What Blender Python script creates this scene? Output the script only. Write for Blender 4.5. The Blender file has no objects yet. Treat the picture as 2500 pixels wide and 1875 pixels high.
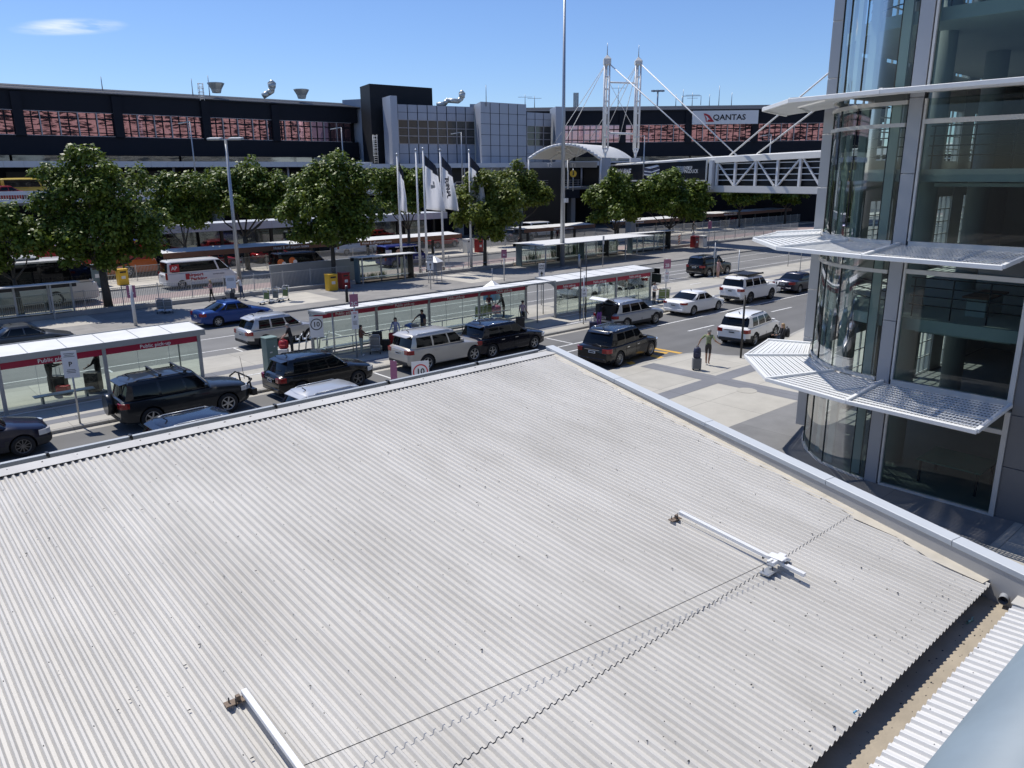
import bpy, bmesh, math, random
from mathutils import Vector, Matrix
R = random.Random(7)
rad = math.radians
scene = bpy.context.scene
COL = scene.collection
# ---------------------------------------------------------------- camera
CAMH = 9.0
F_PX, CX, CY = 1886.0, 1250.0, 937.5
_p, _ro, _a = rad(15.297), rad(-0.478), rad(48.157)
FW = Vector((math.cos(_a)*math.cos(_p), math.sin(_a)*math.cos(_p), -math.sin(_p)))
_r0 = Vector((math.sin(_a), -math.cos(_a), 0)); _u0 = _r0.cross(FW)
RT = _r0*math.cos(_ro)+_u0*math.sin(_ro); UP = _u0*math.cos(_ro)-_r0*math.sin(_ro)
CAM = Vector((0, 0, CAMH))
cd = bpy.data.cameras.new('camera'); cam = bpy.data.objects.new('camera', cd); COL.objects.link(cam)
cd.sensor_fit = 'HORIZONTAL'; cd.sensor_width = 36; cd.lens = F_PX/2500*36; cd.clip_start = .05; cd.clip_end = 4000
cam.matrix_world = Matrix(((RT.x, UP.x, -FW.x, CAM.x), (RT.y, UP.y, -FW.y, CAM.y), (RT.z, UP.z, -FW.z, CAM.z), (0, 0, 0, 1)))
scene.camera = cam
def ray(x, y): return FW*F_PX + RT*(x-CX) - UP*(y-CY)
def P(x, y, z=0.0):                         # where a sight line meets a level
    r = ray(x, y); return CAM + r*((z-CAMH)/r.z)
def PY(x, y, Y):
    r = ray(x, y); return CAM + r*(Y/r.y)
def PX(x, y, X):
    r = ray(x, y); return CAM + r*(X/r.x)
def PL(x, y, a, b):                         # where it meets the upright plane through a, b
    n = Vector((b[1]-a[1], a[0]-b[0], 0)); r = ray(x, y); p0 = Vector((a[0], a[1], 0))
    return CAM + r*(((p0-CAM).dot(n))/r.dot(n))
# ---------------------------------------------------------------- materials
M = {}
def nodes(name):
    m = bpy.data.materials.new(name); m.use_nodes = True
    nt = m.node_tree; b = nt.nodes['Principled BSDF']; M[name] = m
    return m, nt, b
def mat(name, col, rough=.6, metal=0., var=.12, scale=6., bump=0., bscale=40., spec=None, coat=0., emit=0.):
    m, nt, b = nodes(name)
    b.inputs['Roughness'].default_value = rough; b.inputs['Metallic'].default_value = metal
    if spec is not None: b.inputs['Specular IOR Level'].default_value = spec
    if coat: b.inputs['Coat Weight'].default_value = coat; b.inputs['Coat Roughness'].default_value = .04
    c = (*col, 1)
    tc = nt.nodes.new('ShaderNodeTexCoord')
    if var:
        n = nt.nodes.new('ShaderNodeTexNoise'); n.inputs['Scale'].default_value = scale; n.inputs['Detail'].default_value = 5
        nt.links.new(tc.outputs['Object'], n.inputs['Vector'])
        mx = nt.nodes.new('ShaderNodeMix'); mx.data_type = 'RGBA'
        mx.inputs[6].default_value = (*[x*(1-var) for x in col], 1); mx.inputs[7].default_value = (*[min(1, x*(1+var)) for x in col], 1)
        nt.links.new(n.outputs['Fac'], mx.inputs[0]); nt.links.new(mx.outputs[2], b.inputs['Base Color'])
    else: b.inputs['Base Color'].default_value = c
    if bump:
        n2 = nt.nodes.new('ShaderNodeTexNoise'); n2.inputs['Scale'].default_value = bscale; n2.inputs['Detail'].default_value = 3
        nt.links.new(tc.outputs['Object'], n2.inputs['Vector'])
        bp = nt.nodes.new('ShaderNodeBump'); bp.inputs['Strength'].default_value = bump; bp.inputs['Distance'].default_value = .02
        nt.links.new(n2.outputs['Fac'], bp.inputs['Height']); nt.links.new(bp.outputs['Normal'], b.inputs['Normal'])
    if emit:
        b.inputs['Emission Color'].default_value = c; b.inputs['Emission Strength'].default_value = emit
    return m
def glass(name, tint, refl=(1, 1, 1), rough=.02, ior=1.5, mult=1.0, floor=0.0):   # see-through pane: tinted transmission + real Fresnel reflection
    m = bpy.data.materials.new(name); m.use_nodes = True; M[name] = m
    nt = m.node_tree; nt.nodes.clear()
    o = nt.nodes.new('ShaderNodeOutputMaterial'); t = nt.nodes.new('ShaderNodeBsdfTransparent'); g = nt.nodes.new('ShaderNodeBsdfGlossy')
    t.inputs[0].default_value = (*tint, 1); g.inputs[0].default_value = (*refl, 1); g.inputs['Roughness'].default_value = rough
    f = nt.nodes.new('ShaderNodeFresnel'); f.inputs[0].default_value = ior
    mm = nt.nodes.new('ShaderNodeMath'); mm.operation = 'MULTIPLY_ADD'; mm.inputs[1].default_value = mult; mm.inputs[2].default_value = floor; mm.use_clamp = True
    nt.links.new(f.outputs[0], mm.inputs[0])
    x = nt.nodes.new('ShaderNodeMixShader'); nt.links.new(mm.outputs[0], x.inputs[0]); nt.links.new(t.outputs[0], x.inputs[1]); nt.links.new(g.outputs[0], x.inputs[2])
    nt.links.new(x.outputs[0], o.inputs[0])
    return m
# ---------------------------------------------------------------- mesh builder
class MB:
    def __init__(s): s.bm = bmesh.new()
    def quad(s, *ps, m=0):
        f = s.bm.faces.new([s.bm.verts.new(p) for p in ps]); f.material_index = m; return f
    def box(s, x0, y0, z0, x1, y1, z1, m=0):
        v = [s.bm.verts.new(p) for p in ((x0,y0,z0),(x1,y0,z0),(x1,y1,z0),(x0,y1,z0),(x0,y0,z1),(x1,y0,z1),(x1,y1,z1),(x0,y1,z1))]
        for f in ((3,2,1,0),(4,5,6,7),(0,1,5,4),(1,2,6,5),(2,3,7,6),(3,0,4,7)):
            s.bm.faces.new([v[i] for i in f]).material_index = m
    def obox(s, c, size, rz=0, m=0, rx=0, ry=0):
        T = Matrix.Translation(c) @ Matrix.Rotation(rz, 4, 'Z') @ Matrix.Rotation(ry, 4, 'Y') @ Matrix.Rotation(rx, 4, 'X')
        a, b, d = size[0]/2, size[1]/2, size[2]/2
        v = [s.bm.verts.new(T @ Vector(p)) for p in ((-a,-b,-d),(a,-b,-d),(a,b,-d),(-a,b,-d),(-a,-b,d),(a,-b,d),(a,b,d),(-a,b,d))]
        for f in ((3,2,1,0),(4,5,6,7),(0,1,5,4),(1,2,6,5),(2,3,7,6),(3,0,4,7)):
            s.bm.faces.new([v[i] for i in f]).material_index = m
    def beam(s, p, q, w, h, m=0, up=(0, 0, 1)):            # rectangular bar from p to q
        p, q = Vector(p), Vector(q); d = (q-p).normalized(); u = Vector(up)
        if abs(d.dot(u)) > .99: u = Vector((1, 0, 0))
        r = d.cross(u).normalized(); u = r.cross(d)
        v = []
        for c in (p, q):
            for a, b in ((-1,-1),(1,-1),(1,1),(-1,1)): v.append(s.bm.verts.new(c + r*a*w/2 + u*b*h/2))
        for f in ((3,2,1,0),(4,5,6,7),(0,1,5,4),(1,2,6,5),(2,3,7,6),(3,0,4,7)): s.bm.faces.new([v[i] for i in f]).material_index = m
    def tube(s, p, q, r0, r1=None, n=10, m=0, cap=True):
        p, q = Vector(p), Vector(q); r1 = r0 if r1 is None else r1
        d = (q-p).normalized(); u = Vector((0, 0, 1)) if abs(d.z) < .95 else Vector((1, 0, 0))
        a = d.cross(u).normalized(); b = d.cross(a)
        R0, R1 = [], []
        for i in range(n):
            t = 2*math.pi*i/n; w = a*math.cos(t)+b*math.sin(t)
            R0.append(s.bm.verts.new(p+w*r0)); R1.append(s.bm.verts.new(q+w*r1))
        for i in range(n):
            f = s.bm.faces.new((R0[i], R0[(i+1)%n], R1[(i+1)%n], R1[i])); f.material_index = m; f.smooth = True
        if cap:
            s.bm.faces.new(R0[::-1]).material_index = m; s.bm.faces.new(R1).material_index = m
    def path(s, pts, r, n=8, m=0):
        for a, b in zip(pts, pts[1:]): s.tube(a, b, r, n=n, m=m)
    def prism(s, poly, z0, z1, m=0):
        A = [s.bm.verts.new((x, y, z0)) for x, y in poly]; B = [s.bm.verts.new((x, y, z1)) for x, y in poly]
        n = len(poly)
        fs = [s.bm.faces.new(A[::-1]), s.bm.faces.new(B)]
        for i in range(n): fs.append(s.bm.faces.new((A[i], A[(i+1)%n], B[(i+1)%n], B[i])))
        for f in fs: f.material_index = m
    def extrude(s, poly, vec, m=0):                        # planar 3-D polygon given thickness
        vec = Vector(vec); A = [s.bm.verts.new(p) for p in poly]; B = [s.bm.verts.new(Vector(p)+vec) for p in poly]; n = len(poly)
        fs = [s.bm.faces.new(A[::-1]), s.bm.faces.new(B)]
        for i in range(n): fs.append(s.bm.faces.new((A[i], A[(i+1)%n], B[(i+1)%n], B[i])))
        for f in fs: f.material_index = m
    def loft(s, rings, closed=True, m=0, smooth=True, caps=False):
        V = [[s.bm.verts.new(p) for p in r] for r in rings]; n = len(rings[0])
        for a, b in zip(V, V[1:]):
            for i in range(n if closed else n-1):
                j = (i+1) % n
                f = s.bm.faces.new((a[i], a[j], b[j], b[i])); f.smooth = smooth; f.material_index = m
        if caps:
            s.bm.faces.new(V[0][::-1]).material_index = m; s.bm.faces.new(V[-1]).material_index = m
    def ball(s, c, r, m=0, sc=(1, 1, 1), u=10, v=7):
        T = Matrix.Translation(c) @ Matrix.Diagonal((*[r*k for k in sc], 1))
        g = bmesh.ops.create_uvsphere(s.bm, u_segments=u, v_segments=v, radius=1, matrix=T)
        for f in {f for x in g['verts'] for f in x.link_faces}: f.material_index = m; f.smooth = True
    def build(s, name, mats, parent=None, local=False, bevel=0., recalc=True, seg=1):
        if recalc: bmesh.ops.recalc_face_normals(s.bm, faces=s.bm.faces)
        me = bpy.data.meshes.new(name); 
        if bevel:
            bmesh.ops.bevel(s.bm, geom=[e for e in s.bm.edges if len(e.link_faces) == 2 and e.calc_face_angle(0) > .6], offset=bevel, segments=seg, affect='EDGES', profile=.6)
        s.bm.to_mesh(me); s.bm.free()
        return link(name, me, mats, parent, local)
def root_matrix(p):
    while p.parent: p = p.parent
    return Matrix.Translation(p.location) @ Matrix.Rotation(p.rotation_euler.z, 4, 'Z')
def link(name, me, mats, parent=None, local=False):
    o = bpy.data.objects.new(name, me); COL.objects.link(o)
    for m in (mats if isinstance(mats, (list, tuple)) else [mats]): me.materials.append(M[m] if isinstance(m, str) else m)
    if parent:
        if not local: me.transform(root_matrix(parent).inverted())
        o.parent = parent
    return o
def thing(name, label, cat, loc=(0, 0, 0), rz=0., group=None):
    o = bpy.data.objects.new(name, None); COL.objects.link(o); o.empty_display_size = .3
    o.location = loc; o.rotation_euler = (0, 0, rz); o['label'] = label; o['category'] = cat
    if group: o['group'] = group
    return o
def tag(o, label, cat, group=None, kind=None):
    o['label'] = label; o['category'] = cat
    if group: o['group'] = group
    if kind: o['kind'] = kind
    return o
def struct(name, mb, m, **k):
    o = mb.build(name, m, **k); o['kind'] = 'structure'; return o
def copy_tree(o, parent=None):
    c = o.copy(); COL.objects.link(c)
    if parent: c.parent = parent
    for ch in o.children: copy_tree(ch, c)
    return c
def lettering(body, size, c, right, up, m, parent=None, name='lettering', bold=0., depth=.004, align='CENTER', local=False, sx=1., shear=0., fit=0.):
    cu = bpy.data.curves.new(name, 'FONT'); cu.body = body; cu.size = size; cu.align_x = align; cu.align_y = 'CENTER'
    cu.extrude = depth; cu.offset = bold*size; cu.resolution_u = 2; cu.shear = shear
    t = bpy.data.objects.new(name, cu); COL.objects.link(t)
    me = bpy.data.meshes.new_from_object(t.evaluated_get(bpy.context.evaluated_depsgraph_get()))
    bpy.data.objects.remove(t); bpy.data.curves.remove(cu)
    if fit: xs = [v.co.x for v in me.vertices]; sx = fit/(max(xs)-min(xs))
    r = Vector(right).normalized(); u = Vector(up); u = (u - r*u.dot(r)).normalized(); n = r.cross(u); c = Vector(c) + n*depth
    me.transform(Matrix(((r.x*sx, u.x, n.x, c.x), (r.y*sx, u.y, n.y, c.y), (r.z*sx, u.z, n.z, c.z), (0, 0, 0, 1))))
    me.name = name; me.materials.clear()
    return link(name, me, m, parent, local)
# ---------------------------------------------------------------- shared materials
mat('galv', (.42, .44, .46), .45, .7, .1); mat('alu', (.5, .52, .54), .42, .55, .06); mat('alu_dull', (.38, .40, .41), .5, .35, .08)
mat('white_paint', (.78, .78, .77), .45, 0, .05); mat('offwhite', (.68, .67, .63), .5, 0, .08); mat('black_paint', (.012, .012, .013), .4, 0, .1)
mat('crimson', (.36, .008, .045), .4, 0, .05); mat('letter_white', (.8, .8, .8), .5, 0, 0); mat('letter_black', (.012, .012, .014), .5, 0, 0)
mat('letter_red', (.45, .02, .03), .5, 0, 0); mat('pink_sign', (.34, .12, .2), .45, 0, .05); mat('sign_red', (.6, .02, .03), .45, 0, 0)
mat('yellow_paint', (.62, .36, .05), .6, 0, .15, 20); mat('yellow', (.7, .42, .03), .45, 0, .06); mat('bin_red', (.28, .012, .015), .4, 0, .06)
mat('rubber', (.014, .014, .015), .8, 0, .1); mat('chrome', (.75, .75, .76), .12, 1., 0); mat('dark_plastic', (.02, .02, .022), .55, 0, .1)
mat('rim', (.45, .46, .47), .3, .85, 0); mat('dark_rim', (.16, .16, .165), .32, .8, 0)
mat('tail_red', (.26, .006, .008), .15, 0, 0, coat=.5); mat('lamp_clear', (.62, .64, .66), .08, .2, 0, coat=1); mat('plate', (.6, .62, .62), .45, 0, .03)
mat('brick_brown', (.17, .075, .04), .6, 0, .15, 1.5); mat('charcoal', (.022, .024, .028), .6, 0, .12, .6, spec=.2)
mat('cabinet_green', (.17, .24, .21), .5, 0, .1, 3); mat('soil', (.07, .055, .04), .95, 0, .3, 4, .6, 20)
mat('planter_concrete', (.33, .32, .30), .8, 0, .15, 2, .2)
mat('car_glass', (.004, .005, .006), .03, 0, 0, spec=.32); mat('car_glass_soft', (.02, .022, .024), .05, 0, .1, spec=.8)
glass('shelter_glass', (.82, .88, .85), ior=1.4, mult=.55, floor=.01)
glass('tower_glass', (.46, .58, .55), ior=1.5, mult=.7, floor=.01)
glass('tower_glass_side', (.55, .66, .63), ior=1.5, mult=.42, floor=.01)
glass('clear_cover', (.8, .85, .86), ior=1.45)
def slab_mat(name, col, sx, sy, joint=.012, jdark=.55, var=.14, rough=.85):     # paving in slabs with joints, stains and tone changes, in metres
    m, nt, b = nodes(name); b.inputs['Roughness'].default_value = rough
    tc = nt.nodes.new('ShaderNodeTexCoord'); br = nt.nodes.new('ShaderNodeTexBrick')
    br.offset = 0; br.inputs['Scale'].default_value = 1; br.inputs['Brick Width'].default_value = sx; br.inputs['Row Height'].default_value = sy
    br.inputs['Mortar Size'].default_value = joint; br.inputs['Mortar Smooth'].default_value = .3
    br.inputs['Color1'].default_value = (*[x*.93 for x in col], 1); br.inputs['Color2'].default_value = (*[x*1.07 for x in col], 1); br.inputs['Mortar'].default_value = (*[x*jdark for x in col], 1)
    nt.links.new(tc.outputs['Object'], br.inputs['Vector'])
    n = nt.nodes.new('ShaderNodeTexNoise'); n.inputs['Scale'].default_value = .7; n.inputs['Detail'].default_value = 8; n.inputs['Roughness'].default_value = .65
    nt.links.new(tc.outputs['Object'], n.inputs['Vector'])
    r = nt.nodes.new('ShaderNodeMapRange'); r.inputs[1].default_value = .3; r.inputs[2].default_value = .7; r.inputs[3].default_value = 1-var; r.inputs[4].default_value = 1+var*.6
    nt.links.new(n.outputs['Fac'], r.inputs[0])
    mx = nt.nodes.new('ShaderNodeMix'); mx.data_type = 'RGBA'; mx.blend_type = 'MULTIPLY'; mx.inputs[0].default_value = 1
    nt.links.new(br.outputs['Color'], mx.inputs[6]); nt.links.new(r.outputs[0], mx.inputs[7]); 
    n3 = nt.nodes.new('ShaderNodeTexNoise'); n3.inputs['Scale'].default_value = 60; nt.links.new(tc.outputs['Object'], n3.inputs['Vector'])
    r3 = nt.nodes.new('ShaderNodeMapRange'); r3.inputs[3].default_value = .86; r3.inputs[4].default_value = 1.12; nt.links.new(n3.outputs['Fac'], r3.inputs[0])
    m2 = nt.nodes.new('ShaderNodeMix'); m2.data_type = 'RGBA'; m2.blend_type = 'MULTIPLY'; m2.inputs[0].default_value = 1
    nt.links.new(mx.outputs[2], m2.inputs[6]); nt.links.new(r3.outputs[0], m2.inputs[7]); nt.links.new(m2.outputs[2], b.inputs['Base Color'])
    return m
slab_mat('concrete_slab', (.40, .38, .33), 3.0, 1.9); slab_mat('plaza_slab', (.42, .40, .35), 3.2, 2.4, .014); slab_mat('band_slab', (.175, .18, .195), 3.2, 50, .014)
slab_mat('far_path', (.25, .24, .225), 4.0, 5, .012, .7, .25); slab_mat('kerb_stone', (.36, .35, .32), 1.2, 50, .012)
slab_mat('cream_path', (.46, .43, .37), 3.0, 2.5, .012, .75); slab_mat('pink_lane', (.31, .24, .225), 6, 6, .004, .9)
slab_mat('dark_pave', (.19, .19, .188), 4, 4, .012, .7, .2)
def asphalt(name, col, streak=.12):
    m, nt, b = nodes(name); b.inputs['Roughness'].default_value = .82
    tc = nt.nodes.new('ShaderNodeTexCoord'); mp = nt.nodes.new('ShaderNodeMapping'); mp.inputs['Scale'].default_value = (.08, .9, 1)
    nt.links.new(tc.outputs['Object'], mp.inputs[0])
    n = nt.nodes.new('ShaderNodeTexNoise'); n.inputs['Scale'].default_value = 1; n.inputs['Detail'].default_value = 6; nt.links.new(mp.outputs[0], n.inputs['Vector'])
    n2 = nt.nodes.new('ShaderNodeTexNoise'); n2.inputs['Scale'].default_value = 45; n2.inputs['Detail'].default_value = 3; nt.links.new(tc.outputs['Object'], n2.inputs['Vector'])
    n4 = nt.nodes.new('ShaderNodeTexNoise'); n4.inputs['Scale'].default_value = .35; n4.inputs['Detail'].default_value = 6; nt.links.new(tc.outputs['Object'], n4.inputs['Vector'])
    prev = None
    for k, (nn, lo, hi) in enumerate(((n, 1-streak, 1+streak), (n2, .78, 1.22), (n4, .85, 1.15))):
        r = nt.nodes.new('ShaderNodeMapRange'); r.inputs[1].default_value = .25; r.inputs[2].default_value = .75; r.inputs[3].default_value = lo; r.inputs[4].default_value = hi; nt.links.new(nn.outputs['Fac'], r.inputs[0])
        mx = nt.nodes.new('ShaderNodeMix'); mx.data_type = 'RGBA'; mx.blend_type = 'MULTIPLY'; mx.inputs[0].default_value = 1
        if prev: nt.links.new(prev.outputs[2], mx.inputs[6])
        else: mx.inputs[6].default_value = (*col, 1)
        nt.links.new(r.outputs[0], mx.inputs[7]); prev = mx
    nt.links.new(prev.outputs[2], b.inputs['Base Color'])
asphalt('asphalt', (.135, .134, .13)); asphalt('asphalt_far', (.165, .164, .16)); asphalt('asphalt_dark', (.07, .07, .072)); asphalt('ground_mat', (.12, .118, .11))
def line_paint():
    m, nt, b = nodes('line_white'); b.inputs['Roughness'].default_value = .7
    tc = nt.nodes.new('ShaderNodeTexCoord'); n = nt.nodes.new('ShaderNodeTexNoise'); n.inputs['Scale'].default_value = 9; n.inputs['Detail'].default_value = 8
    nt.links.new(tc.outputs['Object'], n.inputs['Vector'])
    cr = nt.nodes.new('ShaderNodeValToRGB'); cr.color_ramp.elements[0].position = .3; cr.color_ramp.elements[0].color = (.35, .35, .34, 1); cr.color_ramp.elements[1].position = .5; cr.color_ramp.elements[1].color = (.68, .68, .66, 1)
    nt.links.new(n.outputs['Fac'], cr.inputs[0]); nt.links.new(cr.outputs[0], b.inputs['Base Color'])
line_paint()
def roof_mat():
    m, nt, b = nodes('roof_cream'); b.inputs['Roughness'].default_value = .42; b.inputs['Specular IOR Level'].default_value = .35
    tc = nt.nodes.new('ShaderNodeTexCoord'); mp = nt.nodes.new('ShaderNodeMapping'); mp.inputs['Scale'].default_value = (1.2, .35, 1); nt.links.new(tc.outputs['Object'], mp.inputs[0])
    n = nt.nodes.new('ShaderNodeTexNoise'); n.inputs['Scale'].default_value = 1.1; n.inputs['Detail'].default_value = 9; n.inputs['Roughness'].default_value = .62; nt.links.new(mp.outputs[0], n.inputs['Vector'])
    cr = nt.nodes.new('ShaderNodeValToRGB'); e = cr.color_ramp.elements
    e[0].position = .3; e[0].color = (.465, .445, .40, 1); e[1].position = .62; e[1].color = (.57, .55, .505, 1)
    nt.links.new(n.outputs['Fac'], cr.inputs[0])
    v = nt.nodes.new('ShaderNodeTexNoise'); v.inputs['Scale'].default_value = 38; v.inputs['Detail'].default_value = 4; nt.links.new(tc.outputs['Object'], v.inputs['Vector'])
    r = nt.nodes.new('ShaderNodeMapRange'); r.inputs[1].default_value = .25; r.inputs[2].default_value = .5; r.inputs[3].default_value = .93; r.inputs[4].default_value = 1.0; nt.links.new(v.outputs['Fac'], r.inputs[0])
    # run-off stains drawn out along the sheets
    m3 = nt.nodes.new('ShaderNodeMapping'); m3.inputs['Scale'].default_value = (9, .28, 1); nt.links.new(tc.outputs['Object'], m3.inputs[0])
    n3 = nt.nodes.new('ShaderNodeTexNoise'); n3.inputs['Scale'].default_value = 1; n3.inputs['Detail'].default_value = 5; nt.links.new(m3.outputs[0], n3.inputs['Vector'])
    r3 = nt.nodes.new('ShaderNodeMapRange'); r3.inputs[1].default_value = .62; r3.inputs[2].default_value = .8; r3.inputs[3].default_value = 1; r3.inputs[4].default_value = .84; nt.links.new(n3.outputs['Fac'], r3.inputs[0])
    k = nt.nodes.new('ShaderNodeMath'); k.operation = 'MULTIPLY'; nt.links.new(r.outputs[0], k.inputs[0]); nt.links.new(r3.outputs[0], k.inputs[1])
    mx = nt.nodes.new('ShaderNodeMix'); mx.data_type = 'RGBA'; mx.blend_type = 'MULTIPLY'; mx.inputs[0].default_value = 1
    nt.links.new(cr.outputs[0], mx.inputs[6]); nt.links.new(k.outputs[0], mx.inputs[7]); nt.links.new(mx.outputs[2], b.inputs['Base Color'])
roof_mat()
# ---------------------------------------------------------------- ground, roads, paths
KY, IY, FY = 30.85, 38.7, 48.6                     # near kerb, far side of the island, far kerb
b = MB(); b.quad((-1500, -1500, -.03), (2500, -1500, -.03), (2500, 2500, -.03), (-1500, 2500, -.03)); struct('ground', b, 'ground_mat')
b = MB(); b.quad((-80, 7, 0), (190, 7, 0), (190, 34, 0), (-80, 34, 0)); struct('road', b, 'asphalt')
b = MB(); b.quad((-80, 34, 0), (190, 34, 0), (190, 52, 0), (-80, 52, 0)); struct('pickup_road', b, 'asphalt_far')
def kerbed(name, poly, z, m, mk='kerb_stone', w=.16):   # raised slab with a kerb course round it
    b = MB(); b.prism(poly, -.02, z, 0); return struct(name, b, [m])
kerbed('island_path', [(-80, KY+.15), (76, KY+.15), (78, 33), (78, 36), (76, IY-.15), (-80, IY-.15)], .13, 'concrete_slab')
b = MB(); b.box(-80, KY, -.02, 76, KY+.147, .125); b.box(-80, IY-.147, -.02, 76, IY, .125); struct('island_kerb', b, 'kerb_stone', bevel=.02)
b = MB(); b.quad((-80, KY-.34, .004), (76, KY-.34, .004), (76, KY-.003, .004), (-80, KY-.003, .004)); struct('gutter_channel', b, 'concrete_slab')
b = MB()
for y0, y1 in ((34.55, 35.3), (31.75, 32.35)): b.quad((-80, y0, .134), (70, y0, .134), (70, y1, .134), (-80, y1, .134))
struct('paving_band', b, 'band_slab')
kerbed('far_footpath', [(-80, FY+.15), (190, FY+.15), (190, 56.6), (-80, 56.6)], .13, 'far_path')
b = MB(); b.box(-80, FY, -.02, 190, FY+.147, .125); struct('far_kerb', b, 'kerb_stone', bevel=.02)
b = MB()
for x0, x1, y0, y1 in ((23.2, 28.2, 50.4, 55.6), (40.5, 44.5, 50.2, 55.8), (9.5, 12.8, 52.8, 56.5)): b.quad((x0, y0, .134), (x1, y0, .134), (x1, y1, .134), (x0, y1, .134))
struct('footpath_patch', b, 'cream_path')
b = MB(); b.quad((-80, 57.0, .16), (120, 57.0, .16), (120, 58.9, .16), (-80, 58.9, .16)); struct('garden_strip', b, 'soil')
b = MB(); b.quad((-80, 58.9, .0), (190, 58.9, .0), (190, 60.9, .0), (-80, 60.9, .0)); struct('bus_path', b, 'cream_path')
b = MB(); b.quad((-80, 60.9, 0), (190, 60.9, 0), (190, 63.9, 0), (-80, 63.9, 0)); struct('bus_lane', b, 'pink_lane')
b = MB(); b.quad((-80, 63.9, 0), (190, 63.9, 0), (190, 68.0, 0), (-80, 68.0, 0)); struct('bus_road', b, 'asphalt_far')
b = MB(); b.box(-80, 68.0, -.02, 190, 74.6, .13); struct('bus_footpath', b, 'cream_path')
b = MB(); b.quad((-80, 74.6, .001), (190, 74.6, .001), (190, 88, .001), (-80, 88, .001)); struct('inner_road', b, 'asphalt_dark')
# plaza at the right, with its lay-by, and the forecourt under the low building
kerb_edge = [(27.4, 22.85), (28.6, 22.8), (30.2, 22.7), (31.6, 22.55), (32.6, 22.2), (32.75, 21.6), (32.9, 20.9), (33.4, 20.25), (34.4, 19.95), (36.0, 20.2), (38.0, 20.75), (40.5, 21.35), (44, 21.9), (60, 22.2), (110, 22.2)]
b = MB(); b.prism([(-40, -30), (110, -30)] + kerb_edge[::-1] + [(24.5, 22.85), (-40, 22.85)], -.02, .13); struct('plaza', b, 'plaza_slab')
def ribbon(name, pts, w, z, m):
    b = MB(); L, Rr = [], []
    for i, p in enumerate(pts):
        a = Vector(pts[max(0, i-1)]); c = Vector(pts[min(len(pts)-1, i+1)]); d = (c-a).normalized(); n = Vector((-d.y, d.x))
        L.append((p[0]+n.x*w/2, p[1]+n.y*w/2, z)); Rr.append((p[0]-n.x*w/2, p[1]-n.y*w/2, z))
    for i in range(len(pts)-1): b.quad(Rr[i], Rr[i+1], L[i+1], L[i])
    return struct(name, b, m)
ribbon('plaza_kerb', [(x, y-.11) for x, y in kerb_edge], .2, .136, 'kerb_stone')
b = MB()
b.quad((28.2, 14.35, .134), (29.3, 14.35, .134), (29.1, 22.3, .134), (28.1, 22.3, .134))
struct('plaza_band', b, 'band_slab')
b = MB(); b.quad((22, 18.0, .1375), (34, 18.15, .1375), (34, 18.95, .1375), (22, 18.8, .1375)); struct('plaza_cross_band', b, 'band_slab')
a0 = [P(1780, 1046, .134), P(1990, 960, .134)]
b = MB(); b.quad((12, 5, .1345), (45, 5, .1345), (45, 14.1, .1345), (12, 14.6, .1345)); struct('dark_paving', b, 'dark_pave')
c0 = P(1823, 953, .139); b = MB(); b.prism([(c0.x+.42*math.cos(t*.2618), c0.y+.42*math.sin(t*.2618)) for t in range(24)], .131, .1395); struct('manhole_cover', b, 'concrete_slab')
# painted lines
b = MB()
def hline(x0, x1, y, w=.11, z=.006): b.quad((x0, y-w/2, z), (x1, y-w/2, z), (x1, y+w/2, z), (x0, y+w/2, z))
hline(-60, 120, 40.4); 
x = -50
hline(-60, 140, 43.65, .11)
for x in (33.0, 45.5, 56.0): hline(x, x+3.6, 42.3, .12)
hline(60, 110, 46.6, .1)
for x in (-4.2, 3.0, 9.6, 16.0, 21.9, 28.6, 34.4, 40.6, 47, 53.4, 60): b.quad((x-.05, 38.95, .006), (x+.05, 38.95, .006), (x+.05, 40.34, .006), (x-.05, 40.34, .006))
hline(-60, 110, 28.35, .12)
for x in (-3.5, 2.9, 8.0, 13.5, 18.6, 24.4, 29.9, 37.0, 44.2, 51.5): b.quad((x-.055, 28.42, .006), (x+.055, 28.42, .006), (x+.055, 30.45, .006), (x-.055, 30.45, .006))
for x in (-8, 0, 8, 16, 27.6, 37.2, 46.4): hline(x, x+2.6, 26.1 if x > 30 else 27.2, .13)
for x0, y0 in ((13.4, 33.6), (21.5, 33.55), (33.1, 32.0), (52.5, 36.9), (60.5, 36.7)): hline(x0, x0+1.6, y0, .13, .139)
struct('road_marking', b, 'line_white')
b = MB(); q = [P(1628, 859), P(1640, 851), P(1663, 863.5), P(1658, 866)]
b.quad((32.25, 24.6, .007), (32.0, 24.55, .007), (32.05, 22.95, .007), (32.35, 22.95, .007))
b.quad((30.75, 24.55, .007), (31.2, 24.9, .007), (30.85, 22.95, .007), (30.4, 22.95, .007))
b.quad((31.0, 24.75, .0075), (31.35, 24.85, .0075), (31.9, 23.5, .0075), (31.55, 23.4, .0075))
b.quad((28.6, 23.55, .007), (29.05, 23.6, .007), (28.75, 22.95, .007), (28.3, 22.95, .007))
struct('yellow_marking', b, 'yellow_paint')
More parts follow.
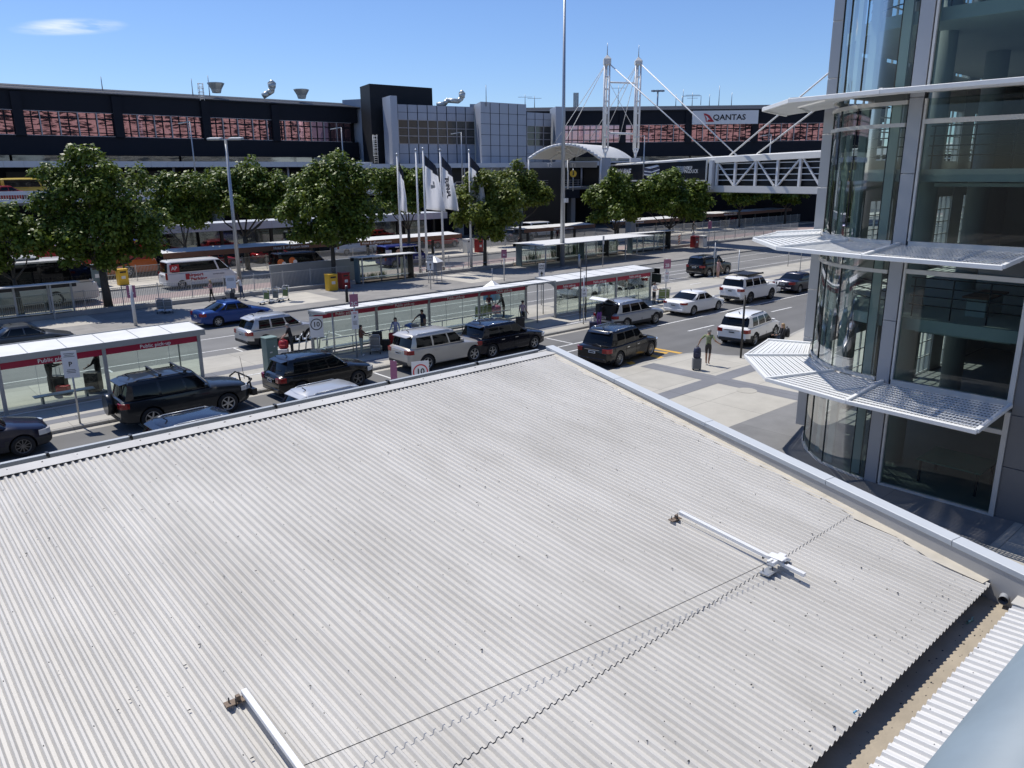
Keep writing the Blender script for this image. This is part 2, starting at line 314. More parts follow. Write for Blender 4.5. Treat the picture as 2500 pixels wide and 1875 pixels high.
# ---------------------------------------------------------------- low building under the camera: ribbed roof, parapet, gutters
SL = math.tan(rad(5.367))
def RZ(y): return 5.25 + (y-11.43)*SL - .024
def parx(y): return 9.43 + (y-2.28)*.2209           # foot of the slanting parapet
low = thing('low_building', 'low building with a cream ribbed metal roof filling the foreground', 'building', (4, 6, 0))
PI_ = .0875
def ribs(x0, x1, ya, yb, zf, bm, right=None, nseg=1, wob=0.):
    n = int((x1-x0)/PI_); pts = []
    for i in range(n):
        x = x0+i*PI_
        pts += [(x, 0), (x+.0225, 0), (x+.0415, .027), (x+.0435, .0285), (x+.0615, .0285), (x+.0635, .027), (x+.0825, 0)]
    rows = []
    for j in range(nseg+1):
        row = []
        for x, h in pts:
            lo = min(yb, ya if not right else max(ya, right(x)))
            y = lo+(yb-lo)*j/nseg
            row.append(bm.verts.new((x, y, zf(y)+h + (wob*math.sin(x*3.1+y*1.7)*math.sin(y*2.3) if wob else 0))))
        rows.append(row)
    for a, b in zip(rows, rows[1:]):
        for i in range(len(pts)-1):
            if (Vector(a[i].co)-Vector(b[i].co)).length > .02: bm.faces.new((a[i], a[i+1], b[i+1], b[i]))
right = lambda x: 2.28+(x-9.43)/.2209 if x > 9.43 else -9
LAP = 4.05
b = MB(); ribs(-3.0, 11.6, LAP, 11.43, lambda y: RZ(y)+.009, b.bm, right, 5, .0016); ribs(-3.0, 11.6, 2.27, LAP+.03, RZ, b.bm, right, 2)
b.build('roof_sheet', 'roof_cream', low, recalc=False)
# lap joint edge (cut end of the upper sheets, blackened as the step's shadow line)
b = MB(); n = int(14/PI_)
for i in range(n):
    x = -3.0+i*PI_; z = RZ(LAP)
    if x > 7.6: break
    for (x0, h0), (x1, h1) in (((x+.0, 0), (x+.0225, 0)), ((x+.0225, 0), (x+.0425, .0275))):
        b.quad((x0, LAP-.002, z+h0+.001), (x1, LAP-.002, z+h1+.001), (x1, LAP-.002, z+h1+.0085), (x0, LAP-.002, z+h0+.0085))
o = b.build('lap_edge', 'black_paint', low, recalc=False); o['kind'] = 'stuff'
# screws along the purlins
b = MB()
for k, y in enumerate((2.55, 3.3, 5.15, 6.15, 7.15, 8.15, 9.15, 10.15, 10.95)):
    for i in range(int(14.6/PI_)):
        if (i+k) % (2 if y < 2.7 else 4): continue
        x = -3.0+i*PI_+.051; y1 = y+R.uniform(-.02, .02)
        if y1 < right(x)+.2: continue
        z = RZ(y1)+.029+(.009 if y1 > LAP else 0); b.tube((x, y1, z-.002), (x, y1, z+.006), .0052, .004, n=6)
o = b.build('roof_screw', 'dark_plastic', low); o['kind'] = 'stuff'
# front flashing, foam filler, gutter
b = MB(); zt = 5.25+.016
b.box(-3, 11.36, zt, 11.47, 11.68, zt+.004); b.box(-3, 11.676, zt-.1, 11.47, 11.684, zt)
b.build('front_flashing', 'roof_cream', low)
b = MB(); b.box(-3, 11.405, 5.2, 11.44, 11.415, zt-.001); b.build('foam_filler', 'black_paint', low)
b = MB()
for i in range(int(14.2/.42)):
    b.tube((-2.8+i*.42+R.uniform(-.03, .03), 11.58, zt+.003), (-2.8+i*.42, 11.58, zt+.009), .008, n=6)
o = b.build('flashing_screw', 'dark_plastic', low); o['kind'] = 'stuff'
b = MB(); b.box(-3, 11.69, 5.03, 11.5, 12.0, 5.04); b.box(-3, 11.995, 5.03, 11.52, 12.01, 5.225); b.box(-3, 11.96, 5.226, 11.52, 12.035, 5.242); b.box(-3, 11.684, 5.03, 11.5, 11.69, 5.2)
b.build('front_gutter', 'alu_dull', low)
for x in (1.95, 3.05, 5.35, 7.6, 9.75): b = MB(); b.obox((x, 11.985, 5.24), (.035, .09, .05)); b.obox((x+.01, 11.94, 5.21), (.02, .03, .08)); b.build('gutter_bracket', 'black_paint', low)
# slanting parapet: inner wall, cap pieces with open joints, peeled sealant strip
d = Vector((.2158, .9764)); nrm = Vector((.9764, -.2158))
def PA(y, off=0.): x = parx(y)+.02; return Vector((x+nrm.x*off, y+nrm.y*off))
def capz(y): return 4.648+(y-1.96)*.0716
b = MB(); ys = [1.0+i*.5 for i in range(22)]+[11.75]
for y0, y1 in zip(ys, ys[1:]):
    a, c, e, f = PA(y0), PA(y1), PA(y1, .155), PA(y0, .155)
    v = [b.bm.verts.new((p.x, p.y, z)) for p, z in ((a, 3.9), (c, 3.9), (e, 3.9), (f, 3.9), (a, capz(y0)-.045), (c, capz(y1)-.045), (e, capz(y1)-.045), (f, capz(y0)-.045))]
    for q in ((4,5,6,7), (0,1,5,4), (2,3,7,6)): b.bm.faces.new([v[i] for i in q])
mat('parapet_grey', (.36, .355, .345), .6, 0, .1, 2.5); mat('cap_metal', (.50, .53, .55), .55, 0, .05, 3)
b.build('parapet_wall', 'parapet_grey', low)
for y0, y1 in ((1.0, 2.76), (2.77, 4.55), (4.56, 6.9), (6.91, 9.33), (9.34, 11.75)):
    b = MB(); R_ = []
    for y in (y0, y1):
        z = capz(y); R_.append([(*PA(y, -.012), z-.075), (*PA(y, -.02), z-.006), (*PA(y, -.012), z), (*PA(y, .165), z+.006), (*PA(y, .172), z-.003), (*PA(y, .172), z-.08)])
    b.loft(R_, closed=True, smooth=False, caps=True); b.build('parapet_cap', 'cap_metal', low)
b = MB(); yy = 2.3
mat('sealant', (.50, .46, .38), .7, 0, .25, 5)
while yy < 11.4:
    y1 = min(yy+.55, 11.45); z0, z1 = RZ(yy)+.036, RZ(y1)+.036
    w0, w1 = .16+.05*math.sin(yy*7.1), .16+.05*math.sin(yy*5.3+2)
    p = [PA(yy, -w0), PA(yy, -.0), PA(y1, -.0), PA(y1, -w1)]
    b.quad((*p[0], z0-.004), (*p[1], z0+.004), (*p[2], z1+.004), (*p[3], z1-.004)); yy = y1
b.build('apron_flashing', 'sealant', low)
# body of the building
b = MB(); b.box(-3, 11.72, 0, 11.2, 11.9, 5.02); 
a, c, e, f = PA(-1.5, .03), PA(11.7, .03), PA(11.7, .14), PA(-1.5, .14)
b.prism([tuple(a), tuple(c), tuple(e), tuple(f)], 0, 3.95); b.box(-3, -1.6, 0, 8.2, -1.4, 3.9); b.box(-3.2, -1.6, 0, -3, 11.9, 4.2)
b.build('wall', 'parapet_grey', low)
# box gutter between the two roofs
mat('gutter_silt', (.36, .31, .235), .85, 0, .3, 3, .25, 30)
b = MB(); b.box(-3, 1.86, 4.165, 9.6, 2.7, 4.175); b.box(-3, 2.69, 4.175, 9.7, 2.7, 4.36); b.box(-3, 1.86, 4.175, 9.4, 1.87, 4.29)
b.build('box_gutter', 'gutter_silt', low)
b = MB(); q = PA(2.12, -.002)
b.tube((q.x-.09, 2.12-.02, 4.28), (q.x+.05, 2.12, 4.28), .05, n=16, cap=False); b.tube((q.x-.088, 2.1, 4.28), (q.x+.05, 2.12, 4.28), .043, n=16, cap=False)
b.build('overflow_pipe', 'alu', low)
b = MB(); b.tube((q.x-.02, 2.11, 4.28), (q.x-.015, 2.11, 4.28), .044, n=16); b.build('pipe_bore', 'black_paint', low)
# second strip of roof on the camera side of the gutter
low2 = thing('lean_to_roof', 'narrow strip of cream ribbed roofing between the sandy gutter and the pale handrail', 'roof', (6, 1, 4.3))
b = MB(); mat('roof_cream_pale', (.64, .63, .60), .45, 0, .08, 3)
def ribs2(bm):
    x = 3.2
    while x < 9.42:
        pr = [(x, 0), (x+.04, 0), (x+.052, .032), (x+.056, .034), (x+.082, .034), (x+.086, .032), (x+.098, 0), (x+.118, 0)]
        A = [bm.verts.new((u, 1.97, 4.315+h)) for u, h in pr]; B = [bm.verts.new((u, -1.0, 4.315+h+2.97*.05)) for u, h in pr]
        for i in range(len(pr)-1): bm.faces.new((A[i], B[i], B[i+1], A[i+1]))
        x += .118
ribs2(b.bm); b.build('roof_sheet', 'roof_cream_pale', low2, recalc=False)
b = MB(); b.box(9.15, .4, 4.36, 9.46, 1.985, 4.372); b.build('edge_flashing', 'roof_cream', low2)
# loose grit, seed pods and droppings on the sheets
b = MB()
def grit(x, y, z, s):
    n = 6; t0 = R.random()*6.28; ring = [b.bm.verts.new((x+math.cos(t0+i*6.283/n)*s*R.uniform(.7, 1.3)*1.5, y+math.sin(t0+i*6.283/n)*s*R.uniform(.6, 1.1), z)) for i in range(n)]
    top = b.bm.verts.new((x, y, z+s*.6))
    for i in range(n): b.bm.faces.new((ring[i], ring[(i+1) % n], top))
for i in range(520):
    y = 2.35+9*R.random()**2.1; x = R.uniform(-.5, 11.3)
    if x > parx(y)-.1: continue
    grit(x, y, RZ(y)+(.035 if y > LAP else .026), R.choice((.004, .005, .006, .008, .011)))
o = b.build('roof_grit', 'dark_plastic', recalc=False); tag(o, 'dark specks of grit and seed pods scattered over the cream roof', 'grit', kind='stuff')
b = MB()
for i in range(90): grit(R.uniform(4.2, 9.3), R.uniform(1.93, 2.3), 4.176, R.choice((.005, .007, .01)))
for i in range(110): y = R.uniform(.6, 1.95); grit(R.uniform(4, 9.2), y, 4.352+(1.97-y)*.05, R.choice((.005, .006, .009)))
o = b.build('gutter_grit', 'dark_plastic', recalc=False); tag(o, 'dark specks of dirt lying in the sandy gutter and on the narrow roof', 'grit', kind='stuff')
# litter
mat('teal_plastic', (.22, .42, .40), .4, 0, .1); mat('blue_wrapper', (.12, .34, .52), .35, 0, .1)
p = P(2090, 1734, 4.42); t = thing('lip_balm_tube', 'small blue and white tube lying near the lower edge of the roof', 'litter', (p.x, p.y, RZ(p.y)+.04))
b = MB(); b.tube((p.x-.032, p.y+.006, RZ(p.y)+.04), (p.x+.012, p.y, RZ(p.y)+.04), .0085, n=10); b.build('tube', 'blue_wrapper', t)
b = MB(); b.tube((p.x+.012, p.y, RZ(p.y)+.04), (p.x+.034, p.y-.004, RZ(p.y)+.04), .0082, n=10); b.build('cap', 'white_paint', t)
p = P(2362, 1512, 4.19); b = MB()
b.loft([[(p.x-.09+i*.045, p.y-.03+.012*math.sin(i*2.2+j), 4.18+.014*math.sin(j*1.57)+.012) for j in range(4)] for i in range(5)], caps=True)
for v in b.bm.verts: v.co.y += R.uniform(-.02, .02)
tag(b.build('crushed_bottle', 'teal_plastic'), 'crushed teal plastic scrap lying in the sandy gutter', 'litter')
p = P(2415, 1458, 4.18); b = MB(); b.tube((p.x-.02, p.y-.02, 4.184), (p.x+.03, p.y-.03, 4.186), .006, n=8); tag(b.build('cigarette_butt', 'white_paint'), 'white cigarette butt lying at the top end of the gutter', 'litter')
# fall-arrest rails and the steel line between them
mat('rail_white', (.80, .80, .79), .35, .1, .04); mat('rust', (.20, .15, .11), .8, .2, .4, 60)
def zr(y): return RZ(y)+(.035 if y > LAP else .026)
def anchor_rail(label, x, y0, y1, car):
    t = thing('anchor_rail', label, 'safety rail', (x, (y0+y1)/2, zr((y0+y1)/2)), 0, 'fall arrest rails on the roof')
    b = MB(); b.beam((x, y0, zr(y0)+.1), (x+.03, y1, zr(y1)+.1), .05, .045); b.build('beam', 'rail_white', t, bevel=.004)
    b = MB(); b.beam((x-.13, y1+.02, zr(y1)+.025), (x+.05, y1+.01, zr(y1)+.02), .08, .01)
    b.beam((x-.02, y1+.01, zr(y1)), (x-.02, y1+.01, zr(y1)+.075), .035, .035); b.build('foot_plate', 'rust', t)
    for dx, dy in ((-.09, .03), (-.05, -.02), (.03, .03)): b = MB(); b.tube((x+dx, y1+dy, zr(y1)), (x+dx, y1+dy, zr(y1)+.075), .006, n=6); b.build('stud', 'black_paint', t)
    if car:
        yc = car; z = zr(yc)
        b = MB(); b.obox((x+.02, yc, z+.115), (.30, .09, .05)); b.obox((x+.02, yc, z+.148), (.12, .2, .012)); b.build('carriage', 'rail_white', t, bevel=.005)
        b = MB(); b.obox((x-.16, yc-.01, z+.03), (.22, .12, .014)); b.build('base_plate', 'galv', t)
        b = MB(); b.obox((x+.2, yc+.01, z+.03), (.16, .1, .014)); b.build('base_plate', 'galv', t)
        for dx, dy in ((-.22, .03), (-.12, -.03), (.17, .03), (.24, 0)): b = MB(); b.tube((x+dx, yc+dy, z), (x+dx, yc+dy, z+.08), .006, n=6); b.obox((x+dx, yc+dy, z+.012), (.03, .03, .022)); b.build('stud', 'black_paint', t)
        for yy in (yc+.16, yc-.12): b = MB(); b.obox((x+.015, yy, z+.1), (.06, .018, .055)); b.build('rail_clip', 'black_paint', t)
    return t
anchor_rail('white fall arrest rail with a cross shaped carriage, near the gutter corner of the roof', 7.63, 3.62, 5.36, 3.98)
anchor_rail('white fall arrest rail running off the bottom edge of the picture', 2.0, 3.9, 5.68, None)
b = MB(); A, B = Vector((7.55, 3.97, zr(3.97)+.15)), Vector((2.03, 4.62, zr(4.62)+.14))
pts = [A.lerp(B, i/24)-Vector((0, 0, .05*math.sin(math.pi*i/24))) for i in range(25)]; b.path(pts, .0035, 6)
tag(b.build('safety_cable', 'black_paint'), 'thin dark steel cable stretched across the roof between the white rails', 'cable')
# handrail right in front of the camera
mat('rail_blue', (.20, .25, .285), .55, 0, .22, 7, .05, 8)
b = MB(); b.tube((.2, .2, 7.95), (5, .18, 7.95), .17, n=40); tag(b.build('handrail', 'rail_blue'), 'broad pale blue grey metal handrail in the bottom right corner', 'handrail')
# ---------------------------------------------------------------- glass stair tower at the right
mat('panel_grey', (.36, .37, .39), .38, .25, .05, 1.2); mat('panel_dark', (.17, .175, .185), .4, .25, .05, 1.2)
mat('frame_pale', (.56, .55, .52), .45, .15, .06); mat('louvre_white', (.74, .75, .74), .45, 0, .06); mat('interior_grey', (.36, .37, .37), .7, 0, .1, 1)
mat('interior_white', (.52, .53, .52), .7, 0, .06, 1); mat('floor_tile', (.24, .24, .23), .4, 0, .1, 2); mat('steel_dark', (.035, .037, .04), .45, .4, .1)
mat('column_grey', (.40, .43, .44), .6, 0, .06, 2); mat('teal_top', (.05, .22, .19), .25, 0, .05); mat('terracotta', (.25, .11, .07), .6, 0, .1)
tower = thing('glass_tower', 'tall grey panelled stair tower with curved glazing and white sunshades at right', 'building', (25, 10, 0))
TOP = 17.5
curve = [(22, 8.98), (22.06, 9.4), (22.16, 9.85), (22.38, 10.45), (22.66, 10.85), (22.98, 11.2), (23.35, 11.52), (23.8, 11.82), (24.3, 12.1), (24.9, 12.34), (25.42, 12.5)]
levels = [(0.13, 3.0), (3.24, 6.9), (7.08, 10.75), (11.0, TOP)]
for lv, (z0, z1) in enumerate(levels):
    b = MB()
    for (x0, y0), (x1, y1) in zip(curve, curve[1:]): f = b.quad((x0, y0, z0), (x1, y1, z0), (x1, y1, z1), (x0, y0, z1)); f.smooth = True
    bmesh.ops.remove_doubles(b.bm, verts=b.bm.verts, dist=.001)
    b.build('curved_glazing', 'tower_glass_side', tower, recalc=False)
    b = MB(); b.quad((22.02, 5.62, z0), (22.02, 8.48, z0), (22.02, 8.48, z1), (22.02, 5.62, z1)); b.build('window_pane', 'tower_glass', tower, recalc=False)
    # frames: sill, transom, head, jambs
    b = MB()
    b.box(21.94, 5.5, z0-.1 if lv else .13, 22.1, 8.52, z0+.06); b.box(21.95, 5.62, z1-.62, 22.07, 8.48, z1-.5)
    b.box(21.94, 5.5, z0+.06, 22.1, 5.62, z1); b.box(21.94, 8.48, z0+.06, 22.1, 8.54, z1)
    b.build('window_frame', 'frame_pale', tower)
    for zz, h, o in ((z0, .1, .05), (z1-.62, .1, .03), (z1-.06, .1, .05)):
        b = MB()
        for (x0, y0), (x1, y1) in zip(curve, curve[1:]):
            d = Vector((x1-x0, y1-y0, 0)).normalized()*.012; b.beam((x0-d.x, y0-d.y, zz), (x1+d.x, y1+d.y, zz), .1, h)
        b.build('glazing_rail', 'frame_pale', tower)
    for i in (1, 3, 5, 7, 9):
        x, y = curve[i]; cx_, cy_ = 25.4, 9.2; d = Vector((cx_-x, cy_-y)).normalized()
        b = MB(); b.tube((x-d.x*.01, y-d.y*.01, z0+.05), (x-d.x*.01, y-d.y*.01, z1), .014, n=6); b.build('glazing_joint', 'black_paint', tower)
        b = MB(); b.beam((x+d.x*.3, y+d.y*.3, z0), (x+d.x*.3, y+d.y*.3, z1), .26, .09, up=(d.x, d.y, 0)); b.build('glazing_fin', 'interior_white', tower)
# column cladding between the bay and the flat window
z = 0.13
for z1 in (3.0, 4.95, 6.9, 8.9, 10.8, 14.1, TOP):
    b = MB(); b.box(21.97, 8.585, z, 22.3, 8.94, z1-.012); b.build('column_panel', 'panel_grey', tower, bevel=.008); z = z1
for y_ in (8.535, 8.935): b = MB(); b.box(22.02, y_, .13, 22.08, y_+.05, TOP); b.build('shadow_gap', 'black_paint', tower)
# fin wall at the left and the dark panelled wall at the right
z = 0.13
for z1 in (1.9, 3.35, 5.05, 6.75, 8.45, 10.15, 11.85, 13.55, 15.6, TOP):
    b = MB(); b.box(25.44, 12.52, z, 26.0, 13.0, z1-.014); b.build('fin_panel', 'panel_grey', tower, bevel=.006); z = z1
zs = [-.0, 1.55, 2.95, 4.5, 6.1, 7.6, 9.1, 10.6, 12.2, 13.8, 15.6, TOP]
for k, (y0, y1) in enumerate(((4.1, 5.49), (1.6, 4.09), (-2, 1.59))):
    for za, zb in zip(zs, zs[1:]):
        b = MB(); b.box(22.0, y0, max(za, .13), 22.2, y1, zb-.016); b.build('wall_panel', 'panel_dark', tower, bevel=.006)
b = MB(); b.box(22.05, -2, .13, 22.19, 5.5, TOP-.1); b.box(22.3, -2, .13, 44, -1.9, TOP); b.box(44, -2, .13, 44.2, 13, TOP); b.box(22.05, -2, TOP, 44.2, 13, TOP+.3)
b.build('back_wall', 'interior_grey', tower)
# north face with its window openings
b = MB()
b.box(26.0, 12.72, .13, 26.5, 12.95, TOP)
for x0, x1 in ((28.4, 29.0), (30.9, 31.4), (32.8, 33.3), (35.0, 35.4), (36.9, 38.2), (39.6, 44)): b.box(x0, 12.72, .13, x1, 12.95, TOP)
for z0, z1 in ((3.0, 5.8), (7.9, 9.3), (11.3, 12.6), (16.2, TOP)): b.box(26.0, 12.74, z0, 44, 12.93, z1)
b.build('north_wall', 'interior_white', tower)
for x0, x1 in ((26.5, 28.4), (29.0, 30.9), (31.4, 32.8), (33.3, 35.0), (35.4, 36.9), (38.2, 39.6)):
    for z0, z1 in ((.2, 3.0), (5.8, 7.9), (9.3, 11.3), (12.6, 16.2)):
        b = MB(); n = 3
        for i in range(n+1): x = x0+(x1-x0)*i/n; b.box(x-.025, 12.78, z0, x+.025, 12.84, z1)
        for i in range(5): zz = z0+(z1-z0)*i/4; b.box(x0+.026, 12.785, zz-.02, x1-.026, 12.835, zz+.02)
        b.build('rear_window', 'frame_pale', tower)
# floors, columns, rails, stairs inside
inner = [(22.14, -1.8), (22.14, 9.0)] + [(x+.12, y-.12) for x, y in curve[2:-1]] + [(25.44, 12.4), (43.9, 12.6), (43.9, -1.8)]
for z in (5.0, 9.0, 12.95): b = MB(); b.prism([(x+.28 if x < 24 else x, y) for x, y in inner], z-.32, z); b.build('floor_slab', 'interior_white', tower)
b = MB(); b.prism(inner, .05, .15); b.build('ground_slab', 'floor_tile', tower)
for x, y in ((24.3, 9.15), (29.5, 9.4), (25.2, 5.2)): b = MB(); b.tube((x, y, .15), (x, y, TOP), .34, n=28); b.build('round_column', 'column_grey', tower)
for z in (5.0, 9.0, 12.95):
    b = MB()
    for h in (.35, .6, .85, 1.1): b.tube((22.75, 5.6, z+h), (22.75, 8.6, z+h), .018, n=6); b.path([(x+.75, y-.5, z+h) for x, y in curve[2:9]], .018, 6)
    for y in (5.7, 6.6, 7.5, 8.5): b.tube((22.75, y, z), (22.75, y, z+1.1), .02, n=6)
    b.build('guard_rail', 'steel_dark', tower)
for z in (.15, 5.0, 9.0, 12.95):
    b = MB(); h = 4.0 if z > 1 else 4.85; n = 20
    p0, p1 = Vector((25.4, 6.3, z)), Vector((25.4, 2.4, z+h/2))
    for i in range(n//2): t = i/(n/2); q = p0.lerp(p1, t); b.box(25.0, q.y-.2, q.z+.14, 26.3, q.y+.1, q.z+.18)
    b.beam(p0+Vector((-.4, 0, .1)), p1+Vector((-.4, 0, .1)), .06, .26); b.beam(p0+Vector((.9, 0, .1)), p1+Vector((.9, 0, .1)), .06, .26)
    b.beam(p0+Vector((-.4, 0, 1.0)), p1+Vector((-.4, 0, 1.0)), .05, .05)
    q0, q1 = Vector((27.2, 2.4, z+h/2)), Vector((27.2, 6.3, z+h)); b.box(25.0, 1.4, z+h/2-.1, 28, 2.4, z+h/2)
    b.beam(q0+Vector((-.4, 0, .1)), q1+Vector((-.4, 0, .1)), .06, .26); b.beam(q0+Vector((-.4, 0, 1.0)), q1+Vector((-.4, 0, 1.0)), .05, .05)
    for i in range(n//2): t = i/(n/2); q = q0.lerp(q1, t); b.box(26.7, q.y-.1, q.z+.14, 28.0, q.y+.2, q.z+.18)
    b.build('staircase', 'steel_dark', tower)
for z in (4.55, 8.55): b = MB(); b.box(22.9, 6.0, z, 23.1, 8.4, z+.09); b.build('light_batten', 'interior_white', tower)
mat('lamp_on', (.9, .9, .8), .5, 0, 0, emit=1.5)
b = MB(); b.box(25.0, 5.2, TOP-1.35, 26.8, 5.6, TOP-1.27); b.build('ceiling_light', 'lamp_on', tower)
b = MB(); b.prism(inner, TOP-1.25, TOP-1.0); b.build('ceiling', 'interior_white', tower)
t = thing('counter_table', 'long table with a teal top standing inside the ground floor of the tower', 'table', (23.6, 6.9, .15))
b = MB(); b.box(22.9, 6.2, .82, 24.4, 7.9, .86); b.build('table_top', 'teal_top', t)
for x, y in ((23, 6.3), (24.3, 6.3), (23, 7.8), (24.3, 7.8)): b = MB(); b.box(x-.03, y-.03, .15, x+.03, y+.03, .82); b.build('leg', 'steel_dark', t)
t = thing('stone_seat', 'white and terracotta bench block standing inside the middle storey of the tower', 'bench', (24.6, 7.2, 5.0))
b = MB(); b.box(23.9, 7.0, 5.0, 25.3, 7.5, 5.5); b.build('block', 'white_paint', t); b = MB(); b.box(23.8, 6.95, 5.505, 25.6, 7.6, 5.56); b.build('seat', 'terracotta', t)
# sunshades
def sunshade(label, zo, zi):
    t = thing('sunshade', label, 'sunshade', (21, 9, zo), 0, 'louvred sunshades on the tower')
    ou = [(25.2, 14.22), (22.5, 13.48), (20.28, 11.38), (19.72, 8.72), (19.54, 5.51)]; inn = [(25.3, 12.62), (23.55, 11.78), (22.2, 10.3), (21.96, 8.76), (21.96, 5.53)]
    O = [Vector((*p, zo)) for p in ou]; I = [Vector((*p, zi)) for p in inn]
    for k in range(4):
        b = MB(); n = 24
        for i in range(1, n):
            f = i/n; a, c = I[k].lerp(O[k], f), I[k+1].lerp(O[k+1], f)
            b.beam(a+Vector((0, 0, .012*(i % 2))), c+Vector((0, 0, .012*(i % 2))), .058, .008)
        m = max(6, int((O[k]-O[k+1]).length/.085))
        for i in range(1, m):
            f = i/m; a, c = I[k].lerp(I[k+1], f), O[k].lerp(O[k+1], f); b.beam(a+Vector((0, 0, -.012)), c+Vector((0, 0, -.012)), .018, .02)
        b.build('louvre_panel', 'louvre_white', t)
        b = MB(); b.beam(O[k], O[k+1], .07, .11); b.build('edge_beam', 'louvre_white', t, bevel=.008)
    for k in range(5):
        b = MB(); u = Vector((0, 0, .03)); b.beam(I[k]+u, O[k].lerp(I[k], -.005)+u, .1, .1); b.build('bracket_arm', 'louvre_white', t, bevel=.008)
    b = MB()
    for k in range(4): b.beam(I[k].lerp(O[k], .5)-Vector((0, 0, .04)), I[k+1].lerp(O[k+1], .5)-Vector((0, 0, .04)), .04, .05)
    b.build('mid_rail', 'louvre_white', t)
sunshade('lowest white louvred sunshade on the tower, seen from above', 3.05, 3.16)
sunshade('middle white louvred sunshade on the tower, just below eye level', 6.88, 7.02)
sunshade('highest white louvred sunshade on the tower, seen from below', 10.8, 10.95)
# ---------------------------------------------------------------- terminal buildings beyond the roads
HD = Vector((math.cos(_a), math.sin(_a), 0))
def DP(px, py, D): r = ray(px, py); return CAM + r*(D/r.dot(HD))
mat('terminal_black', (.016, .018, .024), .65, 0, .12, .25, spec=.15); mat('roof_black', (.026, .028, .032), .6, 0, .1, .4, spec=.2); mat('panel_silver', (.40, .43, .49), .45, .2, .07, .15)
mat('panel_shade', (.33, .36, .42), .45, .2, .07, .15); mat('fascia_pale', (.55, .58, .62), .5, .1, .05, .3); mat('frame_metal', (.42, .40, .40), .45, .3, .05)
mat('brown_glass', (.10, .095, .085), .12, .3, .15, .2, spec=.7); mat('shop_dark', (.012, .013, .015), .3, 0, .2, .3)
def wavy(name, col, metal, rough):
    m, nt, b = nodes(name); b.inputs['Metallic'].default_value = metal; b.inputs['Roughness'].default_value = rough; b.inputs['Base Color'].default_value = (*col, 1)
    tc = nt.nodes.new('ShaderNodeTexCoord'); mp = nt.nodes.new('ShaderNodeMapping'); mp.inputs['Scale'].default_value = (.22, .22, .7); nt.links.new(tc.outputs['Object'], mp.inputs[0])
    n = nt.nodes.new('ShaderNodeTexNoise'); n.inputs['Scale'].default_value = 1.0; n.inputs['Detail'].default_value = 2; nt.links.new(mp.outputs[0], n.inputs['Vector'])
    bp = nt.nodes.new('ShaderNodeBump'); bp.inputs['Strength'].default_value = .16; bp.inputs['Distance'].default_value = .12; nt.links.new(n.outputs['Fac'], bp.inputs['Height']); nt.links.new(bp.outputs['Normal'], b.inputs['Normal'])
wavy('copper_glass', (.56, .32, .34), .92, .03); wavy('grey_glass', (.22, .25, .25), .8, .06)
def plane_box(b, A, B, z0, z1, out, thick):                      # slab standing along A-B, its face pushed out towards the viewer
    A, B = Vector(A).to_2d(), Vector(B).to_2d(); d = (B-A).normalized(); n = Vector((d.y, -d.x))
    p = [A+n*out, B+n*out, B+n*(out-thick), A+n*(out-thick)]
    b.prism([tuple(q) for q in p], z0, z1)
ZT, ZR, ZW1, ZW0, ZL, ZC1, ZC0 = 20.1, 19.1, 16.75, 13.85, 11.55, 10.75, 10.05
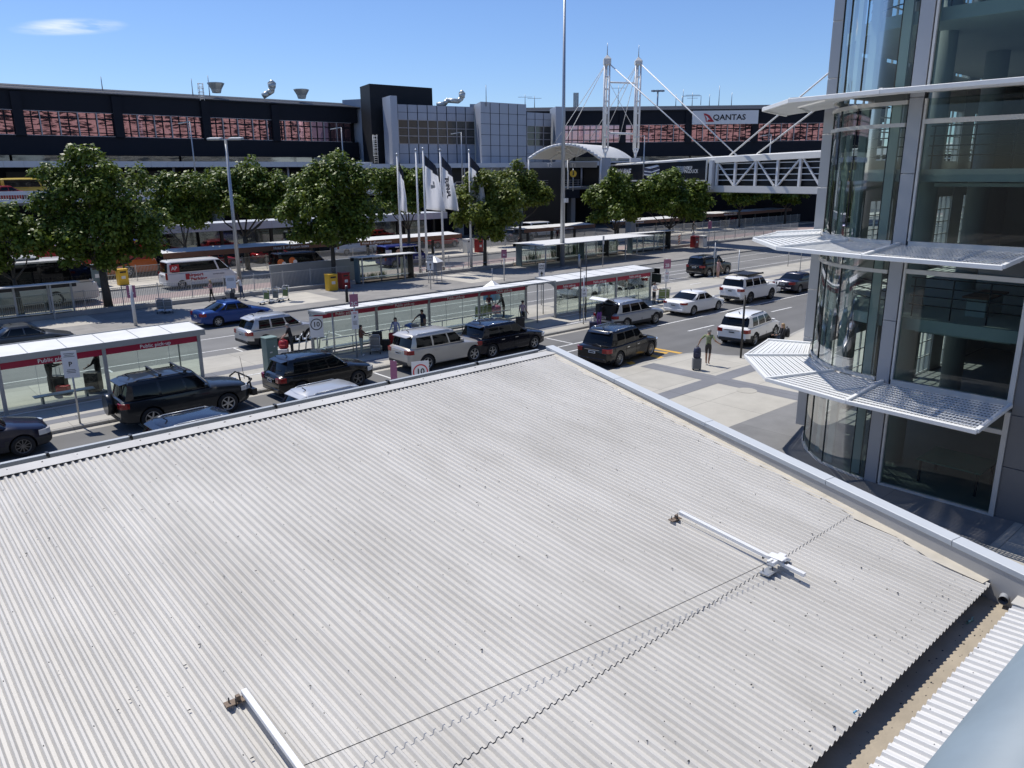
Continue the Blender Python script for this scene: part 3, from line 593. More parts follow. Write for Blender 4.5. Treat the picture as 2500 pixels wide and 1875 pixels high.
def wing(t, A, B, wins, piers, gap):
    """front from A to B (2-D); wins: distances along A-B of window edges"""
    A, B = Vector(A), Vector(B); d = (B-A).normalized(); at = lambda s: A+d*s; L = (B-A).length
    b = MB(); plane_box(b, A, B, ZW1, ZR, 0, 14); plane_box(b, A, B, ZL, ZW0, 0, 14); plane_box(b, A, B, 0, ZL, -3.0, 9); plane_box(b, A, B, ZW0, ZW1, -1.2, 9); b.build('wall', 'terminal_black', t)
    n = Vector((d.y, -d.x))
    b = MB(); r = [(at(-.5)+n*.25, ZR), (at(-.5)-n*5, ZT), (at(-.5)-n*16, ZT+.3), (at(-.5)-n*16, ZR), (at(-.5)+n*.25, ZR-.15)]
    b.extrude([(*p, z) for p, z in r], (*(d*(L+1)), 0)); b.build('roof', 'roof_black', t)
    for f in (.08, .55): 
        b = MB(); q0, q1 = at(0)+n*(.25-5.25*f), at(L)+n*(.25-5.25*f); b.beam((*q0, ZR+1.0*f+.03), (*q1, ZR+1.0*f+.03), .08, .06); b.build('roof_rail', 'frame_metal', t)
    for s in piers: b = MB(); plane_box(b, at(s-.55), at(s+.55), ZW0-.05, ZR-.3, .35, .5); b.build('pier', 'terminal_black', t)
    wins = sorted([w for w in wins if not any(abs(w-p) < 1.0 for p in piers)]+[p+o for p in piers for o in (-.5, .5)])
    for s0, s1 in zip(wins, wins[1:]):
        if any(s0 < p < s1 for p in piers): continue
        b = MB(); plane_box(b, at(s0+.1), at(s1-.1), ZW0, ZW1, -.18, .05); w_ = b.build('window', 'copper_glass', t)
        b = MB(); plane_box(b, at(s0-.05), at(s0+.07), ZW0, ZW1, .06, .2)
        plane_box(b, at(s0+.07), at(s1-.05), ZW0, ZW0+.06, .05, .2); plane_box(b, at(s0+.07), at(s1-.05), ZW1-.06, ZW1, .05, .2); b.build('frame', 'frame_metal', w_, local=True).data.transform(root_matrix(t).inverted())
        b = MB(); mid = (s0+s1)/2; plane_box(b, at(mid-.07), at(mid+.07), ZW0+.07, ZW1-.07, -.1, .06); plane_box(b, at(s0+.1), at(mid-.075), ZW1-.85, ZW1-.68, -.1, .06); plane_box(b, at(mid+.075), at(s1-.1), ZW1-.85, ZW1-.68, -.1, .06); plane_box(b, at(s0+.1), at(mid-.075), ZW0+.38, ZW0+.5, -.1, .06); plane_box(b, at(mid+.075), at(s1-.1), ZW0+.38, ZW0+.5, -.1, .06)
        b.build('glazing_bar', 'terminal_black', w_, local=True).data.transform(root_matrix(t).inverted())
    s = 0
    while s < L-4:
        b = MB(); plane_box(b, at(s+.1), at(s+9.8), ZC1+.05, ZL-.02, -.4, .1); b.build('clerestory', 'grey_glass', t); s += 10
    s = gap
    while s < L-1:
        e = min(L, s+2.0); b = MB(); plane_box(b, at(s+.012), at(e-.012), ZC0, ZC1, 6.0, .3); b.build('canopy_panel', 'fascia_pale', t); s = e
    b = MB(); plane_box(b, at(gap), at(L), ZC0+.25, ZC1-.05, 5.7, 5.6); b.build('canopy_roof', 'fascia_pale', t)
    s = gap+3
    while s < L: b = MB(); q = at(s)+n*5; b.tube((*q, 6.6), (*q, ZC0+.2), .16, n=10); b.build('canopy_post', 'frame_metal', t); s += 8
    b = MB(); s = 1
    while s < L-6: plane_box(b, at(s), at(s+4.6), 6.7, 9.6, -2.9, .08); s += 5.4
    b.build('shopfront', 'shop_dark', t)
left = thing('terminal_wing', 'long black terminal wing with a band of copper tinted windows on the left', 'building', (20, 112, 0))
X0 = -30.0
wx = [PY(v/4.148, 300, 112).x for v in (-420, -230, -40, 155, 225, 410, 605, 795, 985, 1165, 1235, 1395, 1565, 1735, 1900, 2060)] + [PY(450+v/4.148, 300, 112).x for v in (240, 390, 540, 690, 835, 1015, 1150, 1280, 1410, 1540, 1690)]
px_ = [PY(47, 300, 112).x, PY(289, 300, 112).x, PY(503, 300, 112).x, PY(672, 300, 112).x]
wing(left, (X0, 112), (68, 112), [x-X0 for x in [-28, -25, -22, -19, -16, -13, -10, -7, -4, -1, 2, 5, 8, 11, 14]+[x for x in wx if x > 15.5]], [x-X0 for x in px_], 0)
rightw = thing('terminal_wing', 'black terminal wing with copper tinted windows behind the white masts', 'building', (110, 85, 0))
A = DP(1262, 400, 140).to_2d(); B = DP(2150, 400, 137.5).to_2d(); dr = (B-A).normalized()
def along(px): q = PL(px, 330, A, B).to_2d(); return (q-A).dot(dr)
rp = [along(1350+v/3.318) for v in (95, 155, 250, 350, 447, 545, 580, 680, 775, 875, 975, 1080, 1110, 1210, 1310, 1410, 1510, 1615, 1650, 1750, 1845, 1950, 2055, 2150, 2250, 2350)]
wing(rightw, A, B, rp, [along(1350+v/3.318) for v in (563, 1095, 1632)], 0)
# airline sign
t = thing('airline_sign', 'white sign board with the red tailed airline name on the right wing', 'sign', (*(A+dr*along(1766)), 17))
dn = Vector((dr.y, -dr.x)); s0, s1 = along(1686.5), along(1845.5); q = A+dr*s0
z1 = PL(1766, 270.5, A, B).z; z0 = PL(1766, 303.5, A, B).z
b = MB(); plane_box(b, A+dr*s0, A+dr*s1, z0, z1, .75, .25); b.build('board', 'white_paint', t)
def sp(px, py, o=.78): p = PL(px, py, A, B); return Vector((p.x+dn.x*o, p.y+dn.y*o, p.z))
c = sp(1778, 287.5); lettering('QANTAS', 1.25, c, (*dr, 0), (0, 0, 1), 'letter_black', t, bold=.02, fit=along(1817)-along(1738))
poly = [sp(1350+u/3.318, 50+v/3.318) for u, v in ((1213, 756), (1232, 757), (1262, 772), (1298, 824), (1232, 824), (1226, 790))]
b = MB(); b.extrude(poly, (dn.x*.04, dn.y*.04, 0)); b.build('tail_emblem', 'letter_red', t)
poly = [sp(1350+u/3.318, 50+v/3.318, .83) for u, v in ((1222, 770), (1242, 780), (1252, 795), (1268, 806), (1250, 804), (1244, 812), (1240, 824), (1236, 808), (1238, 794))]
b = MB(); b.extrude(poly, (dn.x*.02, dn.y*.02, 0)); b.build('kangaroo_mark', 'white_paint', t)
# central grey block
mid = thing('terminal_block', 'silver panelled terminal entrance block with brown gridded windows in the middle', 'building', (*DP(1100, 430, 126).to_2d(), 0))
def slab(px0, D0, px1, D1, py0, pyb, m, name, parent, depth=6., out=0.):     # upright slab between two columns, top read at the left one
    a, c = DP(px0, 400, D0).to_2d(), DP(px1, 400, D1).to_2d(); z1 = DP(px0, py0, D0).z; z0 = DP(px0, pyb, D0).z if pyb else 0
    b = MB(); plane_box(b, a, c, z0, z1, out, depth); return b.build(name, m, parent)
tw = thing('dark_plant_tower', 'tall charcoal box standing above the silver terminal block', 'building', (*DP(980, 430, 126).to_2d(), 0))
a, c = DP(912, 400, 123).to_2d(), DP(1061, 400, 130).to_2d(); l = DP(889, 400, 127.5).to_2d(); z1 = DP(912, 206.5, 123).z
b = MB(); b.prism([tuple(l), tuple(a), tuple(c), tuple(c+(l-a)*1.5)], 0, z1); b.build('walls', 'charcoal', tw)
b = MB(); b.prism([tuple(l+(l-a)*.01), tuple(a*1.0005), tuple(c), tuple(c+(l-a)*1.5)], z1, z1+.15); b.build('coping', 'roof_black', tw)
slab(845, 130.5, 893, 129, 244, None, 'panel_silver', 'side_wall', mid, 6)
a, c, e = DP(941, 400, 122.5).to_2d(), DP(960, 400, 119).to_2d(), DP(976, 400, 119.6).to_2d(); z1 = DP(960, 233, 119).z
b = MB(); b.prism([tuple(a), tuple(c), tuple(e), tuple(e+(a-c))], 0, z1); b.build('pier', 'panel_silver', mid)
def grid_front(px0, D0, px1, D1, ptop, pwt, pwb, ncol, parent, nr=3, bot=None):
    a, c = DP(px0, 400, D0).to_2d(), DP(px1, 400, D1).to_2d(); d = (c-a).normalized(); L = (c-a).length
    z = lambda py: DP(px0, py, D0).z
    zt_, zw1, zw0 = z(ptop), z(pwt), z(pwb); zb = z(bot)
    b = MB(); plane_box(b, a, c, zb, zt_, -.15, 5); b.build('backing', 'charcoal', parent)
    for k in range(ncol):
        s0, s1 = L*k/ncol+.07, L*(k+1)/ncol-.07
        m = (zw1+zt_)/2; n = (zw0+zb)/2
        for za, zc in ((zb, n-.03), (n+.03, zw0-.05), (zw1+.05, m-.03), (m+.03, zt_)):
            b = MB(); plane_box(b, a+d*s0, a+d*s1, za, zc, 0, .14); b.build('cladding_panel', 'panel_silver', parent)
        b = MB(); plane_box(b, a+d*(s0-.02), a+d*(s1+.02), zw0, zw1, -.1, .04); w_ = b.build('window', 'brown_glass', parent)
        b = MB(); plane_box(b, a+d*(s0-.1), a+d*(s0+.02), zw0, zw1, .05, .14)
        for j in range(nr+1): zz = zw0+(zw1-zw0)*j/nr; plane_box(b, a+d*(s0+.021), a+d*(s1+.03), zz-.05, zz+.05, .03, .1)
        b.build('frame', 'frame_metal', w_, local=True).data.transform(root_matrix(parent).inverted())
grid_front(976, 121, 1161, 127, 254.5, 292, 351, 8, mid, 3, 399)
a, c, e = DP(1160, 400, 127.5).to_2d(), DP(1176, 400, 121.5).to_2d(), DP(1285, 400, 127).to_2d(); z1 = DP(1176, 248, 121.5).z
b = MB(); b.prism([tuple(a), tuple(c), tuple(e), tuple(e+(a-c)*1.6)], 0, z1); b.build('core', 'panel_silver', mid)
dd = (e-c).normalized(); nn = Vector((dd.y, -dd.x)); b = MB()
for i in range(1, 5): q = c+dd*(e-c).length*i/5+nn*.01; b.box(q.x-.03, q.y-.03, 6, q.x+.03, q.y+.03, z1-.1)
for i in range(1, 9): zz = z1-i*1.55; b.beam((*(c+nn*.012), zz), (*(e+nn*.012), zz), .05, .05)
b.build('panel_joint', 'charcoal', mid)
grid_front(1286, 128, 1346, 131, 274, 307, 356, 3, mid, 3, 395)
a, c, e = DP(1342, 400, 134).to_2d(), DP(1356, 400, 129).to_2d(), DP(1372, 400, 129.5).to_2d(); z1 = DP(1356, 260, 129).z
b = MB(); b.prism([tuple(a), tuple(c), tuple(e), tuple(e+(a-c))], 0, z1); b.build('pier', 'panel_silver', mid)
slab(1150, 128, 1180, 128, 254, 268, 'panel_shade', 'roof_louvre', mid, 3)
slab(860, 119, 1272, 121, 400.5, 411.5, 'fascia_pale', 'entrance_canopy', mid, 8)
slab(868, 122, 1370, 126.5, 411, None, 'shop_dark', 'shopfront', mid, 2)
for i in range(9): slab(1000+i*33, 119.5, 1003+i*33, 119.5, 411, 452, 'frame_metal', 'canopy_post', mid, .3)
t2 = thing('gate_fascia', 'grey fascia lettered T2 and T1 above the dark terminal doors', 'sign', (*DP(1320, 430, 112).to_2d(), 9))
a, c = DP(1271, 400, 112).to_2d(), DP(1458, 400, 116).to_2d(); d = (c-a).normalized(); b = MB(); plane_box(b, a, c, DP(1271, 410, 112).z, DP(1271, 396, 112).z, 0, .4); b.build('board', 'panel_shade', t2)
q = PL(1341, 403.5, a, c); lettering('T2', .72, q+Vector((d.y, -d.x, 0))*.03, (*d, 0), (0, 0, 1), 'letter_white', t2, bold=.01)
q = PL(1400, 404, a, c); lettering('T1', .72, q+Vector((d.y, -d.x, 0))*.03, (*d, 0), (0, 0, 1), 'letter_white', t2, bold=.01)
# roof clutter
mat('duct', (.52, .55, .53), .4, .5, .1, 1)
def cowl(px, py, D, w_, label):
    c = DP(px, py, D); t = thing('roof_vent', label, 'roof vent', c, 0)
    b = MB(); b.loft([[(c.x+math.cos(i*.785+.39)*r, c.y+math.sin(i*.785+.39)*r, c.z+z) for i in range(8)] for r, z in ((w_*.5, 0), (w_*.62, .5), (w_, 1.25), (w_*1.0, 1.35))], smooth=False, caps=True); b.build('cowl', 'duct', t)
cowl(529, 227, 116, 1.15, 'flared metal roof vent beside the roof ladder on the left wing'); cowl(737, 241, 125, 1.15, 'flared metal roof vent nearest the grey terminal block')
def duct(label, pts, r):
    t = thing('exhaust_duct', label, 'exhaust duct', pts[0], 0); b = MB(); b.path(pts, r, 12)
    for p in pts[1:-1]: b.ball(p, r*1.0, u=12, v=8)
    b.build('pipe', 'duct', t); b = MB(); e = Vector(pts[-1]); b.tube(e-Vector((0, 0, .2)), e+Vector((0, 0, .5)), r*1.15, r*1.5, 12); b.tube(e+Vector((0, 0, .5)), e+Vector((0, 0, .95)), r*1.5, r*.4, 12); b.build('cap', 'duct', t)
duct('bent exhaust duct with a round cap on the left wing roof', [DP(642, 235, 120), DP(655, 227, 120), DP(663, 222, 120), DP(664, 212, 120)], .42)
duct('long swan necked exhaust duct above the silver block', [DP(1066, 256, 126), DP(1085, 254, 126), DP(1092, 245, 126), DP(1118, 247, 126), DP(1126, 241, 126), DP(1128, 236, 126)], .36)
def mast(label, px, py0, py1, D, cross=0, name='antenna'):
    p = DP(px, py0, D); t = thing(name, label, 'antenna', p, 0); b = MB(); z1 = DP(px, py1, D).z; b.tube(p-Vector((0, 0, .6)), (p.x, p.y, z1), .07, .04, n=6)
    b.build('rod', 'galv', t)
    if cross:
        b = MB(); h = Vector((dr.x, dr.y, 0))
        for k in range(cross): zz = z1-.4-.5*k; b.beam(Vector((p.x, p.y, zz))-h*(1.2-.3*k), Vector((p.x, p.y, zz))+h*(1.2-.3*k), .06, .06)
        b.build('crossbar', 'galv', t)
for px, a0, a1, D, cr, lb in ((249, 209, 187, 103, 0, 'thin roof antenna alone on the far left of the roofline'), (470, 222, 192, 112, 0, 'thin roof antenna just left of the roof ladder'), (511, 223, 184, 113, 0, 'thin roof antenna between the ladder and the flared vent'),
    (1187, 249, 207, 122, 0, 'thin antenna above the silver core'), (1282, 254, 231, 140, 1, 'left of two television aerials with crossbars'), (1305, 254, 234, 140, 1, 'right of two television aerials with crossbars'),
    (1509, 253, 209, 140, 1, 'thin antenna seen between the white masts'), (1650, 251, 230, 140, 0, 'short antenna right of the floodlight pole'), (1667, 250, 218, 140, 0, 'antenna at the left end of the roof rail'), (1690, 249, 226, 140, 2, 'antenna in the middle of the roof rail with small dishes'),
    (1732, 249, 230, 140, 0, 'short antenna right of the roof rail'), (1755, 249, 209, 140, 0, 'tall antenna above the airline sign'), (1786, 248, 226, 140, 0, 'antenna at the right end of the roofline')): mast(lb, px, a0, a1, D, cr)
p, q = DP(1665, 250, 139.6), DP(1711, 249, 139.6); b = MB(); b.beam(p+Vector((0, 0, 1)), q+Vector((0, 0, 1)), .08, .08); b.tube(p-Vector((0, 0, .5)), p+Vector((0, 0, 1)), .05); b.tube(q-Vector((0, 0, .5)), q+Vector((0, 0, 1)), .05); tag(b.build('roof_guard_rail', 'galv'), 'grey guard rail on the roof above the airline sign', 'railing')
t = thing('cell_antennas', 'cluster of upright mobile phone panels on the roof beside the tall pole', 'antenna', DP(1406, 254, 139), 0)
for px in (1401.5, 1406, 1410.5): p = DP(px, 254, 139); b = MB(); b.box(p.x-.1, p.y-.1, p.z-.5, p.x+.1, p.y+.1, p.z+1.8); b.build('antenna_panel', 'alu_dull', t)
t = thing('floodlight_pole', 'floodlight pole with a ring of lamps rising behind the right wing', 'floodlight', DP(1605, 252, 150), 0)
p = DP(1605, 252, 150); b = MB(); z1 = DP(1605, 222, 150).z; b.tube(p-Vector((0, 0, 3)), (p.x, p.y, z1), .14); b.build('pole', 'galv', t)
for k in (-1, 0, 1): b = MB(); h = Vector((dr.x, dr.y, 0))*k*.8; b.obox(Vector((p.x, p.y, z1))+h, (.7, .5, .3), 0); b.build('lamp_head', 'alu_dull', t)
def ladder(label, px, py0, py1, D, hoops):
    p = DP(px, py0, D); z1 = DP(px, py1, D).z; h = Vector((math.sin(_a), -math.cos(_a), 0))*.28; f = Vector((math.cos(_a), math.sin(_a), 0))
    t = thing('roof_ladder', label, 'ladder', p, 0); b = MB(); p = p-f*.4
    b.tube(p-h, Vector((p.x, p.y, z1))-h, .045, n=6); b.tube(p+h, Vector((p.x, p.y, z1))+h, .045, n=6); b.build('stile', 'offwhite', t)
    b = MB(); z = p.z+.2
    while z < z1: b.tube(Vector((p.x, p.y, z))-h, Vector((p.x, p.y, z))+h, .03, n=5); z += .32
    b.build('rung', 'offwhite', t)
    b = MB()
    for k in range(hoops):
        z = z1-.15-k*.55; pts = [Vector((p.x, p.y, z))+h*1.25*math.cos(a_)-f*.75*math.sin(a_) for a_ in [i*math.pi/8 for i in range(9)]]; b.path(pts, .035, 5)
    for a_ in (.5, 1.57, 2.6): o = h*1.25*math.cos(a_)-f*.75*math.sin(a_); b.tube(Vector((p.x, p.y, z1-.15))+o, Vector((p.x, p.y, z1-.15-.55*(hoops-1)))+o, .03, n=5)
    b.build('safety_cage', 'offwhite', t)
ladder('caged white ladder climbing the charcoal wall beside the tallest tree', 920, 399, 329, 117, 6)
ladder('caged ladder on the roof of the left wing', 497, 246, 203, 111.4, 4)
# unseen pale block, added behind the viewer for the far windows to mirror
cp = thing('mirrored_block', 'unseen pale banded block added behind the viewer for the terminal windows to mirror', 'building', (40, -16, 0))
mat('render_cream', (.52, .45, .40), .8, 0, .1, .2)
b = MB()
for x0, x1, h in ((-40, -8, 26), (26, 130, 36)):
    z = 13.
    while z < h: b.box(x0, -18, z, x1, -16, z+1.6); z += 3.1
    x = x0
    while x < x1: b.box(x, -18, 13, x+.8, -15.9, h); x += 9.3
b.build('banded_wall', 'render_cream', cp)
b = MB(); b.box(-40, -19.5, 0, -8, -18, 26); b.box(26, -19.5, 0, 130, -18, 36); b.build('rear_wall', 'terminal_black', cp)
# ---------------------------------------------------------------- elevated road, footbridge, masts, arched canopy
DK = 6.72
b = MB(); b.box(-60, 90.0, DK-.45, 96, 108, DK); b.box(96, 90.0, DK-.45, 112, 99, DK); struct('elevated_road', b, 'asphalt_far')
b = MB()
for x in range(-24, 110, 12): b.box(x, 92, 0, x+1.0, 93, DK-.46)
struct('road_pier', b, 'planter_concrete')
def barrier(label, x0, x1, y):
    t = thing('road_barrier', label, 'barrier', ((x0+x1)/2, y, DK), 0, 'barriers along the elevated road')
    b = MB(); b.box(x0, y-.2, DK-.2, x1, y-.02, DK+.16); b.build('kerb_beam', 'fascia_pale', t)
    b = MB(); b.box(x0, y-.2, DK+.56, x1, y-.05, DK+.93); b.build('top_band', 'fascia_pale', t)
    b = MB(); x = x0+.1
    while x < x1: b.box(x-.03, y-.16, DK+.16, x+.03, y-.1, DK+.56); x += .22
    b.build('railing_bars', 'frame_metal', t)
barrier('pale banded barrier of the elevated road at far left', -30, 34.9, 90); barrier('pale banded barrier of the elevated road behind the middle trees', 35, 69.9, 90)
t = thing('deck_railing', 'thin metal railing over the dark wall of the elevated road, right of the tall pole', 'railing', (85, 90, DK))
b = MB(); 
for z in (.35, .7, 1.05): b.tube((70.2, 90.05, DK+z), (96, 90.05, DK+z), .03, n=6)
for i in range(14): b.tube((70.2+i*1.95, 90.05, DK), (70.2+i*1.95, 90.05, DK+1.05), .03, n=6)
b.build('rails', 'frame_metal', t); b = MB(); b.box(70, 89.85, DK-.12, 96, 89.98, DK+.04); b.build('edge_strip', 'fascia_pale', t)
b = MB(); b.box(70, 90.1, 4.9, 96, 90.3, DK-.46); b.box(70, 93.2, 0, 96, 93.5, 4.9); tag(b.build('undercroft_wall', 'terminal_black'), 'charcoal wall under the elevated road, right of the tall pole', 'wall')
b = MB(); b.box(-30, 95.5, 0, 69.5, 95.8, DK-.5); tag(b.build('undercroft_wall', 'terminal_black'), 'dark wall closing the space under the elevated road on the left', 'wall')
# pale fascia of the arrivals canopy below the deck
t = thing('arrivals_canopy', 'long flat canopy with a pale panelled fascia behind the bus shelters', 'canopy', (40, 84, 0))
for i in range(22):
    b = MB(); b.box(14+i*2.2+.01, 82, 3.35, 16.2+i*2.2-.01, 82.15, 4.15); b.build('fascia_panel', 'fascia_pale', t)
b = MB(); b.box(14, 82.16, 3.9, 62.4, 86.5, 4.1); b.build('roof', 'fascia_pale', t)
for i in range(9): b = MB(); b.box(16+i*5.6, 83, 0, 16.3+i*5.6, 83.3, 3.9); b.build('post', 'black_paint', t)
b = MB(); b.box(14, 86.6, .0, 62, 86.8, 3.8); b.build('shopfront', 'grey_glass', t)
# footbridge
BA, BB = Vector((83.5, 72.9)), Vector((79.3, 38.6)); bd = (BB-BA).normalized(); bn = Vector((bd.y, -bd.x))
if bn.x > 0: bn = -bn
L = (BB-BA).length
def bp(s, out, z): q = BA+bd*s+bn*out; return Vector((q.x, q.y, z))
def bs(px, py): q = PL(px, py, BA, BB); return (q.to_2d()-BA).dot(bd), q.z
bridge = thing('footbridge', 'white covered footbridge with zigzag truss crossing above the bus road', 'footbridge', (*(BA+bd*L/2), 0))
EX = 24
def ztop(s): return 10.0+(11.25-10.0)*min(1, s/L)*1.0
b = MB(); Rr = []
for s in (-1, L*.5, L+EX):
    z = ztop(s) if s <= L else 11.6; Rr.append([tuple(bp(s, .35, z-.75)), tuple(bp(s, .3, z-.12)), tuple(bp(s, -.2, z)), tuple(bp(s, -3.4, z+.05)), tuple(bp(s, -3.6, z-.75))])
b.loft(Rr, smooth=False, caps=True); b.build('roof', 'offwhite', bridge)
b = MB(); b.beam(bp(-1, -1.6, 6.72), bp(L+EX, -1.6, 6.72), 3.6, .3); b.build('deck', 'fascia_pale', bridge)
b = MB(); b.beam(bp(-1, .22, 6.98), bp(L+EX, .22, 6.98), .12, .72); b.build('girder', 'offwhite', bridge)
s_tr, _ = bs(1752, 430)
for s in [bs(px, 430)[0] for px in (1752, 1796, 1846, 1899, 1954, 2008)]: b = MB(); b.beam(bp(s, .12, 7.34), bp(s, .12, ztop(s)-.76), .26, .26, up=(bd.x, bd.y, 0)); b.build('truss_post', 'white_paint', bridge)
pp = [bs(px, 430)[0] for px in (1754, 1793, 1799, 1844, 1850, 1892, 1902, 1953, 1959, 2005)]
for i in range(0, 10, 2):
    za, zb = (ztop(pp[i])-.85, 7.4) if i % 4 == 0 else (7.4, ztop(pp[i+1])-.85)
    b = MB(); b.beam(bp(pp[i], .1, za), bp(pp[i+1], .1, zb), .2, .16); b.build('truss_brace', 'white_paint', bridge)
for k in range(4): b = MB(); z = 7.95+k*.62; b.beam(bp(s_tr, -.02, z), bp(L+EX, -.02, z+.2), .06, .09); b.build('guard_rail', 'white_paint', bridge)
b = MB(); b.beam(bp(0, -.3, 8.7), bp(L+EX, -.3, 8.9), .06, 3.0); b.build('glazing', 'shop_dark', bridge)
b = MB(); s1, _ = bs(1743, 430); b.beam(bp(s1, .3, 6.9), bp(s1, .3, ztop(s1)-.45), .75, .5, up=(bd.x, bd.y, 0)); b.build('portal_pier', 'fascia_pale', bridge)
b = MB(); b.beam(bp(L+2, -1.5, 0), bp(L+2, -1.5, 6.5), 1.0, 1.0); b.beam(bp(3, -1.5, 0), bp(3, -1.5, 6.5), 1.0, 1.0); b.build('support_pier', 'planter_concrete', bridge)
mat('black_sign', (.010, .011, .014), .35, 0, 0)
t = thing('billboard', 'long black billboard about Melbourne with a floating mattress on the bridge side', 'billboard', bp(bs(1610, 420)[0], .5, 8.3))
sa, za = bs(1487, 404.5); sb, zb = bs(1734, 389); _, zc = bs(1487, 441); _, zd = bs(1734, 441)
v = [bp(sa, .5, zc), bp(sb, .5, zd), bp(sb, .5, zb), bp(sa, .5, za)]
b = MB(); b.extrude(v, (-bn.x*.12, -bn.y*.12, 0)); b.build('panel', 'black_sign', t)
b = MB()
for i in range(4): b.beam(v[i]+Vector((bn.x*.03, bn.y*.03, 0)), v[(i+1) % 4]+Vector((bn.x*.03, bn.y*.03, 0)), .16, .16)
b.build('frame', 'offwhite', t)
def onb(px, py, o=.53): q = PL(px, py, BA, BB); return Vector((q.x+bn.x*o, q.y+bn.y*o, q.z))
up = (v[3]-v[0])
lettering('MELBOURNE', 1.2, onb(1522, 421), (*bd, 0), up, 'letter_white', t, bold=.03, fit=bs(1547, 420)[0]-bs(1497, 420)[0], shear=.12)
lettering('THE PROUD HOME OF', .5, onb(1678, 410), (*bd, 0), up, 'letter_white', t, bold=.02, fit=bs(1697, 420)[0]-bs(1659, 420)[0])
lettering('SLEEPINGDUCK', .62, onb(1685, 418.5), (*bd, 0), up, 'letter_white', t, bold=.005, fit=bs(1710, 420)[0]-bs(1657, 420)[0])
mat('mattress_white', (.62, .66, .74), .6, 0, .05); mat('mattress_navy', (.05, .06, .12), .6, 0, .05)
for k, (py, m) in enumerate(((407, 'mattress_white'), (412.5, 'mattress_navy'), (417, 'mattress_white'), (421, 'mattress_navy'), (425, 'mattress_white'))):
    q = [onb(px_, py_, .54+.012*k) for px_, py_ in ((1580, py+2.5), (1596, py+5), (1618, py-1.5), (1612, py-4.5))] if k == 0 else [onb(px_, py_, .54+.004*k) for px_, py_ in ((1578, py-.8), (1598, py+1.8), (1618, py-4.5), (1618, py-1.8), (1598, py+4.8), (1578, py+2))]
    b = MB(); b.extrude(q, (bn.x*.02, bn.y*.02, 0)); b.build('mattress_layer', m, t)
q = [onb(px_, py_, .54) for px_, py_ in ((1652, 416), (1656, 418), (1655, 421.5), (1650, 421.5))]; b = MB(); b.extrude(q, (bn.x*.02, bn.y*.02, 0)); b.build('duck_logo', 'letter_white', t)
t = thing('media_plaque', 'small black plaque with white lettering under the end of the billboard', 'sign', onb(1737, 448))
q = [onb(px_, py_, .62) for px_, py_ in ((1729, 453.5), (1746, 453.5), (1746, 441.5), (1729, 442.5))]; b = MB(); b.extrude(q, (-bn.x*.06, -bn.y*.06, 0)); b.build('panel', 'black_sign', t)
lettering('oh!', .52, onb(1737.5, 447.5, .63), (*bd, 0), (0, 0, 1), 'letter_white', t, bold=.03, fit=bs(1744, 447)[0]-bs(1731, 447)[0])
# twin masts
def mast2(label, px, D, pyt, pyc, pyb):
    base = DP(px, pyb, D); t = thing('cable_mast', label, 'mast', (base.x, base.y, 0), 0, 'white masts of the footbridge')
    Z = lambda py: DP(px, py, D).z; h = Vector((math.sin(_a), -math.cos(_a), 0)); f = Vector((math.cos(_a), math.sin(_a), 0)); x = Vector((base.x, base.y, 0))
    def at(z, o=0, g=0): return Vector((x.x, x.y, z))+h*o+f*g
    b = MB()
    for o, g in ((-.32, -.2), (.32, -.2), (0, .35)):
        b.tube(at(Z(363), o, g), at(Z(158), o*.95, g*.9), .125, n=8); b.tube(at(Z(378), o*.2, g*.2), at(Z(363), o, g), .1, .12, 8)
    b.build('tube_shaft', 'white_paint', t)
    b = MB()
    for k in range(8):
        z = Z(158)+(Z(363)-Z(158))*k/7; b.beam(at(z, -.38, -.2), at(z, .38, -.2), .08, .16); b.beam(at(z, -.36, -.2), at(z, 0, .35), .08, .16); b.beam(at(z, .36, -.2), at(z, 0, .35), .08, .16)
    b.build('tie_plate', 'white_paint', t)
    b = MB(); b.loft([[tuple(at(z, a*r, c*r)) for a, c in ((-1, -1), (1, -1), (1, 1), (-1, 1))] for z, r in ((Z(158), .46), (Z(pyc+6), .46), (Z(pyc-4), .06))], smooth=False, caps=True); b.build('cap', 'offwhite', t)
    b = MB(); b.tube(at(Z(pyc-4)), at(Z(pyt)), .06, .03, n=6); b.build('spire', 'galv', t)
    b = MB(); b.tube(at(Z(386)), at(Z(374)), .1, .22, 8); b.build('pin_foot', 'white_paint', t)
    b = MB(); b.obox(at((Z(386)+DK)/2), (1.35, 1.35, Z(386)-DK), _a); b.build('pier', 'panel_silver', t)
    return at(Z(151)), at
m1, at1 = mast2('left one of the twin white cable masts', 1477, 106, 105, 138, 384)
m2, at2 = mast2('right one of the twin white cable masts', 1551, 108, 110, 143, 388)
b = MB()
za, zb = DP(1477, 201, 106).z, DP(1551, 203, 108).z; b.tube(at1(za, .3), at2(zb, -.3), .11)
za, zb = DP(1477, 325, 106).z, DP(1551, 327, 108).z; b.tube(at1(za, .3), at2(zb, -.3), .14)
tag(b.build('mast_crossbar', 'white_paint'), 'two white crossbars joining the twin cable masts', 'crossbar')
def cable(label, p, q, r): b = MB(); b.tube(p, q, r, n=6); tag(b.build('stay_cable', 'white_paint'), label, 'cable', 'stay cables of the footbridge')
g = lambda px, py: bp(bs(px, py)[0], -.4, ztop(bs(px, py)[0])-.05)
cable('white stay from the left mast down to the billboard end of the bridge roof', m1, g(1735, 381), .075); cable('white stay from the right mast down to the bridge roof', m2, g(1793, 377), .075)
far = DP(2190, 110, 72)
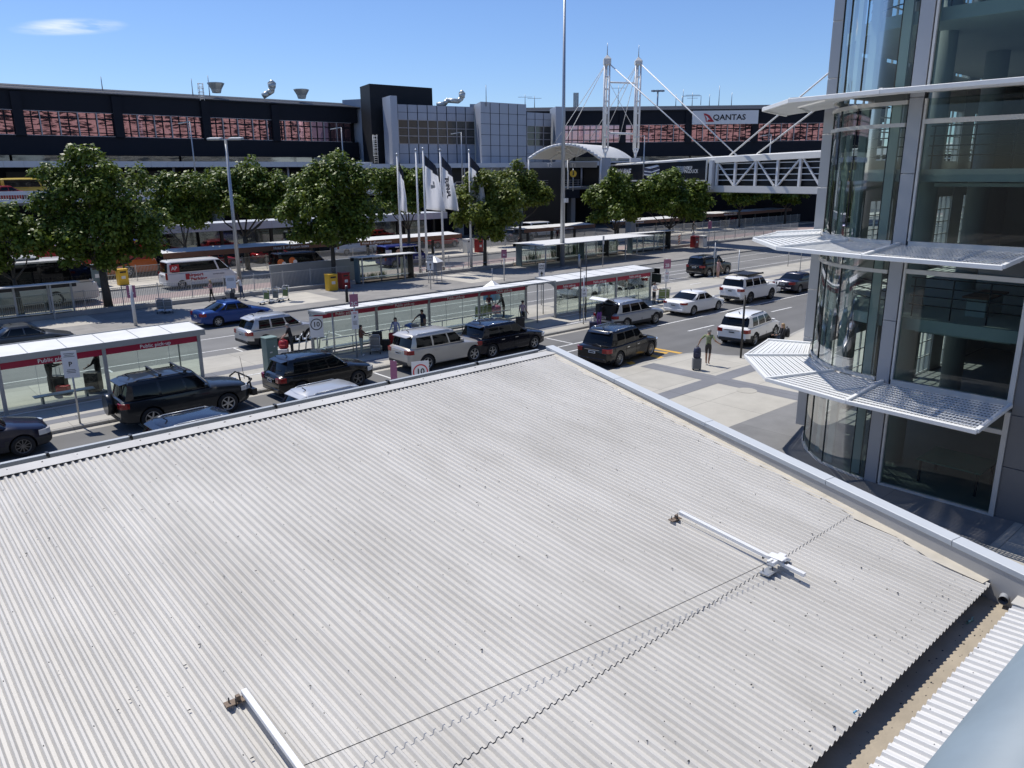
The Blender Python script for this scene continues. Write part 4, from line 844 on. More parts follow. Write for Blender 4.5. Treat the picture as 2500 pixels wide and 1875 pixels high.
cable('lower white stay slanting up from the bridge roof to the right, behind the tower', g(1775, 377), g(1775, 377)+(DP(1912, 271, 84)-g(1775, 377))*2.1, .085); cable('upper white stay slanting up from the bridge roof to the right, behind the tower', g(1843, 372), g(1843, 372)+(DP(1986, 271, 78)-g(1843, 372))*2.1, .085)
for lb, m, px, py, D in (('stay from the left mast to the top of the arched canopy', m1, 1383, 339, 112), ('stay from the left mast to the roof behind the tall pole', m1, 1350, 355, 118), ('stay from the right mast to the back of the arched canopy', m2, 1480, 318, 118), ('stay from the right mast down behind the left mast', m2, 1437, 346, 120), ('stay from the right mast to the far end of the arch', m2, 1510, 347, 120)):
    cable('thin white '+lb, m, DP(px, py, D), .045)
cable('thin dark diagonal stay crossing between the twin masts', at1(DP(1477, 190, 106).z), at2(DP(1551, 325, 108).z), .03)
# arched canopy
t = thing('arched_canopy', 'white barrel arched canopy over the bridge landing, left of the masts', 'canopy', (*DP(1380, 430, 106).to_2d(), 0))
E0, E1 = DP(1291, 385, 103), DP(1467, 382, 105); ztop_ = DP(1395, 349, 104).z
back = (DP(1545, 350, 116)-DP(1467, 350, 105)); back.z = 0
def arch(o, dz=0): 
    pts = []
    for i in range(21):
        a = i/20; p = E0.lerp(E1, a); h = 4*a*(1-a); p = p+back*o; p.z = E0.z+(ztop_-E0.z)*h+dz; pts.append(tuple(p))
    return pts
b = MB(); A_, B_, C_, D_ = arch(0), arch(1), arch(1, -.18), arch(0, -.18)
for i in range(20): b.quad(A_[i], A_[i+1], B_[i+1], B_[i]); b.quad(D_[i], C_[i], C_[i+1], D_[i+1])
b.build('roof_skin', 'offwhite', t)
for o in (-.01, .5, 1.01): b = MB(); b.path(arch(o, -.2), .2 if o < .1 else .14, 6); b.build('arch_rib', 'white_paint', t)
for o, a in ((0, 0), (0, 1), (1, 0), (1, 1)):
    p = Vector(arch(o)[20*a]); b = MB(); b.tube((p.x, p.y, DK), p, .12); b.build('post', 'white_paint', t)
for (a0_, a1_) in ((5, 15), (8, 12)): b = MB(); q = Vector(arch(.3)[10]); b.tube(Vector(arch(.2, -.3)[a0_]), (q.x, q.y, E0.z+.2), .1); b.tube(Vector(arch(.2, -.3)[a1_]), (q.x, q.y, E0.z+.2), .1); b.build('strut', 'white_paint', t)
# warning sign and street lights on the deck
t = thing('pedestrian_sign', 'round yellow pedestrian warning sign on a post on the elevated road', 'sign', DP(1399, 450, 100))
p = DP(1399, 453, 100); q = DP(1399, 424, 100); b = MB(); b.tube((p.x, p.y, DK), (p.x, p.y, q.z+.6), .05); b.build('post', 'galv', t)
f = Vector((-math.cos(_a), -math.sin(_a), 0)); b = MB(); b.tube(Vector((p.x, p.y, q.z))+f*.07, Vector((p.x, p.y, q.z))+f*.11, .42, n=20); b.build('disc', 'yellow', t)
b = MB(); c = Vector((p.x, p.y, q.z))+f*.125; b.obox(c, (.03, .14, .4), _a); b.ball(c+Vector((0, 0, .26)), .09); b.build('walker_mark', 'black_paint', t)
def deck_lamp(label, px, pyt, D, side=-1):
    p = DP(px, pyt, D); t = thing('road_lamp', label, 'street lamp', (p.x, p.y, DK), 0, 'lamps of the elevated road')
    b = MB(); b.tube((p.x, p.y, DK), (p.x, p.y, p.z), .09, .06); b.build('pole', 'galv', t)
    h = Vector((math.sin(_a), -math.cos(_a), 0)); b = MB(); b.beam(p, p+h*side*.9-Vector((0, 0, .12)), .09, .09); b.build('arm', 'galv', t)
    b = MB(); b.beam(p+h*side*.6-Vector((0, 0, .09)), p+h*side*1.35-Vector((0, 0, .2)), .22, .1); b.build('lamp_head', 'offwhite', t)
for lb, px, py, D in (('grey road lamp seen between the two leftmost trees', 463, 297, 97), ('grey road lamp above the tallest middle tree', 833, 311, 100), ('grey road lamp in front of the gridded windows', 1126, 323, 104), ('grey road lamp standing left of the bridge billboard', 1574, 331, 102), ('grey road lamp above the zigzag truss', 1883, 328, 100)): deck_lamp(lb, px, py, D)
# ---------------------------------------------------------------- shelters
mat('shelter_grey', (.34, .355, .36), .45, .35, .06); mat('shelter_roof', (.68, .68, .66), .5, 0, .16, 1.3); mat('bench_alu', (.55, .57, .58), .4, .4, .06)
def pickup_shelter(label, X, yp, sgn, zr_, x_over=(.25, .25), text=True, benches=(), rail=None, depth=1.75):
    """posts on the line yp; the roof reaches from it by depth towards +y (sgn 1) or the viewer (sgn -1)"""
    t = thing('pickup_shelter', label, 'shelter', (sum(X)/len(X), yp, .13), 0, 'public pick-up shelters on the island')
    x0, x1 = X[0]-x_over[0], X[-1]+x_over[1]; ye = yp+sgn*depth; zf = zr_+.1
    b = MB(); A = [(x0, yp-sgn*.08, zr_), (x1, yp-sgn*.08, zr_), (x1, ye, zf), (x0, ye, zf)]
    b.extrude(A, (0, 0, -.05)); b.build('roof', 'shelter_roof', t)
    n = int((x1-x0)/1.25); b = MB()
    for i in range(n+1): x = x0+.02+(x1-x0-.04)*i/n; b.beam((x, yp-sgn*.06, zr_+.006), (x, ye, zf+.006), .035, .014)
    b.beam((x0, ye, zf), (x1, ye, zf), .05, .07); b.build('roof_batten', 'shelter_grey', t)
    b = MB(); yf = yp-sgn*.08
    if sgn > 0: b.box(x0, yf-.05, zr_-.235, x1, yf, zr_+.015)
    else: b.box(x0, ye-.04, zf-.05, x1, ye, zf+.03); b.box(x0, yp+.02, zr_-.2, x1, yp+.07, zr_-.04)
    b.build('fascia', 'shelter_grey', t)
    for x in X:
        b = MB(); b.box(x-.07, yp-.06, .13, x+.07, yp+.06, zr_-.04); b.build('post', 'shelter_grey', t, bevel=.012)
        b = MB(); b.extrude([(x-.05, yp, zr_-.38), (x-.05, yp, zr_-.05), (x-.05, ye-sgn*.1, zf-.06), (x-.05, ye-sgn*.1, zf-.12), (x-.05, yp+sgn*.35, zr_-.2)], (.1, 0, 0)); b.build('roof_arm', 'shelter_grey', t)
    for xa, xb in zip(X, X[1:]):
        b = MB(); b.box(xa+.08, yp-.008, .34, xb-.08, yp+.008, zr_-.5); b.build('glass_panel', 'shelter_glass', t)
        b = MB(); b.box(xa+.08, yp-.03, .24, xb-.08, yp+.03, .335); b.build('bottom_rail', 'shelter_grey', t)
        b = MB(); zb0, zb1 = zr_-.51, zr_-.24; b.box(xa+.075, yp-.02, zb0, xb-.075, yp+.012, zb1); s_ = b.build('sign_band', 'crimson', t)
        lettering('Public pick-up', .215, ((xa+xb)/2+.1, yp-.022, (zb0+zb1)/2-.01), (1, 0, 0), (0, 0, 1), 'letter_white', s_, bold=.012, fit=min(1.25, (xb-xa)*.5))
        for f in (.33, .66) if xb-xa > 2.4 else (.5,):
            x = xa+(xb-xa)*f; b = MB(); b.box(x-.004, yp-.012, .34, x+.004, yp+.012, zr_-.5); b.build('glass_joint', 'alu_dull', t)
    for x in (X[0]+.4, X[-1]-.4): b = MB(); b.tube((x, ye-sgn*.25, .13), (x, ye-sgn*.25, zf-.06), .035); b.build('rear_post', 'shelter_grey', t)
    for xa, xb in benches:
        y = yp+(.5 if sgn > 0 else -.5); b = MB(); b.box(xa, y-.2, .53, xb, y+.2, .575); s_ = b.build('bench', 'bench_alu', t, bevel=.01)
        for x in (xa+.3, xb-.3): b = MB(); b.box(x-.04, y-.15, .13, x+.04, y+.15, .53); b.build('bench_leg', 'shelter_grey', s_, local=True).data.transform(root_matrix(t).inverted())
    if rail:
        xa, xb = rail; y = yp-.4; b = MB(); b.tube((xa, y, .95), (xb, y, .95), .035); s_ = b.build('lean_rail', 'bench_alu', t); x = xa+.3
        while x < xb: b = MB(); b.tube((x, y, .13), (x, y, .95), .025); b.build('rail_post', 'shelter_grey', s_, local=True).data.transform(root_matrix(t).inverted()); x += 1.45
    b = MB(); b.box(X[0]+.3, yp-.12, .134, X[-1]-.3, yp-.05, .16); b.build('kick_plate', 'offwhite', t)
    return t
pickup_shelter('left public pick-up shelter with its roof edge in full sun, behind the charcoal off-road wagon', [.7, 4.45, 8.15, 12.0], 34.1, 1, 2.45, (2.0, .28), benches=((5.5, 7.7), (9.2, 11.4)))
pickup_shelter('long middle public pick-up shelter whose roof hides part of its red band', [18.0, 21.8, 25.25, 28.9, 32.7], 35.15, -1, 2.47, (.1, .9), benches=((18.4, 21.6), (25.6, 28.6)), rail=(18.3, 31.0), depth=1.7)
pickup_shelter('right public pick-up shelter beside the sign for bay 2B', [34.2, 36.45, 40.0, 43.7], 34.05, 1, 2.42, (.1, .2), benches=((37, 39.4), (40.6, 42.8)))
def far_shelter(label, x0, x1, yb, depth, zr_, posts, text=None, tx=0, panels=()):
    t = thing('rideshare_shelter', label, 'shelter', ((x0+x1)/2, yb, .13), 0, 'grey shelters on the far footpath')
    b = MB(); b.extrude([(x0, yb+.3, zr_+.02), (x1, yb+.3, zr_+.02), (x1, yb-depth, zr_+.08), (x0, yb-depth, zr_+.08)], (0, 0, -.06)); b.build('roof', 'shelter_roof', t)
    b = MB(); b.box(x0, yb+.02, zr_-.33, x1, yb+.07, zr_-.02); s_ = b.build('sign_band', 'black_sign', t)
    if text: lettering(text, .25, (tx, yb+.014, zr_-.18), (1, 0, 0), (0, 0, 1), 'letter_white', s_, bold=.01)
    for x in posts: b = MB(); b.box(x-.06, yb-.06, .13, x+.06, yb+.015, zr_-.03); b.build('post', 'shelter_grey', t)
    for x in posts[::2]: b = MB(); b.box(x-.05, yb-depth+.15, .13, x+.05, yb-depth+.25, zr_+.02); b.build('front_post', 'shelter_grey', t)
    for xa, xb in zip(posts, posts[1:]): b = MB(); b.box(xa+.065, yb+.015, .4, xb-.065, yb+.025, zr_-.35); b.build('glass_panel', 'shelter_glass', t); b = MB(); b.box(xa+.065, yb-.01, .3, xb-.065, yb+.04, .395); b.build('bottom_rail', 'shelter_grey', t)
    for x, m in panels: b = MB(); b.box(x-.07, yb-.75, .2, x+.07, yb-.08, zr_-.1); b.build('end_panel', m, t)
    b = MB(); b.box(posts[0]+.2, yb-.45, .52, posts[-1]-.2, yb-.1, .57); b.build('bench', 'bench_alu', t)
    return t
mat('panel_teal', (.12, .17, .18), .4, 0, .08)
far_shelter('rideshare shelter at the far left edge in front of the white coach', -1.0, 12.6, 57.0, 1.0, 2.35, [0, 3, 6, 9, 10.9, 12.25], 'Rideshare', 7.4)
far_shelter('small rideshare shelter with its black band, left of the flagpoles', 33.3, 39.3, 57.2, 1.3, 2.3, [33.7, 36.2, 37.9, 39.0], 'Rideshare', 35.9, ((33.6, 'panel_teal'), (39.0, 'black_sign')))
far_shelter('long grey shelter with a pale roof across the road from bay 2B', 51.0, 67.5, 56.6, 4.3, 2.35, [51.4, 54, 57, 60, 63, 66.5], None, 0, ((51.4, 'panel_teal'), (57.0, 'black_sign'), (60.3, 'panel_teal'), (64.2, 'black_sign')))
far_shelter('short rideshare shelter at the right end of the long pale roofed one', 67.7, 75.6, 56.6, 1.6, 2.35, [68.2, 71, 73, 75.2], 'Rideshare', 70.2, ((68.2, 'panel_teal'), (75.1, 'black_sign')))
def hotel_shelter(label, x0, x1, y, zb, tx, shade=0):
    t = thing('bus_shelter', label, 'bus shelter', ((x0+x1)/2, y, .13), 0, 'brown bus shelters on the bus footpath')
    b = MB(); b.box(x0, y, zb, x1, y+.12, zb+.46); f = b.build('fascia', 'brick_brown', t)
    lettering('Hotel & off airport buses', .36, (tx, y-.004, zb+.22), (1, 0, 0), (0, 0, 1), 'letter_white', f, bold=.01)
    b = MB(); b.extrude([(x0, y+.121, zb+.45), (x1, y+.121, zb+.45), (x1, y+2.7, zb+.6), (x0, y+2.7, zb+.6)], (0, 0, -.06)); b.build('roof', 'shelter_roof', t)
    x = x0+1.5
    while x < x1: b = MB(); b.box(x-.12, y+1.0, .13, x+.12, y+1.24, zb+.42); b.build('post', 'black_paint', t); x += 4.3
hotel_shelter('long brown bus shelter lettered for hotel buses, behind the white airport parking van', 22.4, 38.5, 69.6, 2.1, 34.2); hotel_shelter('brown bus shelter behind the two pale flagpoles', 43.0, 56.5, 71.6, 1.75, 45.0)
hotel_shelter('brown bus shelter behind the tall lamp pole', 66.5, 79.5, 71.6, 1.75, 73.4); hotel_shelter('brown bus shelter half hidden behind the two right hand trees', 84, 98.5, 71.6, 1.8, 88); hotel_shelter('brown bus shelter under the footbridge beside the tower', 102.5, 140, 71.6, 2.0, 112)
# ---------------------------------------------------------------- fences
mat('fence_white', (.50, .50, .48), .45, .1, .06)
def fence_run(label, x0, x1, y, zb, h, step=2.4, gap=(), rising=0.):
    t = thing('picket_fence', label, 'fence', ((x0+x1)/2, y, zb), 0, 'metal picket fences')
    b = MB(); n = int(step/.115)
    for i in range(1, n): x = i*step/n; b.box(x-.011, -.011, .1, x+.011, .011, h-.04)
    b.box(.04, -.016, .07, step-.04, .016, .1); b.box(.04, -.018, h-.04, step-.04, .018, h)
    me = bpy.data.meshes.new('picket_panel'); bmesh.ops.recalc_face_normals(b.bm, faces=b.bm.faces); b.bm.to_mesh(me); me.materials.append(M['fence_white'])
    p = MB(); p.box(-.03, -.03, 0, .03, .03, h+.06); p.box(-.038, -.038, h+.06, .038, .038, h+.09); mp = bpy.data.meshes.new('fence_post'); bmesh.ops.recalc_face_normals(p.bm, faces=p.bm.faces); p.bm.to_mesh(mp); mp.materials.append(M['fence_white'])
    x = x0
    while x < x1:
        if not any(g0 < x+step/2 < g1 for g0, g1 in gap):
            for nm, m in (('picket_panel', me), ('fence_post', mp)):
                o = bpy.data.objects.new(nm, m); COL.objects.link(o); o.parent = t; o.location = (x-(x0+x1)/2, R.uniform(-.015, .015), 0)
        x += step
    return t
fence_run('pale picket fence along the near side of the bus road, left part', -6, 33.2, 58.1, .16, 1.36); fence_run('pale picket fence along the near side of the bus road, behind the flagpoles', 39.4, 51.2, 58.1, .16, 1.36)
fence_run('pale picket fence along the near side of the bus road, at the far right', 75.8, 108, 58.3, .16, 1.36)
fence_run('pale picket fence on the far bus footpath, left part', 4, 46, 72.3, .13, 1.3, gap=((15.6, 18.2),)); fence_run('pale picket fence on the far bus footpath, middle part', 48, 84, 73.4, .13, 1.3); fence_run('pale picket fence on the far bus footpath, right part', 86, 140, 70.5, .13, 1.3)
# garden kerb and grey rendered wall
b = MB(); b.box(-10, 56.62, .0, 33.3, 56.98, .42); tag(b.build('garden_wall', 'planter_concrete', bevel=.02), 'low concrete garden wall in front of the left picket fence', 'wall')
b = MB(); b.box(39.5, 56.62, .0, 51, 56.98, .42); tag(b.build('garden_wall', 'planter_concrete', bevel=.02), 'low concrete garden wall below the flagpoles', 'wall')
b = MB(); b.box(76, 56.62, .0, 108, 56.98, .42); tag(b.build('garden_wall', 'planter_concrete', bevel=.02), 'low concrete garden wall at the far right', 'wall')
b = MB(); b.box(27.3, 59.6, 0, 35.3, 59.85, 1.95); tag(b.build('screen_wall', 'shelter_grey', bevel=.02), 'grey screen wall hiding the lower half of the black van', 'wall')
t = thing('handrail', 'low metal rail along the garden wall below the flagpoles', 'railing', (45, 56.5, .13)); b = MB(); b.tube((39.7, 56.45, .85), (51, 56.45, .85), .025)
b.build('rail', 'galv', t)
for i in range(8): b = MB(); b.tube((40+i*1.55, 56.45, .13), (40+i*1.55, 56.45, .85), .022); b.build('post', 'galv', t)
# bins and boxes
def bin_box(name, label, cat, x, y, z, w, d, h, m, slot='black_paint', rz=0):
    t = thing(name, label, cat, (x, y, z), rz); b = MB(); b.box(-w/2, -d/2, 0, w/2, d/2, h); b.build('body', m, t, local=True, bevel=.03)
    b = MB(); b.box(-w*.42, -d/2-.012, h*.3, w*.42, -d/2-.001, h*.72); b.build('front_panel', m, t, local=True, bevel=.004)
    b = MB(); b.box(-w*.3, -d/2-.012, h*.8, w*.3, -d/2+.01, h*.9); b.build('slot', slot, t, local=True)
    b = MB(); b.box(-w/2-.02, -d/2-.02, h, w/2+.02, d/2+.02, h+.05); b.build('lid', m, t, local=True, bevel=.01)
    b = MB(); 
    b.box(-w*.2, -d/2-.016, h*.42, w*.2, -d/2-.0125, h*.6); b.build('label_plate', 'offwhite', t, local=True)
bin_box('litter_bin', 'yellow bin standing next to a dark red bin under the middle tree', 'bin', 30.1, 54.9, .13, .78, .7, 1.25, 'yellow'); bin_box('litter_bin', 'dark red bin standing next to a yellow bin under the middle tree', 'bin', 31.35, 55.1, .13, .72, .7, 1.25, 'bin_red')
bin_box('litter_bin', 'yellow bin on the bus footpath by the left tree trunk', 'bin', 19.1, 70.4, .13, .8, .7, 1.3, 'yellow'); bin_box('service_box', 'dark green service box beside the left tree trunk', 'box', 17.4, 71.2, .13, 1.35, .8, 1.75, 'panel_teal')
bin_box('litter_bin', 'dark red bin on the bus footpath behind the tree by the flags', 'bin', 57.6, 69.9, .13, .8, .7, 1.45, 'bin_red'); bin_box('litter_bin', 'pale bin on the bus footpath behind the tree by the flags', 'bin', 56.3, 70.3, .13, .9, .8, 1.55, 'offwhite')
bin_box('litter_bin', 'red and cream bin at the far right end of the garden wall', 'bin', 79.3, 55.4, .13, .85, .7, 1.3, 'bin_red'); bin_box('litter_bin', 'cream bin paired with a red one at the far right end of the garden wall', 'bin', 80.7, 55.2, .13, .8, .7, 1.3, 'offwhite')
t = thing('utility_cabinet', 'tall grey green utility cabinet at the near kerb behind the black wagon', 'cabinet', (14.5, 32.45, .13), .05)
b = MB(); b.box(-.27, -.25, .04, .27, .25, 1.84); b.build('body', 'cabinet_green', t, local=True, bevel=.02); b = MB(); b.box(-.3, -.28, 1.84, .3, .28, 1.9); b.build('lid', 'cabinet_green', t, local=True, bevel=.02)
b = MB(); b.box(-.3, -.28, 0, .3, .28, .05); b.build('plinth', 'planter_concrete', t, local=True); b = MB(); b.box(-.24, -.262, .1, .24, -.2505, 1.78); b.build('door', 'cabinet_green', t, local=True, bevel=.004)
for (x_, z_, w_) in ((-.08, 1.2, .12), (.1, 1.45, .06), (.02, .9, .05), (.14, .6, .05)): b = MB(); b.box(x_-w_/2, -.268, z_, x_+w_/2, -.263, z_+.06); b.build('sticker', 'offwhite', t, local=True)
# ---------------------------------------------------------------- signs and posts
def post_sign(label, x, y, z, h, panels, r=.035, pm='galv', face=(0, -1), name='road_sign', cat='sign'):
    """panels: (zc, w, h, material, [(text, size, dz, material)])"""
    t = thing(name, label, cat, (x, y, z), 0); b = MB(); b.tube((0, 0, 0), (0, 0, h), r, n=10); b.build('post', pm, t, local=True)
    f = Vector((*face, 0)).normalized(); rt = Vector((-f.y, f.x, 0))
    for zc, w, hh, m, tx in panels:
        b = MB(); c = f*.05+Vector((0, 0, zc)); b.obox(c, (w, .012, hh), math.atan2(rt.y, rt.x)); p = b.build('panel', m, t, local=True, bevel=.002)
        for s, sz, dz, m2 in tx:
            if s == 'ring': 
                b = MB(); b.loft([[tuple(c+f*.008+rt*math.cos(a_)*q+Vector((0, 0, dz+math.sin(a_)*q))) for a_ in [i*math.pi/16 for i in range(32)]] for q in (sz, sz*.84)], smooth=False)
                for v_ in b.bm.verts: pass
                b.build('ring', m2, p, local=True)
            elif s == 'arrow':
                b = MB(); q = lambda u, v: c+f*.007+rt*u+Vector((0, 0, dz+v)); b.extrude([q(-.03, -sz), q(.03, -sz), q(.03, 0), q(.11, 0), q(0, .2), q(-.11, 0), q(-.03, 0)], f*.003); b.build('arrow', m2, p, local=True)
            elif s == 'bars':
                b = MB()
                for k in range(sz): b.obox(c+f*.008+Vector((0, 0, dz-k*.055)), (w*R.uniform(.5, .72), .004, .018), math.atan2(rt.y, rt.x))
                b.build('small_print', m2, p, local=True)
            else: lettering(s, sz, c+f*.007+Vector((0, 0, dz)), rt, (0, 0, 1), m2, p, bold=.02, depth=.002, local=True)
    return t
W_, K_, RED, CR = 'letter_white', 'letter_black', 'sign_red', 'crimson'
mat('sign_white', (.72, .73, .75), .4, 0, .04)
Fc = (-.35, -1)
post_sign('white parking time sign on a post in front of the left pick-up shelter', 6.29, 31.15, .13, 2.75, [(2.27, .5, 1.0, 'sign_white', [('P', .24, .0, K_), ('bars', 3, .4, K_), ('bars', 3, -.2, K_)])], face=Fc)
post_sign('bay sign 2C above a white parking panel, at the left end of the middle shelter', 19.35, 33.2, .13, 3.3, [(2.9, .42, .62, 'pink_sign', [('2C', .26, -.17, W_)]), (1.92, .34, .9, 'sign_white', [('P', .18, .15, K_), ('bars', 2, .38, RED), ('bars', 4, -.05, K_)])], face=Fc)
post_sign('bay sign 2B on a post at the right end of the right pick-up shelter', 42.1, 31.5, .13, 3.3, [(2.95, .55, .62, 'pink_sign', [('2B', .3, -.1, W_)]), (2.1, .34, .7, 'sign_white', [('bars', 2, .25, RED), ('bars', 4, .05, K_)])], face=Fc)
post_sign('pale parking panel on a thin post at the kerb behind the silver grey wagon', 33.95, 31.4, .13, 2.95, [(1.95, .34, .55, 'sign_white', [('P', .18, .08, K_), ('bars', 2, -.08, K_)])], face=Fc)
post_sign('round speed limit 10 sign fixed at the left end of the middle shelter', 17.9, 34.45, .13, 1.9, [(1.6, .66, 1.05, 'sign_white', [('10', .34, .12, K_), ('ring', .29, .13, K_)])], face=Fc)
post_sign('round speed limit 10 sign with a red ring, poking up past the roof gutter', 14.9, 21.4, 0, 2.75, [(2.35, .62, .85, 'sign_white', [('10', .3, .05, K_), ('ring', .27, .05, RED)])], face=Fc)
post_sign('pink sign panel seen nearly edge on beside the speed sign at the gutter', 14.0, 21.6, 0, 2.9, [(2.5, .3, .8, 'pink_sign', [])], face=(-1, -.25))
post_sign('one way sign with an upward arrow, left of the flags rail', 36.0, 49.75, .13, 2.6, [(2.1, .52, 1.15, 'sign_white', [('ONE', .2, .42, K_), ('WAY', .2, .2, K_), ('arrow', .28, -.2, K_)])], face=Fc)
post_sign('one way sign with an upward arrow, left of the right pick-up shelter', 37.0, 38.2, .13, 2.9, [(2.35, .46, 1.05, 'sign_white', [('ONE', .18, .36, K_), ('WAY', .18, .17, K_), ('arrow', .26, -.2, K_)])], face=Fc)
post_sign('lilac bay sign on a white cased post near the tree by the flags', 43.35, 49.3, .13, 2.7, [(2.3, .5, .7, 'pink_sign', [('2C', .2, -.1, W_)])], r=.05, pm='offwhite', face=Fc)
post_sign('lilac bay sign on a white cased post in front of the largest tree', 14.0, 50.2, .13, 2.5, [(2.1, .5, .75, 'pink_sign', [('2D', .22, -.1, W_)])], r=.1, pm='offwhite', face=Fc)
post_sign('white notice on a dark post at the kerb left of the blue sedan', 20.3, 50.5, .13, 2.4, [(2.05, .62, .85, 'sign_white', [('bars', 4, .25, K_)]), (1.1, .3, .45, 'dark_plastic', [])], pm='dark_plastic', face=Fc)
post_sign('lilac bay sign on a thin post by the far kerb right of the long shelter', 77.5, 52.2, .13, 3.4, [(2.9, .5, .85, 'pink_sign', [])], face=Fc)
post_sign('slim grey post with narrow white panel by the long shelter', 56.9, 50.2, .13, 2.9, [(2.55, .2, .8, 'offwhite', [])], face=Fc)
post_sign('bare thin steel post at the kerb beside the white sedan', 50.3, 31.2, .13, 3.3, [], pm='galv'); post_sign('dark post with a small panel at the lay-by beside the white crossover', 33.0, 20.0, .13, 3.1, [(2.85, .1, .3, 'dark_plastic', [])], r=.05, pm='dark_plastic', face=Fc)
post_sign('thin sign post on the island near the tower, left one of two', 69.2, 37.6, .13, 3.2, [], pm='galv'); post_sign('thin sign post with a pale panel on the island near the tower', 66.1, 34.7, .13, 3.2, [(2.7, .5, .8, 'alu_dull', [])], face=(1, .6))
post_sign('pair sign post in front of the black off-roader on the island', 57.3, 37.9, .13, 3.0, [(2.0, .3, .6, 'alu_dull', [])], face=(1, .3))
for lb, x, y, h in (('black slim bollard post at the kerb above the middle shelter', 28.0, 48.95, 1.15), ('grey slim bollard at the kerb below the long shelter', 54.3, 50.9, 1.3)):
    t = thing('bollard', lb, 'bollard', (x, y, .13)); b = MB(); b.tube((0, 0, 0), (0, 0, h), .11, .09, n=12); b.build('post', 'black_paint' if h < 1.2 else 'galv', t, local=True); b = MB(); b.ball((0, 0, h), .09, sc=(1, 1, .5)); b.build('cap', 'alu', t, local=True)
for lb, x in (('taller of two thin black antenna poles rising in front of the right shelter', 34.9), ('shorter of two thin black antenna poles rising in front of the right shelter', 34.4)):
    t = thing('thin_pole', lb, 'pole', (x, 32.1, .13)); b = MB(); b.tube((0, 0, 0), (0, 0, 4.2 if x > 34.6 else 3.8), .03, n=8); b.build('pole', 'black_paint', t, local=True); b = MB(); b.tube((0, 0, .5), (0, 0, 1.3), .05, n=8); b.build('sleeve', 'black_paint', t, local=True)
# lamp posts
t = thing('lamp_post', 'grey lamp post with two flat floodlights, rising between the left trees', 'street lamp', (24.1, 58.2, .16)); tp = 11.35
b = MB(); b.tube((0, 0, 0), (0, 0, tp), .17, .09, n=16); b.build('pole', 'galv', t, local=True)
h = Vector((.745, -.667, 0)); b = MB(); b.beam(-h*.45+Vector((0, 0, tp)), h*.45+Vector((0, 0, tp)), .08, .08); b.obox((0, 0, tp-.15), (.16, .16, .3)); b.build('crossarm', 'galv', t, local=True)
for s in (-1, 1):
    b = MB(); c = h*s*.78+Vector((0, 0, tp+.06)); b.obox(c, (.95, .7, .16), -.73, rx=.12); l_ = b.build('floodlight', 'alu_dull', t, local=True, bevel=.03); b = MB(); b.obox(c-Vector((0, 0, .09)), (.8, .56, .03), -.73, rx=.12); b.build('lens', 'black_paint', l_, local=True)
t = thing('lamp_post', 'very tall grey pole running out of the top of the picture', 'lamp post', (54.0, 52.85, .13)); b = MB(); b.tube((0, 0, 0), (0, 0, 27), .235, .09, n=20); b.build('pole', 'galv', t, local=True)
b = MB(); b.box(-.2, -.55, 6.1, .2, -.3, 6.5); b.build('control_box', 'offwhite', t, local=True); b = MB(); b.obox((.55, -.2, 9.6), (.75, .1, .75), .7, ry=.785); b.build('diamond_sign', 'black_paint', t, local=True)
b = MB(); b.box(-.5, -.5, 0, .5, .5, .05); b.build('base_plate', 'galv', t, local=True)
# flags
def flag_mat():
    m = bpy.data.materials.new('flag_cloth'); m.use_nodes = True; M['flag_cloth'] = m; nt = m.node_tree; b = nt.nodes['Principled BSDF']; b.inputs['Roughness'].default_value = .75
    tc = nt.nodes.new('ShaderNodeTexCoord'); sx = nt.nodes.new('ShaderNodeSeparateXYZ'); nt.links.new(tc.outputs['Object'], sx.inputs[0])
    cr = nt.nodes.new('ShaderNodeValToRGB'); e = cr.color_ramp.elements
    mr = nt.nodes.new('ShaderNodeMapRange'); mr.inputs[1].default_value = 4.8; mr.inputs[2].default_value = 10.4; nt.links.new(sx.outputs['Z'], mr.inputs[0]); nt.links.new(mr.outputs[0], cr.inputs[0])
    e[0].position = .05; e[0].color = (.55, .48, .34, 1); e[1].position = .2; e[1].color = (.8, .81, .84, 1)
    tr = nt.nodes.new('ShaderNodeBsdfTranslucent'); mx = nt.nodes.new('ShaderNodeMixShader'); mx.inputs[0].default_value = .55
    nt.links.new(cr.outputs[0], b.inputs['Base Color']); nt.links.new(cr.outputs[0], tr.inputs[0]); nt.links.new(b.outputs[0], mx.inputs[1]); nt.links.new(tr.outputs[0], mx.inputs[2]); nt.links.new(mx.outputs[0], nt.nodes['Material Output'].inputs[0])
flag_mat(); mat('flag_navy', (.018, .022, .04), .7, 0, .1)
